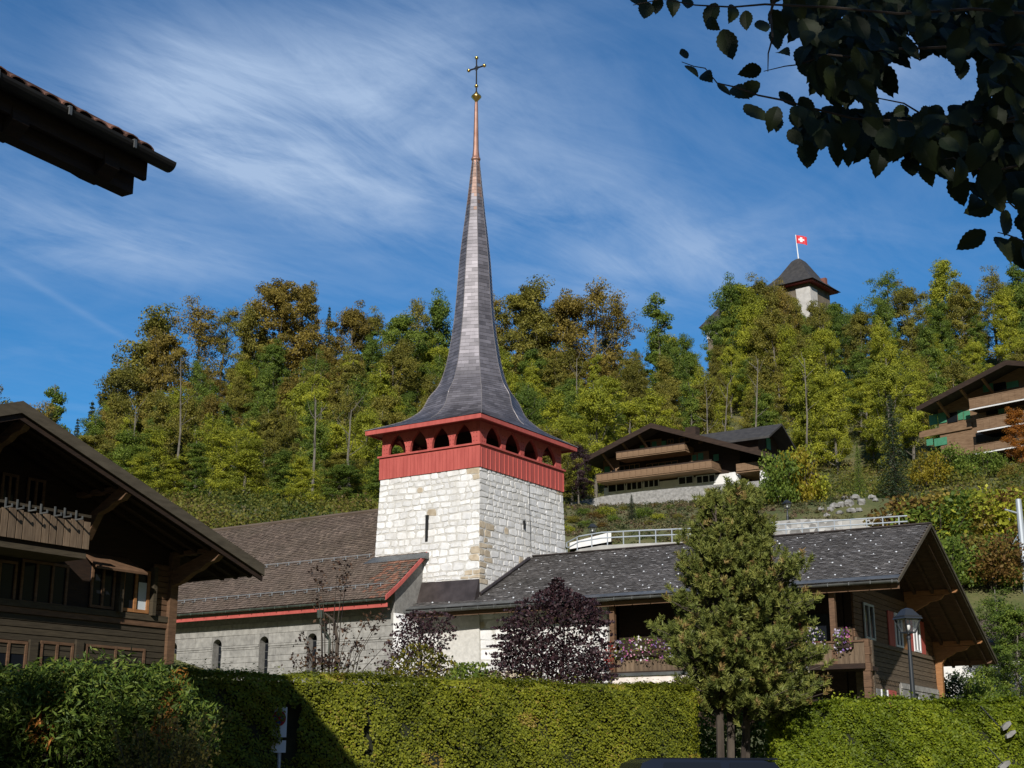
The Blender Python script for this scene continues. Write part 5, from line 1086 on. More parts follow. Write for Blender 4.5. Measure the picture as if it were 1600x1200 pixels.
def make_conifer(seed, h=16., w=5.5, s=.13, per=20):
    rg = np.random.default_rng(seed); tb = MB(); tb.tube([(0, 0, 0), (.05, 0, h*.5), (0, .03, h)], [.2, .12, .02], 6); P = []; 
    z = h*.1
    while z < h*.985:
        r_ = w*.5*(1-z/h)**.85+.12; m = max(4, int(5+r_*2.4)); ph = rg.random()*6
        for k in range(m):
            a_ = ph+k*2*math.pi/m+rg.normal()*.12; L = r_*rg.uniform(.72, 1.12); n = int(per*(.3+L/1.6))
            t_ = rg.random(n)**.75; x = t_*L; zz_ = z-.22*x-.06*x*x+.22*np.maximum(0, t_-.75)*L+rg.normal(size=n)*.07-.18*rg.random(n); sw = rg.normal(size=n)*.13*(1.2-t_*.6)*max(.7, L*.55)
            P.append(np.stack([x*math.cos(a_)-sw*math.sin(a_), x*math.sin(a_)+sw*math.cos(a_), zz_], 1))
            if k % 2 == 0: tb.tube([(0, 0, z), (L*.9*math.cos(a_), L*.9*math.sin(a_), z-.22*L*.9)], [.035, .01], 3)
        z += h*.027*rg.uniform(.8, 1.2)
    P = np.concatenate(P); return tb, leaves(P, s, rg, up=.15, aspect=.45), np.clip(.5+rg.normal(size=len(P))*.2, 0, 1)
def make_bush(seed, h=3., w=4., clumps=40, per=70, s=.1):
    rg = np.random.default_rng(seed); tb = MB(); C = []
    for i in range(9):
        a_ = i*2.4; d = (math.cos(a_)*.7, math.sin(a_)*.7, 1); pts = limb_pts((.1*math.cos(a_), .1*math.sin(a_), 0), d, h*rg.uniform(.6, .95), 4, rg); tb.tube(pts, [.05, .04, .03, .02, .01], 4)
    for i in range(clumps):
        a_ = rg.random()*6.28; r_ = w*.5*math.sqrt(rg.random())*.85; z_ = h*(.15+.75*rg.random()*math.sqrt(max(.02, 1-(r_/(w*.5))**2))); C.append((r_*math.cos(a_), r_*math.sin(a_), z_))
    C = np.array(C); rc = rg.uniform(.16, .26, clumps)*min(h, w); kk = rg.integers(0, clumps, clumps*per); dd = unit(rg.normal(size=(clumps*per, 3)))*(rg.random((clumps*per, 1))**.45)
    P = C[kk]+dd*rc[kk][:, None]*np.array([1, 1, .8]); cv = rg.normal(size=clumps)*.16; ok = P[:, 2] > .02
    return tb, leaves(P[ok], s, rg, up=.5), np.clip(.5+cv[kk]+rg.normal(size=len(P))*.17, 0, 1)[ok]
PRO = {}
def reg(key, data, hh, bark=m_bark):
    tb, Q, var = data; PRO[key] = (tb.mesh('trunk', bark), quad_mesh('crown', Q, lf['green'], var), hh)
for i in range(4): reg('broad%d' % i, make_broad(20+i, w=9.0, c0=.10, clumps=150, per=165, s=.112, limbs=22), 16.)
for i in range(3): reg('tall%d' % i, make_broad(40+i, w=7.8, c0=.07, clumps=150, per=155, s=.110, rcl=1.0, shape='cone', limbs=24), 16.)
for i in range(3): reg('sparse%d' % i, make_broad(60+i, w=7.6, c0=.18, clumps=130, per=72, s=.100, rcl=.95, limbs=20), 16.)
for i in range(2): reg('slim%d' % i, make_broad(80+i, w=5.4, c0=.07, clumps=115, per=140, s=.105, rcl=.75, shape='slim', limbs=22), 16.)
for i in range(2): reg('conifer%d' % i, make_conifer(90+i), 16., m_darkbark)
for i in range(3): reg('bush%d' % i, make_bush(100+i), 3., m_darkbark)
def plant(key, name, label, cat, loc, hgt, mat, group=None, rot=None, wide=1.0):
    tr, cr_, hh = PRO[key]; s = hgt/hh; r = thing(name, label, cat, loc, group); rz_ = random.uniform(0, 6.28) if rot is None else rot
    for nm, me_ in (('trunk', tr), ('crown', cr_)):
        o = bpy.data.objects.new(nm, me_); COL.objects.link(o); o.parent = r; o.scale = (s*wide, s*wide, s); o.rotation_euler = (0, 0, rz_)
        if nm == 'crown': o.material_slots[0].link = 'OBJECT'; o.material_slots[0].material = lf[mat]
    return r
SKY_U = [-200, 0, 60, 110, 135, 165, 200, 235, 300, 330, 375, 400, 450, 492, 510, 560, 610, 650, 690, 760, 800, 850, 900, 940, 980, 1000, 1015, 1030, 1050, 1075, 1098, 1108, 1150, 1160, 1200, 1240, 1300, 1335, 1380, 1420, 1460, 1530, 1600, 1800]
SKY_V = [700, 640, 660, 668, 650, 600, 545, 480, 462, 455, 500, 470, 425, 480, 490, 470, 500, 462, 450, 448, 440, 435, 432, 440, 490, 545, 470, 450, 460, 530, 550, 565, 520, 430, 432, 480, 488, 470, 425, 425, 400, 410, 400, 400]
def blocked(u0, u1, vt, vb, Y):
    for (a0, a1, v0, v1, Yb) in ((903, 1207, 650, 800, 172), (1436, 1640, 560, 702, 166)):
        if Y < Yb and u1 > a0 and u0 < a1 and vb > v0 and vt < v1: return True
    return False
KIND = {'broad': 'broadleaf tree', 'tall': 'tapering broadleaf tree', 'sparse': 'half bare tree', 'slim': 'slim upright tree', 'conifer': 'spruce'}
CN = {'green': 'green', 'yellowgreen': 'yellow green', 'olive': 'olive', 'rust': 'rust tinged', 'dark': 'dark green', 'yellow': 'yellow', 'orange': 'orange'}
def where(u, v, sky):
    col_ = "at the wood's left end" if u < 330 else 'above the nave roof' if u < 590 else 'behind the spire' if u < 800 else 'just right of the spire' if u < 930 else 'behind the hillside chalet' if u < 1110 else 'below the castle' if u < 1330 else 'above the right edge chalet'
    return ('on the skyline ' if sky else '')+col_
def forest_tree(x, y, top_v, key, mat, sky=False, wide=1.0):
    z = float(H(x, y)); u, _ = topx((x, y, z+5)); ht = at(u, top_v, y)[2]-z
    k = key.rstrip('0123456789'); lab = '%s %s %s' % (CN[mat], KIND[k], where(u, top_v, sky))
    return plant(key, 'spruce_tree' if k == 'conifer' else 'broadleaf_tree', lab, 'tree', (x, y, z-.3), ht+.3, mat, 'trees of the wooded hillside', wide=wide)
# named skyline and feature trees: (u, top v, Y, mesh, colour, width)
sig = [(165, 600, 205, 'conifer0', 'dark', 1.0), (205, 545, 205, 'broad0', 'olive', .9), (240, 468, 215, 'tall0', 'olive', 1.0), (262, 500, 205, 'broad1', 'rust', .8), (318, 452, 225, 'sparse0', 'rust', .95), (352, 468, 228, 'sparse1', 'olive', .9), (404, 470, 226, 'broad2', 'olive', .9), (440, 420, 228, 'broad3', 'rust', 1.0), (470, 428, 232, 'broad1', 'rust', .75),
       (515, 478, 236, 'conifer1', 'dark', .8), (550, 466, 232, 'broad0', 'rust', .9), (580, 480, 235, 'broad2', 'olive', .8), (625, 478, 222, 'broad3', 'green', 1.0), (655, 455, 230, 'sparse2', 'olive', .9), (688, 450, 230, 'tall1', 'green', .9), (775, 440, 228, 'sparse0', 'rust', .8), (805, 440, 226, 'broad1', 'olive', .9), (840, 430, 224, 'tall2', 'olive', .95), (880, 440, 226, 'broad0', 'rust', .9), (925, 428, 224, 'sparse1', 'rust', 1.1), (955, 455, 226, 'sparse2', 'rust', .9),
       (1030, 446, 226, 'slim0', 'green', .95), (1072, 515, 224, 'tall0', 'green', .8), (1050, 520, 215, 'broad3', 'green', .7), (1145, 420, 236, 'tall1', 'green', .75), (1180, 428, 238, 'broad2', 'olive', .8), (1165, 470, 226, 'tall0', 'yellowgreen', .9), (1205, 470, 222, 'broad3', 'olive', .9), (1232, 500, 218, 'tall2', 'yellowgreen', .8), (1275, 470, 226, 'sparse1', 'olive', .9), (1285, 500, 216, 'broad0', 'yellowgreen', .8), (1222, 440, 236, 'sparse2', 'rust', .7), (1310, 480, 224, 'broad2', 'green', .8), (1138, 530, 222, 'broad1', 'yellowgreen', .7), (1125, 575, 215, 'broad3', 'olive', .8), (1258, 520, 210, 'broad1', 'olive', .8), (1212, 452, 240, 'broad0', 'olive', .9), (1236, 462, 240, 'broad2', 'olive', .75), (1300, 462, 240, 'broad1', 'green', .9), (1283, 476, 238, 'broad3', 'olive', .7), (1128, 528, 236, 'tall1', 'olive', .8), (1146, 540, 230, 'broad0', 'green', .7), (1260, 488, 240, 'sparse0', 'olive', .8), (1224, 446, 243, 'broad3', 'olive', .8), (1208, 430, 246, 'broad1', 'olive', .9), (1150, 428, 240, 'broad3', 'green', 1.0), (1128, 478, 238, 'broad0', 'green', .8), (1165, 445, 236, 'broad2', 'yellowgreen', .9), (1118, 535, 232, 'tall2', 'olive', .8), (1272, 462, 243, 'tall0', 'olive', .8), (1250, 474, 243, 'broad0', 'green', .7), (1205, 425, 238, 'sparse0', 'rust', .7), (1335, 465, 232, 'sparse2', 'green', .8), (1378, 412, 236, 'sparse1', 'green', .95), (1415, 430, 230, 'broad0', 'olive', .8), (1462, 398, 232, 'tall2', 'yellowgreen', .9), (1500, 430, 228, 'broad3', 'olive', .9), (1545, 410, 230, 'sparse0', 'olive', .9), (1588, 402, 228, 'tall0', 'green', .9), (1630, 400, 228, 'broad1', 'olive', 1),
       (95, 582, 172, 'slim1', 'green', .8), (30, 608, 172, 'sparse1', 'olive', .9), (6, 598, 170, 'broad0', 'rust', .7), (62, 618, 168, 'tall0', 'rust', .8), (122, 652, 170, 'conifer1', 'dark', .8), (80, 640, 166, 'conifer0', 'dark', .9), (145, 625, 215, 'conifer1', 'dark', .9)]
placed = []
for u, v, Y, key, mat, wd in sig:
    p = at(u, v, Y); forest_tree(p[0], Y, v, key, mat, sky=True, wide=wd); placed.append((p[0], Y))
rgf = np.random.default_rng(77); tries = 0; nt_ = 0
def cmix(u, v):
    if v > 640: c = [('yellowgreen', 6), ('green', 3), ('olive', 2)]
    elif u < 330: c = [('olive', 4), ('yellowgreen', 4), ('dark', 1), ('green', 2), ('rust', 1)]
    elif u < 720: c = [('green', 4), ('olive', 4), ('yellowgreen', 4), ('rust', 1)]
    elif u < 1000: c = [('olive', 4), ('rust', 2), ('green', 3), ('yellowgreen', 3)] if v < 560 else [('yellowgreen', 5), ('green', 3), ('olive', 1)]
    elif u < 1330: c = [('yellowgreen', 5), ('olive', 3), ('green', 3)]
    else: c = [('green', 4), ('yellowgreen', 5), ('olive', 2)]
    n, wt = zip(*c); return n[rgf.choice(len(n), p=np.array(wt)/sum(wt))]
while nt_ < 262 and tries < 9000:
    tries += 1; Y = 126+(248-126)*rgf.random()**.85; u = rgf.uniform(90, 1680); d = ray(u, 700); x = d[0]/d[1]*Y; z = float(H(x, Y))
    if Y > 215 and u < 150: continue
    mind = 4.6+1.6*rgf.random()
    if any((x-a_)**2+(Y-b_)**2 < mind*mind for a_, b_ in placed): continue
    ub, vb = topx((x, Y, z)); hgt = rgf.uniform(10, 17)*(.42+.58*float(sst(128, 172, Y))); ut, vt = topx((x, Y, z+hgt)); lim = np.interp(ut, SKY_U, SKY_V)+rgf.uniform(8, 30)
    if vt < lim: vt = lim; hgt = at(ut, vt, Y)[2]-z
    if hgt < 3.5: continue
    wpx = 3.2*FPX/Y*.75
    if blocked(ut-wpx, ut+wpx, vt, vb, Y): continue
    if 880 < ut < 1225 and Y < 158: continue
    if ut > 1200 and (Y < 130 or vb > 745): continue
    if 1095 < ut < 1152 and vt < 565: continue
    if ut > 1430 and Y < 168: continue
    if (x-Ct.o[0])**2+(Y-Ct.o[1])**2 < 60: continue
    rel = np.array([x, Y, 0])-M.o; 
    if -17 < rel@M.A < 11 and -9 < rel@M.B < 17: continue
    rel = np.array([x, Y, 0])-U.o
    if -20 < rel@U.A < 8 and -7 < rel@U.B < 15: continue
    mat = cmix(ut, vt); fam = 'conifer' if mat == 'dark' else rgf.choice(['broad', 'broad', 'tall', 'tall', 'sparse', 'slim']); nvar = {'broad': 4, 'tall': 3, 'sparse': 3, 'slim': 2, 'conifer': 2}[fam]
    forest_tree(x, Y, vt, fam+str(rgf.integers(nvar)), mat, wide=rgf.uniform(.85, 1.2)*min(1.7, max(.9, 12/hgt))); placed.append((x, Y)); nt_ += 1
# bare pale trunks that show at the wood's edge
for u, v0, v1, Y in ((218, 640, 730, 150), (275, 560, 690, 160), (487, 625, 768, 138), (552, 640, 740, 140), (905, 560, 600, 200), (1250, 560, 640, 180), (1180, 560, 650, 170), (1108, 610, 655, 178), (1130, 600, 650, 178)):
    p0, p1 = at(u, v1, Y), at(u+random.uniform(-8, 8), v0, Y); p0[2] = min(p0[2], float(H(p0[0], Y))); r = thing('bare_tree', 'thin pale bare trunk %s' % where(u, v0, False), 'tree', p0, 'bare trunks at the wood edge'); mid_ = (p0+p1)/2+np.array([random.uniform(-.5, .5), 0, 0]); tb = MB().tube([p0-np.array([0, 0, 2]), mid_, p1], [.17, .12, .04], 6); rgt = np.random.default_rng(int(u))
    for k in range(7): s_ = mid_+(p1-mid_)*rgt.random(); tb.tube(limb_pts(s_, (rgt.normal(), rgt.normal(), 1.2), 2.2, 3, rgt), [.05, .035, .025, .01], 4)
    tb.build('trunk', m_bark, r)
# undergrowth on the slope: one mass nobody could count
n = 7400; uu = rgf.uniform(60, 1700, n); YY = 102+(250-102)*rgf.random(n)**1.15; xx = np.array([ray(u, 700)[0]/ray(u, 700)[1]*Y for u, Y in zip(uu, YY)]); zz2 = H(xx, YY)
ok = ~(((uu > 870) & (uu < 1225) & (YY < 176)) | ((uu > 1190) & (YY < 124)) | ((uu > 1425) & (YY < 172) & (YY > 140)))
xx, YY, zz2, uu = xx[ok], YY[ok], zz2[ok], uu[ok]; per = 46; kk = np.repeat(np.arange(len(xx)), per); rad = rgf.uniform(.6, 1.7, len(xx))[kk]
dd = unit(rgf.normal(size=(len(kk), 3)))*(rgf.random((len(kk), 1))**.4); P = np.stack([xx[kk], YY[kk], zz2[kk]], 1)+dd*rad[:, None]*np.array([1, 1, .9])+np.array([0, 0, .5]); tone = np.clip(.5+.22*np.sin(xx*.35+YY*.2)+rgf.normal(size=len(xx))*.22, 0, 1)
m_under = leafmat('leaf_undergrowth', [(0.048, 0.084, 0.017), (0.125, 0.139, 0.025), (0.223, 0.223, 0.034), (0.168, 0.118, 0.041)], objv=0)
o = link('undergrowth', quad_mesh('undergrowth', leaves(P, .14, rgf, up=.6), m_under, np.clip(tone[kk]+rgf.normal(size=len(kk))*.14, 0, 1))); o['kind'] = 'stuff'; tag(o, 'dense mixed shrub undergrowth covering the wooded slope', 'undergrowth')
n = 1500; uu = rgf.uniform(872, 1330, n); YY = 104+48*rgf.random(n)**1.2; xx = np.array([ray(u, 800)[0]/ray(u, 800)[1]*Y for u, Y in zip(uu, YY)]); zz2 = H(xx, YY); per = 30; kk = np.repeat(np.arange(n), per); rad = rgf.uniform(.2, .6, n)[kk]
dd = unit(rgf.normal(size=(len(kk), 3)))*(rgf.random((len(kk), 1))**.4); P = np.stack([xx[kk], YY[kk], zz2[kk]], 1)+dd*rad[:, None]*np.array([1.2, 1.2, .6])+np.array([0, 0, .12]); tone = np.clip(.5+.25*np.sin(xx*.8+YY*.5)+rgf.normal(size=n)*.25, 0, 1)
m_cover = leafmat('leaf_ground_cover', [(.06, .085, .03), (.14, .14, .05), (.20, .17, .08), (.17, .11, .07)], objv=0)
o = link('ground_cover', quad_mesh('ground_cover', leaves(P, .10, rgf, up=.7), m_cover, np.clip(tone[kk]+rgf.normal(size=len(kk))*.12, 0, 1))); o['kind'] = 'stuff'; tag(o, 'low olive and brown planting between the garden shrubs below the hillside chalet', 'ground cover')
# feature plants on the open slope
def slope_plant(u, vt, vb, Y, key, mat, name, label, cat, wide=1.0, group=None):
    p0 = at(u, vb, Y); z0 = float(H(p0[0], Y))-.1; return plant(key, name, label, cat, (p0[0], Y, z0), at(u, vt, Y)[2]-z0, mat, group, wide=wide)
slope_plant(1402, 612, 790, 124, 'conifer0', 'dark', 'spruce_tree', 'tall dark spruce standing right of the rockery', 'tree', 1.05)
slope_plant(1345, 690, 792, 128, 'conifer1', 'green', 'spruce_tree', 'slender young spruce just left of the tall dark spruce', 'tree', .8)
slope_plant(988, 772, 832, 117, 'conifer1', 'dark', 'spruce_tree', 'small dark spruce in the terraced garden below the hillside chalet', 'tree', 1.3)
slope_plant(1217, 700, 796, 124, 'bush0', 'green', 'shrub', 'large deep green shrub right of the hillside chalet', 'shrub', .62)
slope_plant(1255, 690, 794, 126, 'bush1', 'yellowgreen', 'shrub', 'tall yellow green shrub beside the deep green one', 'shrub', .55)
slope_plant(1242, 690, 735, 125.6, 'bush2', 'yellow', 'shrub', 'bright yellow autumn crown on top of the green shrub', 'shrub', .6)
slope_plant(1598, 630, 735, 140, 'broad1', 'orange', 'maple_tree', 'orange autumn maple at right edge below the upper chalet', 'tree', 1.0)
slope_plant(904, 690, 775, 150, 'broad2', 'purple', 'purple_tree', 'dark purple leaved tree left of the hillside chalet', 'tree', .9)
slope_plant(1455, 700, 770, 132, 'bush1', 'yellow', 'shrub', 'yellow orange shrub right of the tall dark spruce', 'shrub', .8)
slope_plant(1490, 690, 770, 134, 'bush2', 'green', 'shrub', 'dark green shrub under the upper chalet balcony', 'shrub', .9)
slope_plant(1545, 700, 770, 134, 'bush0', 'green', 'shrub', 'broad green shrub below the upper chalet near the orange maple', 'shrub', 1.0)
slope_plant(1580, 725, 775, 130, 'bush1', 'rust', 'shrub', 'rust coloured shrub at right edge under the orange maple', 'shrub', 1.0)
for i, (u, vt, vb) in enumerate(((895, 805, 832), (915, 812, 838), (930, 798, 822), (948, 790, 815), (958, 804, 830), (975, 790, 808), (1005, 792, 822), (1022, 786, 806), (1030, 800, 828), (1048, 788, 812), (1060, 802, 828), (1078, 790, 815), (1090, 804, 830), (1102, 786, 808), (912, 792, 812), (1015, 812, 836), (1070, 815, 838), (942, 815, 838), (885, 820, 842), (1118, 792, 818), (1180, 760, 795), (1195, 755, 790))):
    slope_plant(u, vt, vb, 112+(838-vb)*.55, 'bush%d' % (i % 3), ('olive', 'green', 'redbrown', 'yellowgreen', 'green')[i % 5], 'garden_shrub', 'low %s shrub in the terraced garden below the hillside chalet' % ('olive', 'green', 'reddish brown', 'yellow green', 'mid green')[i % 5], 'shrub', 1.5, 'low shrubs of the terraced garden')
for i, u in enumerate(range(1432, 1640, 13)):
    slope_plant(u, 768-(u-1432)*.06+6*math.sin(i*2.1), 822-(u-1432)*.06, 103.5+3*math.sin(i*1.7), 'bush%d' % (i % 3), ('redbrown', 'yellowgreen', 'rust', 'green', 'yellowgreen')[i % 5], 'bank_shrub', '%s shrub in the autumn coloured bank above the garden wall' % ('red brown', 'yellow green', 'rusty', 'green', 'light yellow green')[i % 5], 'shrub', 1.15, 'shrubs of the autumn bank')
for i, (u, vt, vb, m_) in enumerate(((1478, 828, 880, 'green'), (1500, 835, 890, 'green'), (1522, 830, 888, 'olive'), (1548, 828, 892, 'redbrown'), (1570, 832, 895, 'green'), (1592, 825, 898, 'dark'), (1500, 865, 915, 'green'), (1525, 868, 918, 'yellowgreen'), (1560, 870, 905, 'olive'), (1582, 878, 912, 'green'), (1610, 850, 915, 'green'), (1460, 835, 870, 'green'))):
    slope_plant(u, vt, vb, 84+(i % 3)*2, 'bush%d' % (i % 3), m_, 'slope_shrub', '%s shrub on the bank between garden wall and meadow' % {'green': 'green', 'olive': 'olive', 'redbrown': 'reddish', 'dark': 'dark', 'yellowgreen': 'light green'}[m_], 'shrub', 1.0, 'shrubs on the meadow bank')
for i, (u, vt, vb, Y, m_) in enumerate(((1572, 905, 1125, 73.5, 'green'), (1597, 935, 1125, 72.5, 'green'), (1495, 1045, 1130, 72, 'dark'), (1535, 1045, 1130, 72, 'green'), (1650, 940, 1120, 73, 'green'))):
    slope_plant(u, vt, vb, Y, ('sparse0', 'broad1', 'bush0', 'bush1', 'broad2')[i], m_, 'garden_tree', ('loose green tree rising behind the lower gable eave', 'leafy green tree in front of the brown roofed house', 'dark bush under the gable bracket', 'green bush below the gable eave tip', 'green tree cut by the right edge')[i], 'tree', (1.1, 1.2, .9, .8, 1)[i])
# ------------------------------------------------------------------ hedges in front
def wob(x, z): return .07*np.sin(x*2.3+z*1.9+.8)+.03*np.sin(x*4.9+z*6.3)+.035*np.sin(x*7.7-z*5.1+1)+.02*np.sin(x*15+z*17)
def hedge(name, label, p0, p1, hgt, depth, n, s, mat, core, holes=(), seed=1, ripple=.03, nm=.68):
    rg = np.random.default_rng(seed); p0 = np.array(p0, float); p1 = np.array(p1, float); L = np.linalg.norm(p1-p0); d = (p1-p0)/L; nf = np.array([d[1], -d[0]]); z0 = float(H(p0[0], p0[1]))
    root = thing(name, label, 'hedge', (*((p0+p1)/2), z0))
    def W(s_, t_, z_): return np.stack([p0[0]+d[0]*s_-nf[0]*t_, p0[1]+d[1]*s_-nf[1]*t_, z_], -1)
    mb = MB(); cs = [W(np.float64(a_), np.float64(b_), np.float64(c_)) for c_ in (0, hgt-.12) for a_, b_ in ((.1, .16), (L-.1, .16), (L-.1, depth-.1), (.1, depth-.1))]; mb.hexa(cs); mb.build('dark_twig_core', core, root)  # solid box, darkened to stand for shade among the inner twigs
    nfr = int(n*.72); s_ = rg.uniform(0, L, nfr); z_ = hgt*(1-rg.random(nfr)**1.25*.999); top = hgt+ripple*np.sin(s_*2.2+seed)+ripple*.6*np.sin(s_*6.1)
    z_ = np.minimum(z_, top); t_ = np.abs(rg.normal(size=nfr))*.05+wob(s_, z_); t_ += np.where(z_ > hgt-.09, .06*(z_-(hgt-.09))/.09, 0); keep = np.ones(nfr, bool)
    for (a0, a1, b0, b1) in holes: keep &= ~((s_ > a0+.03*np.sin(z_*17)) & (s_ < a1+.03*np.sin(z_*11)) & (z_ > b0) & (z_ < b1+.04*np.sin(s_*40)))
    Pf = W(s_, t_, z_)[keep]; Nf = np.tile(np.array([nf[0], nf[1], .35]), (len(Pf), 1))
    nt2 = int(n*.18); s2 = rg.uniform(0, L, nt2); t2 = rg.uniform(0, depth, nt2); z2 = hgt+ripple*np.sin(s2*2.2+seed)+ripple*.6*np.sin(s2*6.1)+rg.normal(size=nt2)*.025+(rg.random(nt2) < .06)*rg.random(nt2)**2*.17; Pt = W(s2, t2, z2); Nt = np.tile(np.array([0, 0, 1.]), (nt2, 1))
    ne = int(n*.10); e = np.where(rg.random(ne) < .5, 0, L)+rg.normal(size=ne)*.04; Pe = W(e, rg.uniform(0, depth, ne), hgt*rg.random(ne)**.6); Ne = np.where(e[:, None] < L/2, -1, 1)*np.array([d[0], d[1], .2])
    P = np.concatenate([Pf, Pt, Pe]); N = np.concatenate([Nf, Nt, Ne]); patch = .12*np.sin(P[:, 0]*1.7+P[:, 2]*2.9)+.10*np.sin(P[:, 0]*4.3-P[:, 2]*1.1+2)
    o = link('foliage', quad_mesh('hedge_leaves', leaves(P, s, rg, up=.2, nrm=N, nmix=nm), mat, np.clip(.45+patch+.5*((np.sin(P[:, 0]*2.1+1)*np.sin(P[:, 2]*3.3+P[:, 0]*.7)) > .93)+rg.normal(size=len(P))*.2, 0, 1)), root); return root
m_core = surf('hedge_shade_core', (.010, .012, .006), (.022, .024, .010), 8, rough=.95, bmp=.5)  # near-black colour standing in for the shaded hedge interior
m_hedge1 = leafmat('hornbeam_hedge_leaf', [(.065, .085, .010), (.20, .22, .018), (.34, .35, .028), (.34, .25, .05)], [0, .45, .85, 1], objv=0)
m_hedge2 = leafmat('thuja_hedge_leaf', [(.060, .092, .006), (.17, .225, .013), (.33, .37, .024)], objv=0)
h0 = at(255, 1047, 20.2); h1 = at(1088, 1078, 25.2); HH = 2.93
Lh = np.hypot(h1[0]-h0[0], h1[1]-h0[1])
def along_h(u): # parameter along hedge front for a pixel column
    r_ = ray(u, 1120); k = r_[0]/r_[1]; # x = k*y
    dx, dy = (h1[0]-h0[0])/Lh, (h1[1]-h0[1])/Lh; return (k*h0[1]-h0[0])/(dx-k*dy)
sl = along_h(577); ss_ = along_h(452)
hedge('clipped_hedge', 'long clipped green hedge running across the foreground left of the pine', h0[:2], h1[:2], HH, .9, 105000, .024, m_hedge1, m_core, holes=((sl-.045, sl+.05, 1.75, 2.42), (ss_-.10, ss_+.16, 1.72, 2.46)), seed=1)
g0 = at(1205, 1092, 27.5); g1 = at(1660, 1095, 27.0)
hedge('thuja_hedge', 'bright green clipped thuja hedge at lower right below the lamp', g0[:2], g1[:2], at(1400, 1096, 27.2)[2]+.02, 1.0, 72000, .03, m_hedge2, m_core, seed=3, ripple=.035, nm=.5)
# pale stone slabs lying against the thuja hedge
for i, (u, v, sx, sy, rot) in enumerate(((1573, 1134, .11, .05, .6), (1580, 1147, .11, .045, .5), (1570, 1196, .13, .055, .5))):
    c = at(u, v, 27.0); mb = MB(); ca, sa = math.cos(rot), math.sin(rot); pts = []
    for k, (px_, pz_) in enumerate(((-1, -.7), (-.2, -1), (.9, -.5), (1, .6), (.3, 1), (-.8, .5))): pts.append(c+np.array([(px_*ca*sx-pz_*sa*sy), 0, (px_*sa*sx+pz_*ca*sy)]))
    mb.prism(pts, (0, .12, 0)); tag(mb.build('stone_slab', m_rock), ('upper pale stone slab poking from the thuja hedge', 'pale stone slab just below the upper slab in the thuja hedge', 'lowest pale stone slab at the foot of the thuja hedge', 'pale stone slab lying on top of the thuja hedge')[i], 'stone')
for i, (u0, v0, u1, v1) in enumerate(((1532, 1103, 1560, 1134), (1543, 1167, 1567, 1193))):
    o = MB().tube([at(u0, v0, 26.8), at(u1, v1, 26.8)], .013, 5).build('iron_rod', m_iron); tag(o, ('upper', 'lower')[i]+' thin dark rod slanting across the thuja hedge', 'rod')
# ------------------------------------------------------------------ sign in the hedge
YS = h0[1]+(h1[1]-h0[1])*along_h(438)/Lh+.09; q = at(438, 1105, YS); SX = Frame(q[0], q[1], 72); zt_ = q[2]
sg_ = thing('road_sign', 'small no stopping sign with white lower plate half hidden in the hedge', 'road sign', (q[0], q[1]-.1, 0))
MB().tube([SX.P(0, .03, 0), SX.P(0, .03, zt_)], .028, 8).build('post', m_greypaint, sg_)
q2 = at(438, 1152, YS); q3 = at(438, 1157, YS); q4 = at(438, 1176, YS)
MB().box(SX, -.12, .12, -.02, -.005, q2[2], zt_).build('plate', m_whitepaint, sg_)
def disc(r0, r1, off, zc_, mat, name):
    mb = MB(); n_ = 28; vs_ = []
    for k in range(n_): th = 2*math.pi*k/n_; vs_ += [SX.P(-.0+r0*math.cos(th), off, zc_+r0*math.sin(th)), SX.P(r1*math.cos(th), off, zc_+r1*math.sin(th))]
    mb.add(vs_, [(2*k, 2*k+1, (2*k+3) % (2*n_), (2*k+2) % (2*n_)) for k in range(n_)]); mb.build(name, mat, sg_)
zc_ = zt_-.16; m_signred = plain('sign_red', (.5, .02, .03), .4); m_signblue = plain('sign_blue', (.02, .08, .35), .4)
disc(.0, .112, -.024, zc_, m_signred, 'red_ring'); disc(.0, .083, -.028, zc_, m_signblue, 'blue_field')
for an in (45, -45): MB().beam(SX.P(-.082*math.cos(R(an)), -.031, zc_-.082*math.sin(R(an))), SX.P(.082*math.cos(R(an)), -.031, zc_+.082*math.sin(R(an))), .004, .026).build('red_bar', m_signred, sg_)
MB().box(SX, -.12, .12, -.02, -.005, q4[2], q3[2]).build('lower_plate', m_whitepaint, sg_)
# ------------------------------------------------------------------ left thuja and small shrub
rg = np.random.default_rng(8)
def spray_bush(name, label, centers, radii, n, s, mat, twig=None, seed=1, cat='shrub', var_fn=None, asp=.4):
    rg = np.random.default_rng(seed); C = np.array(centers); Rr = np.array(radii); wt = (Rr[:, 0]*Rr[:, 1]*Rr[:, 2])**.66; k = rg.choice(len(C), n, p=wt/wt.sum()); d = unit(rg.normal(size=(n, 3)))
    bumpy = 1+.10*np.sin(d[:, 0]*9+k)+.10*np.sin(d[:, 2]*11+k*2)+.06*np.sin(d[:, 1]*17); P = C[k]+d*Rr[k]*(bumpy*(1-.22*rg.random(n)**2))[:, None]; P = P[P[:, 2] > 0]; d = d[:len(P)]
    base_ = C.mean(0); root = thing(name, label, cat, (base_[0], base_[1], float(H(base_[0], base_[1]))))
    mb = MB()
    for i in range(10): p = C[i % len(C)]+rg.normal(size=3)*.1; mb.tube([(base_[0]+rg.normal()*.2, base_[1]+rg.normal()*.2, 0), (p+np.array([base_[0], base_[1], 0]))*.5*np.array([1, 1, .9]), p], [.04, .03, .012], 5)
    mb.build('stems', m_darkbark, root); v = np.clip(.45+rg.normal(size=len(P))*.2, 0, 1)
    if var_fn is not None: v = var_fn(P, v, rg)
    o = link('foliage', quad_mesh('spray_leaves', leaves(P, s, rg, up=.1, aspect=asp, nrm=d, nmix=.35), mat, v), root); return root
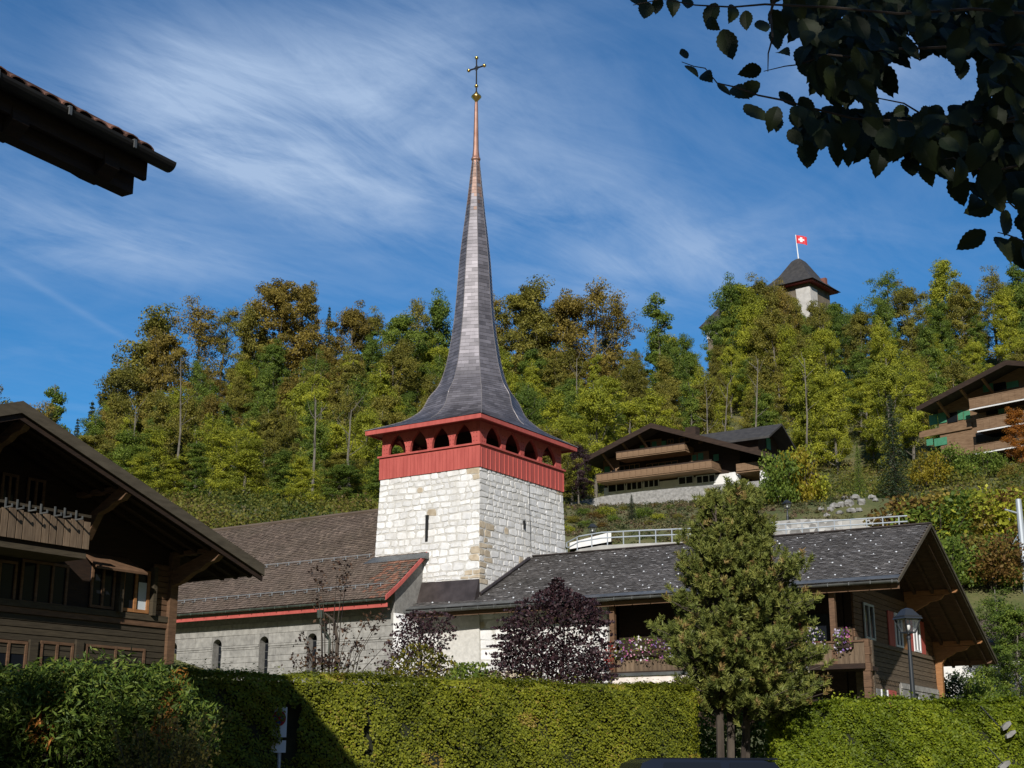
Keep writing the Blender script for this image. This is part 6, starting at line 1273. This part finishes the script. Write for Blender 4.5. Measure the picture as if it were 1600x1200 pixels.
m_thuja = leafmat('thuja_leaf', [(.016, .034, .007), (.065, .112, .016), (.15, .20, .03), (.18, .20, .035), (.38, .15, .03)], [0, .35, .65, .8, .92], objv=0, trans=.2)
def thv(P, v, rg):
    m = (np.sin(P[:, 0]*5.3+P[:, 2]*3)+np.sin(P[:, 2]*6.1-P[:, 1]*4)+np.sin(P[:, 0]*11)) > 2.05
    return np.where(m & (rg.random(len(v)) < .65), rg.uniform(.86, 1, len(v)), np.clip(v, 0, .74))
cs = []; rr_ = []
for i in range(26):
    u = rg.uniform(-60, 262); Y = 14.2+rg.uniform(-.7, .7); vt = np.interp(u, [-60, 20, 90, 150, 260, 290], [1030, 1038, 1030, 1026, 1040, 1075])+rg.uniform(0, 14); p = at(u, vt, Y); r_ = rg.uniform(.28, .45); cs.append(p-np.array([0, 0, r_])); rr_.append((r_, r_, r_))
for i in range(26):
    u = rg.uniform(-60, 262); Y = 14.2+rg.uniform(-.7, .7); p = at(u, rg.uniform(1090, 1260), Y); r_ = rg.uniform(.34, .55); cs.append(p); rr_.append((r_, r_, r_))
spray_bush('thuja_shrub', 'loose thuja shrub with orange brown dead sprays at lower left', cs, rr_, 52000, .040, m_thuja, seed=4, var_fn=thv, asp=.24)
m_dryleaf = leafmat('dry_yellow_leaf', [(.12, .10, .025), (.26, .21, .05), (.40, .33, .08)], objv=0)
dry = thing('dry_shrub', 'small twiggy yellowing shrub in front of the hedge at lower left', 'shrub', (at(290, 1200, 13.2)[0], 13.2, 0)); tb = MB(); PL = []
for i in range(46):
    b0 = np.array([at(255+rg.uniform(-20, 20), 1200, 13.2)[0], 13.2+rg.uniform(-.2, .2), .6]); tip = at(rg.uniform(170, 345), rg.uniform(1112, 1190), 13.1+rg.uniform(-.35, .35)); m_ = (b0+tip)/2+np.array([0, 0, .08])+rg.normal(size=3)*.04; tb.tube([b0, m_, tip], [.008, .006, .002], 4)
    for k in range(130): t_ = rg.random()**.6; q = (1-t_)**2*b0+2*t_*(1-t_)*m_+t_*t_*tip; PL.append(q+rg.normal(size=3)*.035)
tb.build('stems', m_darkbark, dry); PL = np.array(PL); link('foliage', quad_mesh('dry_leaves', leaves(PL, .018, rg, up=.4), m_dryleaf, rg.random(len(PL))), dry)
# ------------------------------------------------------------------ mountain pine
m_pine = leafmat('pine_needle', [(.055, .072, .016), (.15, .175, .036), (.26, .265, .06), (.29, .18, .07)], [0, .4, .8, 1], objv=0, trans=.15)
pine = thing('pine_tree', 'bushy multi stemmed mountain pine standing between the two hedges', 'pine tree', (at(1150, 1190, 27)[0], 27, 0))
rg = np.random.default_rng(31); tb = MB(); tips = []; px0 = at(1145, 1190, 27)[0]
prof_p = [(752, 1146, 1160), (778, 1098, 1192), (817, 1087, 1202), (847, 1066, 1218), (874, 1056, 1255), (905, 1062, 1262), (939, 1052, 1266), (970, 1044, 1262), (989, 1016, 1265), (1008, 1022, 1292), (1046, 1052, 1292), (1077, 1058, 1288), (1112, 1085, 1255)]
pv = [a for a, b, c in prof_p]; pw = [(c-b)/2 for a, b, c in prof_p]; pc = [(c+b)/2 for a, b, c in prof_p]
stems = []
for k, (u0, u1, vt) in enumerate(((1126, 1118, 770), (1139, 1150, 757), (1161, 1185, 800), (1133, 1095, 850), (1150, 1215, 860))):
    y_ = 27+(-.25, 0, .3, -.1, .2)[k]; b0 = at(u0, 1240, y_); b0[2] = 0; m1 = at(u0+(u1-u0)*.25, 1080, y_); m2 = at(u0+(u1-u0)*.7, 920, y_); tp = at(u1, vt, y_); pts = [b0, m1, m2, tp]; stems.append(pts); tb.tube(pts, [.085, .07, .045, .012] if k < 3 else [.05, .045, .03, .01], 7)
tb.build('trunk', m_darkbark, pine); tw = MB()
for i in range(980):
    v = 757+350*rg.random()**.75; wpx = np.interp(v, pv, pw); cx = np.interp(v, pv, pc); a_ = rg.random()*6.28; rr2 = math.sqrt(rg.uniform(.12, 1))*(1+.16*math.sin(v*.13+a_*2.0)+.08*math.sin(v*.31)); uo = math.cos(a_)*rr2*wpx; yo = math.sin(a_)*rr2*wpx/FPX*27*.85
    if v > 1040 and cx+uo < 1090: 
        if rg.random() < .5: continue
    tip = at(cx+uo, v, 27+yo); zq = tip[2]-rg.uniform(.08, .3)*(.3+rr2); st = min(stems, key=lambda P_: abs(np.interp(zq, [p[2] for p in P_], [p[0] for p in P_])-tip[0])+rg.random()*.5 if P_[-1][2] > zq else 9); q = np.array([np.interp(zq, [p[2] for p in st], [p[i_] for p in st]) for i_ in (0, 1)]+[zq])
    mm = q+(tip-q)*.6+np.array([0, 0, -.06]); tw.tube([q, mm, tip], [.016, .011, .006], 4); tips.append((tip, unit(tip-mm+np.array([0, 0, .25])+rg.normal(size=3)*.05)))
    for j in range(4): t_ = rg.uniform(.1, .9); b_ = mm+(tip-mm)*t_+rg.normal(size=3)*.07; tips.append((b_, unit(np.array([rg.normal()*.5, rg.normal()*.5, 1.0]))))
tw.build('branches', m_darkbark, pine)
Q = []; vr = []
for (c, d) in tips:
    n_ = 46; t_ = rg.random((n_, 1)); ax = c-d*.03+d*t_*.16; ra_ = unit(np.cross(d, rg.normal(size=(n_, 3)))); nd_ = unit(d*.75+ra_*.9); Ln = rg.uniform(.065, .105, (n_, 1)); sd = unit(np.cross(nd_, rg.normal(size=(n_, 3))))*.008
    Q.append(np.stack([ax-sd, ax+sd, ax+nd_*Ln+sd*.4, ax+nd_*Ln-sd*.4], 1)); tv_ = np.clip(rg.normal()*.17+.45, 0, .8)
    if rg.random() < .06: tv_ = .95
    vr.append(np.clip(tv_+rg.normal(size=n_)*.08, 0, 1))
Q = np.concatenate(Q); vr = np.concatenate(vr); o = link('needles', quad_mesh('pine_needles', Q, m_pine, vr), pine)
# ------------------------------------------------------------------ purple shrubs, dry stalks, seedlings between hedge and buildings
def shrub_px(name, label, prof_, u0, Y, n, s, mat, base_v, seed, cat='shrub', depth=.9, stemn=10, vmod=None):
    rg = np.random.default_rng(seed); vs2 = [a for a, b, c in prof_]; P = []; root = thing(name, label, cat, (at(u0, base_v, Y)[0], Y, float(H(at(u0, base_v, Y)[0], Y))))
    v = rg.uniform(vs2[0], vs2[-1], n*3); l_ = np.interp(v, vs2, [b for a, b, c in prof_]); r_ = np.interp(v, vs2, [c for a, b, c in prof_]); wt = (r_-l_)/(r_-l_).max(); k = rg.random(n*3) < wt; v, l_, r_ = v[k][:n], l_[k][:n], r_[k][:n]
    jw = (r_-l_)*.06; l_ = l_+jw*np.sin(v*.45+seed)+jw*.8*np.sin(v*1.1); r_ = r_+jw*np.sin(v*.37+2*seed)+jw*.8*np.sin(v*.9+1); x = rg.random(len(v)); yy = rg.normal(size=len(v))*.4*(r_-l_)/2/FPX*Y*depth
    nz_ = .55+.45*np.sin(v*.11+x*9+seed)*np.sin(x*13+v*.05); kk = rg.random(len(v)) < np.clip(nz_*1.2+.1, .12, 1)
    P = np.array([at(l_[i]+(r_[i]-l_[i])*x[i], v[i], Y+yy[i]) for i in range(len(v)) if kk[i]]); tb = MB(); b0 = np.array([root.location.x, Y, root.location.z])
    for i in range(stemn): tpp = P[rg.integers(len(P))]; m_ = (b0+tpp)/2+np.array([(tpp[0]-b0[0])*.2, 0, -.2]); tb.tube([b0+rg.normal(size=3)*np.array([.1, .1, 0]), m_, tpp], [.03, .018, .004], 4)
    tb.build('stems', m_darkbark, root); vv = rg.random(len(P)); link('foliage', quad_mesh('shrub_leaves', leaves(P, s, rg, up=.3, aspect=.66), mat, vv), root); return root
shrub_px('purple_beech', 'dense dark purple beech shrub in front of the chalet eave', [(902, 866, 876), (915, 858, 884), (925, 842, 896), (934, 822, 925), (948, 802, 938), (975, 785, 948), (1010, 778, 950), (1040, 768, 952), (1070, 745, 958), (1085, 740, 958)], 865, 36, 19000, .045, lf['purple'], 1085, 3, stemn=16)
shrub_px('purple_sapling', 'smaller purple leaved shrub against the pale annex wall', [(955, 640, 690), (965, 625, 712), (985, 618, 715), (1000, 612, 705), (1020, 600, 690), (1050, 592, 700), (1062, 590, 705)], 650, 38, 4200, .042, lf['purple'], 1070, 5)
m_ylw = leafmat('yellowing_leaf', [(.045, .06, .012), (.16, .15, .02), (.34, .28, .03)], objv=0)
shrub_px('yellow_shrub', 'low yellow green shrub at the foot of the smaller purple shrub', [(1005, 640, 660), (1025, 618, 700), (1045, 600, 735), (1066, 590, 760)], 670, 36.5, 1700, .05, m_ylw, 1075, 6)
shrub_px('green_shrub', 'low dark green shrub just behind the hedge left of the purple beech', [(1035, 720, 760), (1050, 700, 775), (1072, 690, 790)], 740, 35, 1100, .05, lf['green'], 1080, 7)
stalks = thing('dry_stalks', 'tall dry perennial stalks with withered dark leaves before the nave wall', 'plant', (at(512, 1060, 40)[0], 40, float(H(0, 40)))); tb = MB(); PL = []; rg = np.random.default_rng(19); b0 = np.array([at(512, 1060, 40)[0], 40, 3.0])
for u, v in ((493, 885), (497, 925), (503, 905), (528, 870), (537, 890), (545, 880), (575, 960), (590, 970), (470, 985), (555, 1000), (565, 1005), (610, 1000), (525, 985), (482, 1010), (600, 960), (545, 975), (515, 960), (460, 1030), (630, 1020)):
    tp = at(u, v, 40+rg.normal()*.3); s0 = b0+np.array([(u-512)*.006, 0, 0]); m_ = s0+(tp-s0)*np.array([.35, .5, .6]); tb.tube([s0, m_, tp], [.018, .013, .006], 4)
    for k in range(3): c = m_+(tp-m_)*rg.uniform(.75 if k < 2 else .2, 1.0); PL.append(c+rg.normal(size=(9, 3))*.09)
tb.tube([at(525, 1060, 40), at(527, 1000, 40), at(522, 970, 40), at(508, 958, 40)], [.06, .055, .05, .02], 6)
PL.append(np.array([b0[0], 40, at(512, 1035, 40)[2]])+rg.normal(size=(420, 3))*np.array([.42, .3, .14])); PL = np.concatenate(PL)
tb.build('stems', m_darkbark, stalks); m_wither = leafmat('withered_leaf', [(.02, .015, .014), (.07, .04, .03), (.16, .09, .05)], objv=0); link('foliage', quad_mesh('withered_leaves', leaves(PL, .055, rg, up=.1), m_wither, rg.random(len(PL))), stalks)
# balcony flowers
m_petal = leafmat('petunia_petal', [(.55, .50, .58), (.20, .10, .36), (.60, .16, .30), (.70, .66, .66)], [.2, .45, .7, .9], objv=0, trans=.2)
def flower_box(u0, u1, v0, v1, label, seed, n=420):
    rg = np.random.default_rng(seed); a0, z1 = K.on_b(u0, v0, BS-.25); a1, z0 = K.on_b(u1, v1, BS-.25); root = thing('flower_box', label, 'flower box', K.P((a0+a1)/2, BS-.2, z0), 'flower boxes on the chalet balcony'); MB().box(K, min(a0, a1), max(a0, a1), BS-.30, BS-.12, zb1-.22, zb1-.02).build('box', m_darkwood, root)
    al = rg.uniform(min(a0, a1), max(a0, a1), n); zz_ = z0+(z1-z0)*rg.random(n)**.8+.05*np.sin(al*4); bb_ = BS-.2-.22*rg.random(n)
    P = np.array([K.P(*q) for q in zip(al, bb_, zz_)]); g_ = rg.random(n) < .55; link('foliage', quad_mesh('box_leaves', leaves(P[g_], .055, rg), lf['green'], rg.random(g_.sum())), root); hue = np.clip(.5+.4*np.sin(al*2.3+seed)+rg.normal(size=n)*.12, 0, 1)
    link('blossoms', quad_mesh('blossoms', leaves(P[~g_]-K.B*.05, .048, rg, up=.2, aspect=.9), m_petal, hue[~g_]), root)
flower_box(960, 1030, 998, 1032, 'white and violet flower box at the left end of the chalet balcony', 1)
flower_box(1030, 1120, 998, 1032, 'flower box beside the pine tree on the chalet balcony', 2); flower_box(1200, 1292, 985, 1015, 'flower box on the balcony just right of the pine', 3); flower_box(1303, 1333, 982, 1018, 'violet flowers on the short balcony end by the log wall', 4, 200)
rg = np.random.default_rng(2); P = np.array([K.P(a13+.2+rg.normal()*.2, BS-.3+rg.normal()*.08, zb1-.1+rg.normal()*.3) for _ in range(160)]); rf = thing('red_creeper', 'red leaved plant beside the left balcony post', 'plant', K.P(a13+.2, BS-.3, zb0)); MB().tube([K.P(a13+.2, BS-.2, zb0-.3), K.P(a13+.22, BS-.3, zb1+.2)], .015, 5).build('stem', m_darkbark, rf); m_rl = leafmat('red_leaf', [(.15, .01, .012), (.35, .02, .02), (.45, .05, .03)], objv=0); link('foliage', quad_mesh('red_leaves', leaves(P, .06, rg), m_rl, rg.random(160)), rf)
# ------------------------------------------------------------------ car whose roof shows at the bottom edge
m_car = plain('dark_blue_car_paint', (.012, .016, .026), .25, .4); m_tyre = plain('tyre_rubber', (.012, .012, .012), .8); zroof = at(1140, 1184, 22.5)[2]
cc = at(1155, 1190, 22.5); CF = Frame(cc[0], 22.5, 12.0); car = thing('parked_car', 'dark car whose roof shows at the bottom edge before the pine', 'car', (cc[0], 22.5, .2))
def section(b_, pts): return [CF.P(a_, b_, z_) for a_, z_ in pts]
half = [(-2.1, .35), (2.1, .35), (2.15, .75), (1.95, 1.0), (.95, 1.08), (-2.0, 1.1), (-2.15, .8)]
FC = Frame(cc[0], 22.5, 100.0)
body_ = MB(); vs_ = []; 
pr = [(-2.15, .38), (-2.2, .8), (-2.0, 1.08), (-.95, 1.14), (2.0, 1.16), (2.18, .9), (2.15, .38)]
lay = ((-.88, 1.0), (-.80, 1.0), (.80, 1.0), (.88, 1.0))
body_.prism([FC.P(a_, -.88, z_) for a_, z_ in pr], FC.B*1.76); cb = body_.build('body', m_car, car)
rf_ = MB(); gl = [(-.95, 1.13, .80), (1.95, 1.15, .80), (1.72, zroof-.08, .62), (1.55, zroof-.02, .60), (.4, zroof, .60), (-.15, zroof-.03, .60), (-.32, zroof-.09, .62)]
L1 = [FC.P(a_, -w_, z_) for a_, z_, w_ in gl]; L2 = [FC.P(a_, w_, z_) for a_, z_, w_ in gl]; n_ = len(gl); rf_.add(L1+L2, [tuple(range(n_)), tuple(range(n_, 2*n_))[::-1]]+[(i, (i+1) % n_, (i+1) % n_+n_, i+n_) for i in range(n_)]); rf_.build('roof', m_car, car)
for s in (-1, 1):
    for a0, a1 in ((-.62, .42), (.52, 1.45)): MB().add([FC.P(a0-.05 if a0 > 0 else a0-.12, s*.795, 1.2), FC.P(a1, s*.795, 1.2), FC.P(a1-.06, s*.64, zroof-.07), FC.P(a0+.28 if a0 < 0 else a0, s*.64, zroof-.07)], [(0, 1, 2, 3)]).build('side_window', m_glass, car)
    for a_ in (-1.35, 1.35):
        wh = MB(); c = FC.P(a_, s*.80, .53); wh.tube([c-FC.B*.1, c+FC.B*.1], .33, 18); w_ = wh.build('wheel', m_tyre, car); MB().tube([c+FC.B*s*.09, c+FC.B*s*.115], .2, 14).build('rim', m_greypaint, w_)
    MB().box(FC, -2.24, -2.15, s*.62-.16, s*.62+.16, .78, .92).build('headlight', m_whitepaint, car)
    MB().beam(FC.P(-.4, s*.60, zroof-.02), FC.P(1.5, s*.58, zroof-.02), .03, .03).build('roof_rail', m_car, car)
MB().add([FC.P(-.96, -.72, 1.16), FC.P(-.96, .72, 1.16), FC.P(-.36, .56, zroof-.12), FC.P(-.36, -.56, zroof-.12)], [(0, 1, 2, 3)]).build('windscreen', m_glass, car)
# ------------------------------------------------------------------ hornbeam: overhanging branch with single leaves, crown above and behind the lane
horn = thing('hornbeam_tree', 'overhanging hornbeam branch with dark toothed leaves at upper right', 'tree', (5.2, -2.5, 0))
rg = np.random.default_rng(44)
tr = MB().tube([(5.2, -2.5, 0), (5.1, -2.3, 2.5), (4.8, -2.0, 5), (4.5, -2.2, 8), (4.4, -2, 11)], [.28, .24, .2, .14, .05], 10); 
for i in range(12): p = (4.8+rg.normal()*.1, -2.1, 3.6+i*.55); tr.tube(limb_pts(p, (rg.normal()-.35, rg.normal(), .45), 3.2, 5, rg), [.07, .06, .045, .03, .02, .01], 6)
tr.tube([(4.8, -2.0, 4.4), (4.4, .5, 4.6), (3.6, 2.9, 4.45), (2.9, 4.3, 4.2)], [.09, .07, .05, .03], 7)
tr.build('trunk', m_darkbark, horn)
m_horn = leafmat('hornbeam_leaf', [(.010, .018, .004), (.020, .031, .007), (.034, .042, .010)], objv=.4, trans=.2)
n_ = 30000; d = unit(rg.normal(size=(n_, 3))); P = np.array([3.1, -2.6, 8.3])+d*np.array([5.2, 3.6, 3.2])*(rg.random((n_, 1))**.4); P = P[(P[:, 1] < .9) | (P[:, 2] > 7.0)]
o = link('crown', quad_mesh('hornbeam_crown', leaves(P, .075, rg, up=.6), m_horn, rg.random(len(P))), horn)
twigs = [([(1640, 175), (1500, 190), (1330, 180), (1215, 158), (1150, 140), (1100, 112), (1062, 95)], 4.7), ([(1640, 20), (1400, 18), (1200, 8), (1085, 4), (985, 2)], 4.4), ([(1640, 70), (1450, 75), (1330, 85), (1250, 95), (1195, 112)], 4.6), ([(1640, 190), (1480, 180), (1410, 168), (1345, 148)], 4.9), ([(1640, 262), (1560, 262), (1510, 255), (1475, 248)], 4.5), ([(1640, 335), (1590, 325), (1560, 312)], 4.6), ([(1640, 380), (1600, 372), (1560, 368)], 4.7), ([(1210, 0), (1205, 60), (1200, 105)], 4.5)]
tm = MB()
for pts, Y in twigs: tm.tube([at(u+random.uniform(-5, 5), v+random.uniform(-7, 7), Y+random.uniform(-.05, .05)) for u, v in [(p0_[0]+(p1_[0]-p0_[0])*f_, p0_[1]+(p1_[1]-p0_[1])*f_) for p0_, p1_ in zip(pts[:-1], pts[1:]) for f_ in (0, .5)]+[pts[-1]]], [.0065-.005*i/(2*len(pts)-2) for i in range(2*len(pts)-1)], 5)
tm.build('twigs', m_darkbark, horn)
def leaf_mesh(seed):
    rg = random.Random(seed); n = 15; L = 1.0; rows = []
    for i in range(n+1):
        t_ = i/n; w_ = .285*math.sin(math.pi*t_**.82)**.85*(1-.25*t_**3)+(.0 if i in (0, n) else .014*(1 if i % 2 else -1)); rows.append((t_, max(0, w_)))
    vs_ = []; curl = rg.uniform(-.12, .16); fold = rg.uniform(.05, .25)
    for t_, w_ in rows: z_ = curl*math.sin(t_*3); vs_ += [(-w_, -t_, z_+fold*w_), (0, -t_, z_), (w_, -t_, z_+fold*w_)]
    fs = []
    for i in range(n): a_ = i*3; fs += [(a_, a_+1, a_+4, a_+3), (a_+1, a_+2, a_+5, a_+4)]
    fs = [f for f in fs]
    me = MB().add(vs_, fs).mesh('leaf', m_horn); at_ = me.attributes.new('var', 'FLOAT', 'FACE'); at_.data.foreach_set('value', [.5]*len(me.polygons)); return me
LM = [leaf_mesh(i) for i in range(6)]
manual = [(985, 8, -40, 34), (1012, 15, 5, 36), (1050, 8, 0, 30), (1030, 5, 10, 30), (1075, 5, 10, 26), (1118, 18, 20, 40), (1105, 40, -40, 28), (1130, 62, -12, 48), (1145, 20, 15, 36), (1165, 28, 0, 34), (1187, 45, -10, 40), (1225, 35, 10, 45), (1270, 38, 10, 50), (1300, 5, 25, 40), (1240, 18, 10, 40), (1210, 60, 0, 40),
          (1076, 92, 60, 26), (1070, 112, -35, 28), (1098, 125, -35, 30), (1122, 140, -25, 32), (1142, 150, -40, 34), (1188, 145, 70, 44), (1165, 178, -30, 46), (1205, 190, 5, 46), (1190, 120, 75, 36), (1218, 155, -30, 36), (1240, 185, -15, 36), (1232, 215, -30, 36), (1262, 235, 5, 46), (1330, 240, 10, 30), (1375, 245, 10, 44), (1420, 260, 0, 40), (1440, 270, -20, 40), (1462, 265, -25, 46), (1490, 285, -10, 50), (1530, 295, -20, 64), (1580, 285, -5, 48), (1553, 338, 70, 54), (1597, 345, -10, 40), (1540, 378, 60, 50), (1580, 385, -20, 46), (1598, 400, -10, 40), (1555, 385, -10, 44),
          (1250, 105, -20, 36), (1215, 95, -45, 36), (1290, 100, 0, 44), (1350, 165, -30, 34), (1420, 180, 65, 30), (1490, 90, 0, 40), (1505, 105, 10, 34), (1500, 262, 15, 48), (1515, 300, -25, 46), (1550, 268, 10, 50), (1565, 300, -15, 52), (1600, 312, 10, 52), (1575, 345, 20, 46), (1530, 325, 40, 44), (1610, 365, 0, 48), (1400, 235, 20, 46), (1300, 232, -15, 44), (1350, 225, 10, 48), (1280, 215, 15, 46), (1215, 180, 20, 40), (1250, 165, -30, 40), (1270, 190, 30, 42), (1545, 110, 0, 50), (1560, 130, -10, 60), (1600, 120, 0, 40)]
def inpoly(u, v, poly):
    c = False; j = len(poly)-1
    for i in range(len(poly)):
        if (poly[i][1] > v) != (poly[j][1] > v) and u < (poly[j][0]-poly[i][0])*(v-poly[i][1])/(poly[j][1]-poly[i][1])+poly[i][0]: c = not c
        j = i
    return c
polys = [([(1190, -20), (1640, -20), (1640, 120), (1580, 150), (1530, 90), (1500, 70), (1440, 75), (1395, 95), (1370, 115), (1300, 85), (1255, 70), (1235, 45), (1200, 30)], 110), ([(1240, 75), (1300, 85), (1390, 100), (1375, 120), (1340, 150), (1290, 145), (1270, 110)], 22), ([(1235, 175), (1300, 180), (1360, 182), (1420, 188), (1470, 175), (1530, 160), (1560, 175), (1620, 150), (1640, 240), (1560, 245), (1500, 235), (1460, 245), (1420, 232), (1380, 225), (1330, 215), (1260, 215)], 85), ([(1530, 90), (1640, 110), (1640, 180), (1560, 175)], 22)]
fill = []
for poly, cnt in polys:
    k = 0; us = [p[0] for p in poly]; vs3 = [p[1] for p in poly]
    while k < cnt:
        u, v = random.uniform(min(us), max(us)), random.uniform(min(vs3), max(vs3))
        if inpoly(u, v, poly): fill.append((u, v-12, random.uniform(-45, 45), random.uniform(34, 52))); k += 1
for i, (u, v, an, ln) in enumerate(manual+fill):
    Y = random.uniform(4.3, 5.0); p = at(u, v-ln*.35 if i < len(manual) else v, Y); o = link('leaf', LM[i % 6], horn); o.location = Vector(p); s = ln*random.uniform(1.12, 1.42)*Y/FPX; o.scale = (s*1.08, s, s)
    tilt = random.uniform(-35, 35); o.rotation_euler = (Matrix.Rotation(R(random.uniform(-25, 25)), 3, 'Z') @ Matrix.Rotation(R(an), 3, 'Y') @ Matrix.Rotation(R(90+random.uniform(-35, 15)), 3, 'X') @ Matrix.Rotation(R(random.uniform(-25, 25)), 3, 'Y')).to_euler()

# the thick of the branch: leaves too many and too tangled to tell apart
m0 = LM[0]; co = np.array([v.co[:] for v in m0.vertices]); fcs = [list(p.vertices) for p in m0.polygons]; V_ = []; F_ = []
dense = [([(1215, -30), (1660, -30), (1660, 105), (1590, 130), (1530, 75), (1440, 60), (1390, 85), (1310, 70), (1260, 45)], 330), ([(1250, 172), (1420, 188), (1530, 165), (1650, 150), (1650, 235), (1650, 280), (1500, 245), (1400, 228), (1280, 215)], 280), ([(1285, 70), (1385, 85), (1365, 120), (1330, 140), (1295, 130)], 40), ([(1560, 235), (1650, 235), (1650, 300), (1600, 290), (1540, 270)], 40)]
for poly, cnt in dense:
    k = 0; us = [p[0] for p in poly]; vs3 = [p[1] for p in poly]
    while k < cnt:
        u, v = random.uniform(min(us), max(us)), random.uniform(min(vs3), max(vs3))
        if not inpoly(u, v, poly): continue
        k += 1; Y = random.uniform(4.9, 6.0); s = random.uniform(34, 54)*1.3*Y/FPX
        rot = np.array(Matrix.Rotation(R(random.uniform(-30, 30)), 3, 'Z') @ Matrix.Rotation(R(random.uniform(-50, 50)), 3, 'Y') @ Matrix.Rotation(R(90+random.uniform(-35, 15)), 3, 'X'))
        n0 = len(V_); V_ += (at(u, v-10, Y)+(co*s)@rot.T).tolist(); F_ += [tuple(i+n0 for i in f) for f in fcs]
me = bpy.data.meshes.new('tangled_leaves'); me.from_pydata(V_, [], F_); me.materials.append(m_horn); a2 = me.attributes.new('var', 'FLOAT', 'FACE'); a2.data.foreach_set('value', np.random.default_rng(1).random(len(F_)).astype(np.float32)); o = link('tangled_leaves', me, horn); o['kind'] = 'stuff'
# unseen trees added left of the viewer to throw shade on the thuja
plant('broad1', 'added_shade_tree', 'taller unseen tree added left of the viewer to shade the thuja', 'tree', (-7.5, 2.0, 0), 12.2, 'green', wide=.85, rot=1.0)
plant('broad2', 'added_shade_tree', 'lower unseen tree added beside the taller one to shade the thuja', 'tree', (-5.3, 1.6, 0), 9.5, 'green', wide=.95, rot=2.0)
shrub_px('shade_shrub', 'dark shady shrub behind the pine trunks between the hedges', [(1082, 1075, 1225), (1110, 1070, 1222), (1150, 1068, 1215), (1215, 1066, 1215)], 1145, 29.5, 9000, .045, lf['green'], 1215, 12, depth=.6)
# ------------------------------------------------------------------ look-alikes told apart by their place, left to right
ORD = ['leftmost', 'second from left', 'third from left', 'fourth from left', 'fifth from left', 'sixth from left', 'seventh from left', 'eighth from left', 'ninth from left', 'tenth from left', 'eleventh from left', 'twelfth from left', 'thirteenth from left', 'fourteenth from left', 'fifteenth from left', 'sixteenth from left', 'seventeenth from left', 'eighteenth from left', 'nineteenth from left', 'twentieth from left']
same = {}
for o in sc.objects:
    if o.parent is None and 'label' in o and 'group' in o: same.setdefault((o['group'], o['label']), []).append(o)
def place_u(o):
    p = Vector(o.location) if o.type == 'EMPTY' else sum((v.co for v in o.data.vertices), Vector())/len(o.data.vertices)
    return topx((p[0], p[1], p[2]+2))[0]
for (g_, l_), os_ in same.items():
    if 1 < len(os_) <= len(ORD):
        os_.sort(key=place_u)
        for k, o in enumerate(os_): o['label'] = l_+', '+('rightmost' if k == len(os_)-1 else ORD[k])
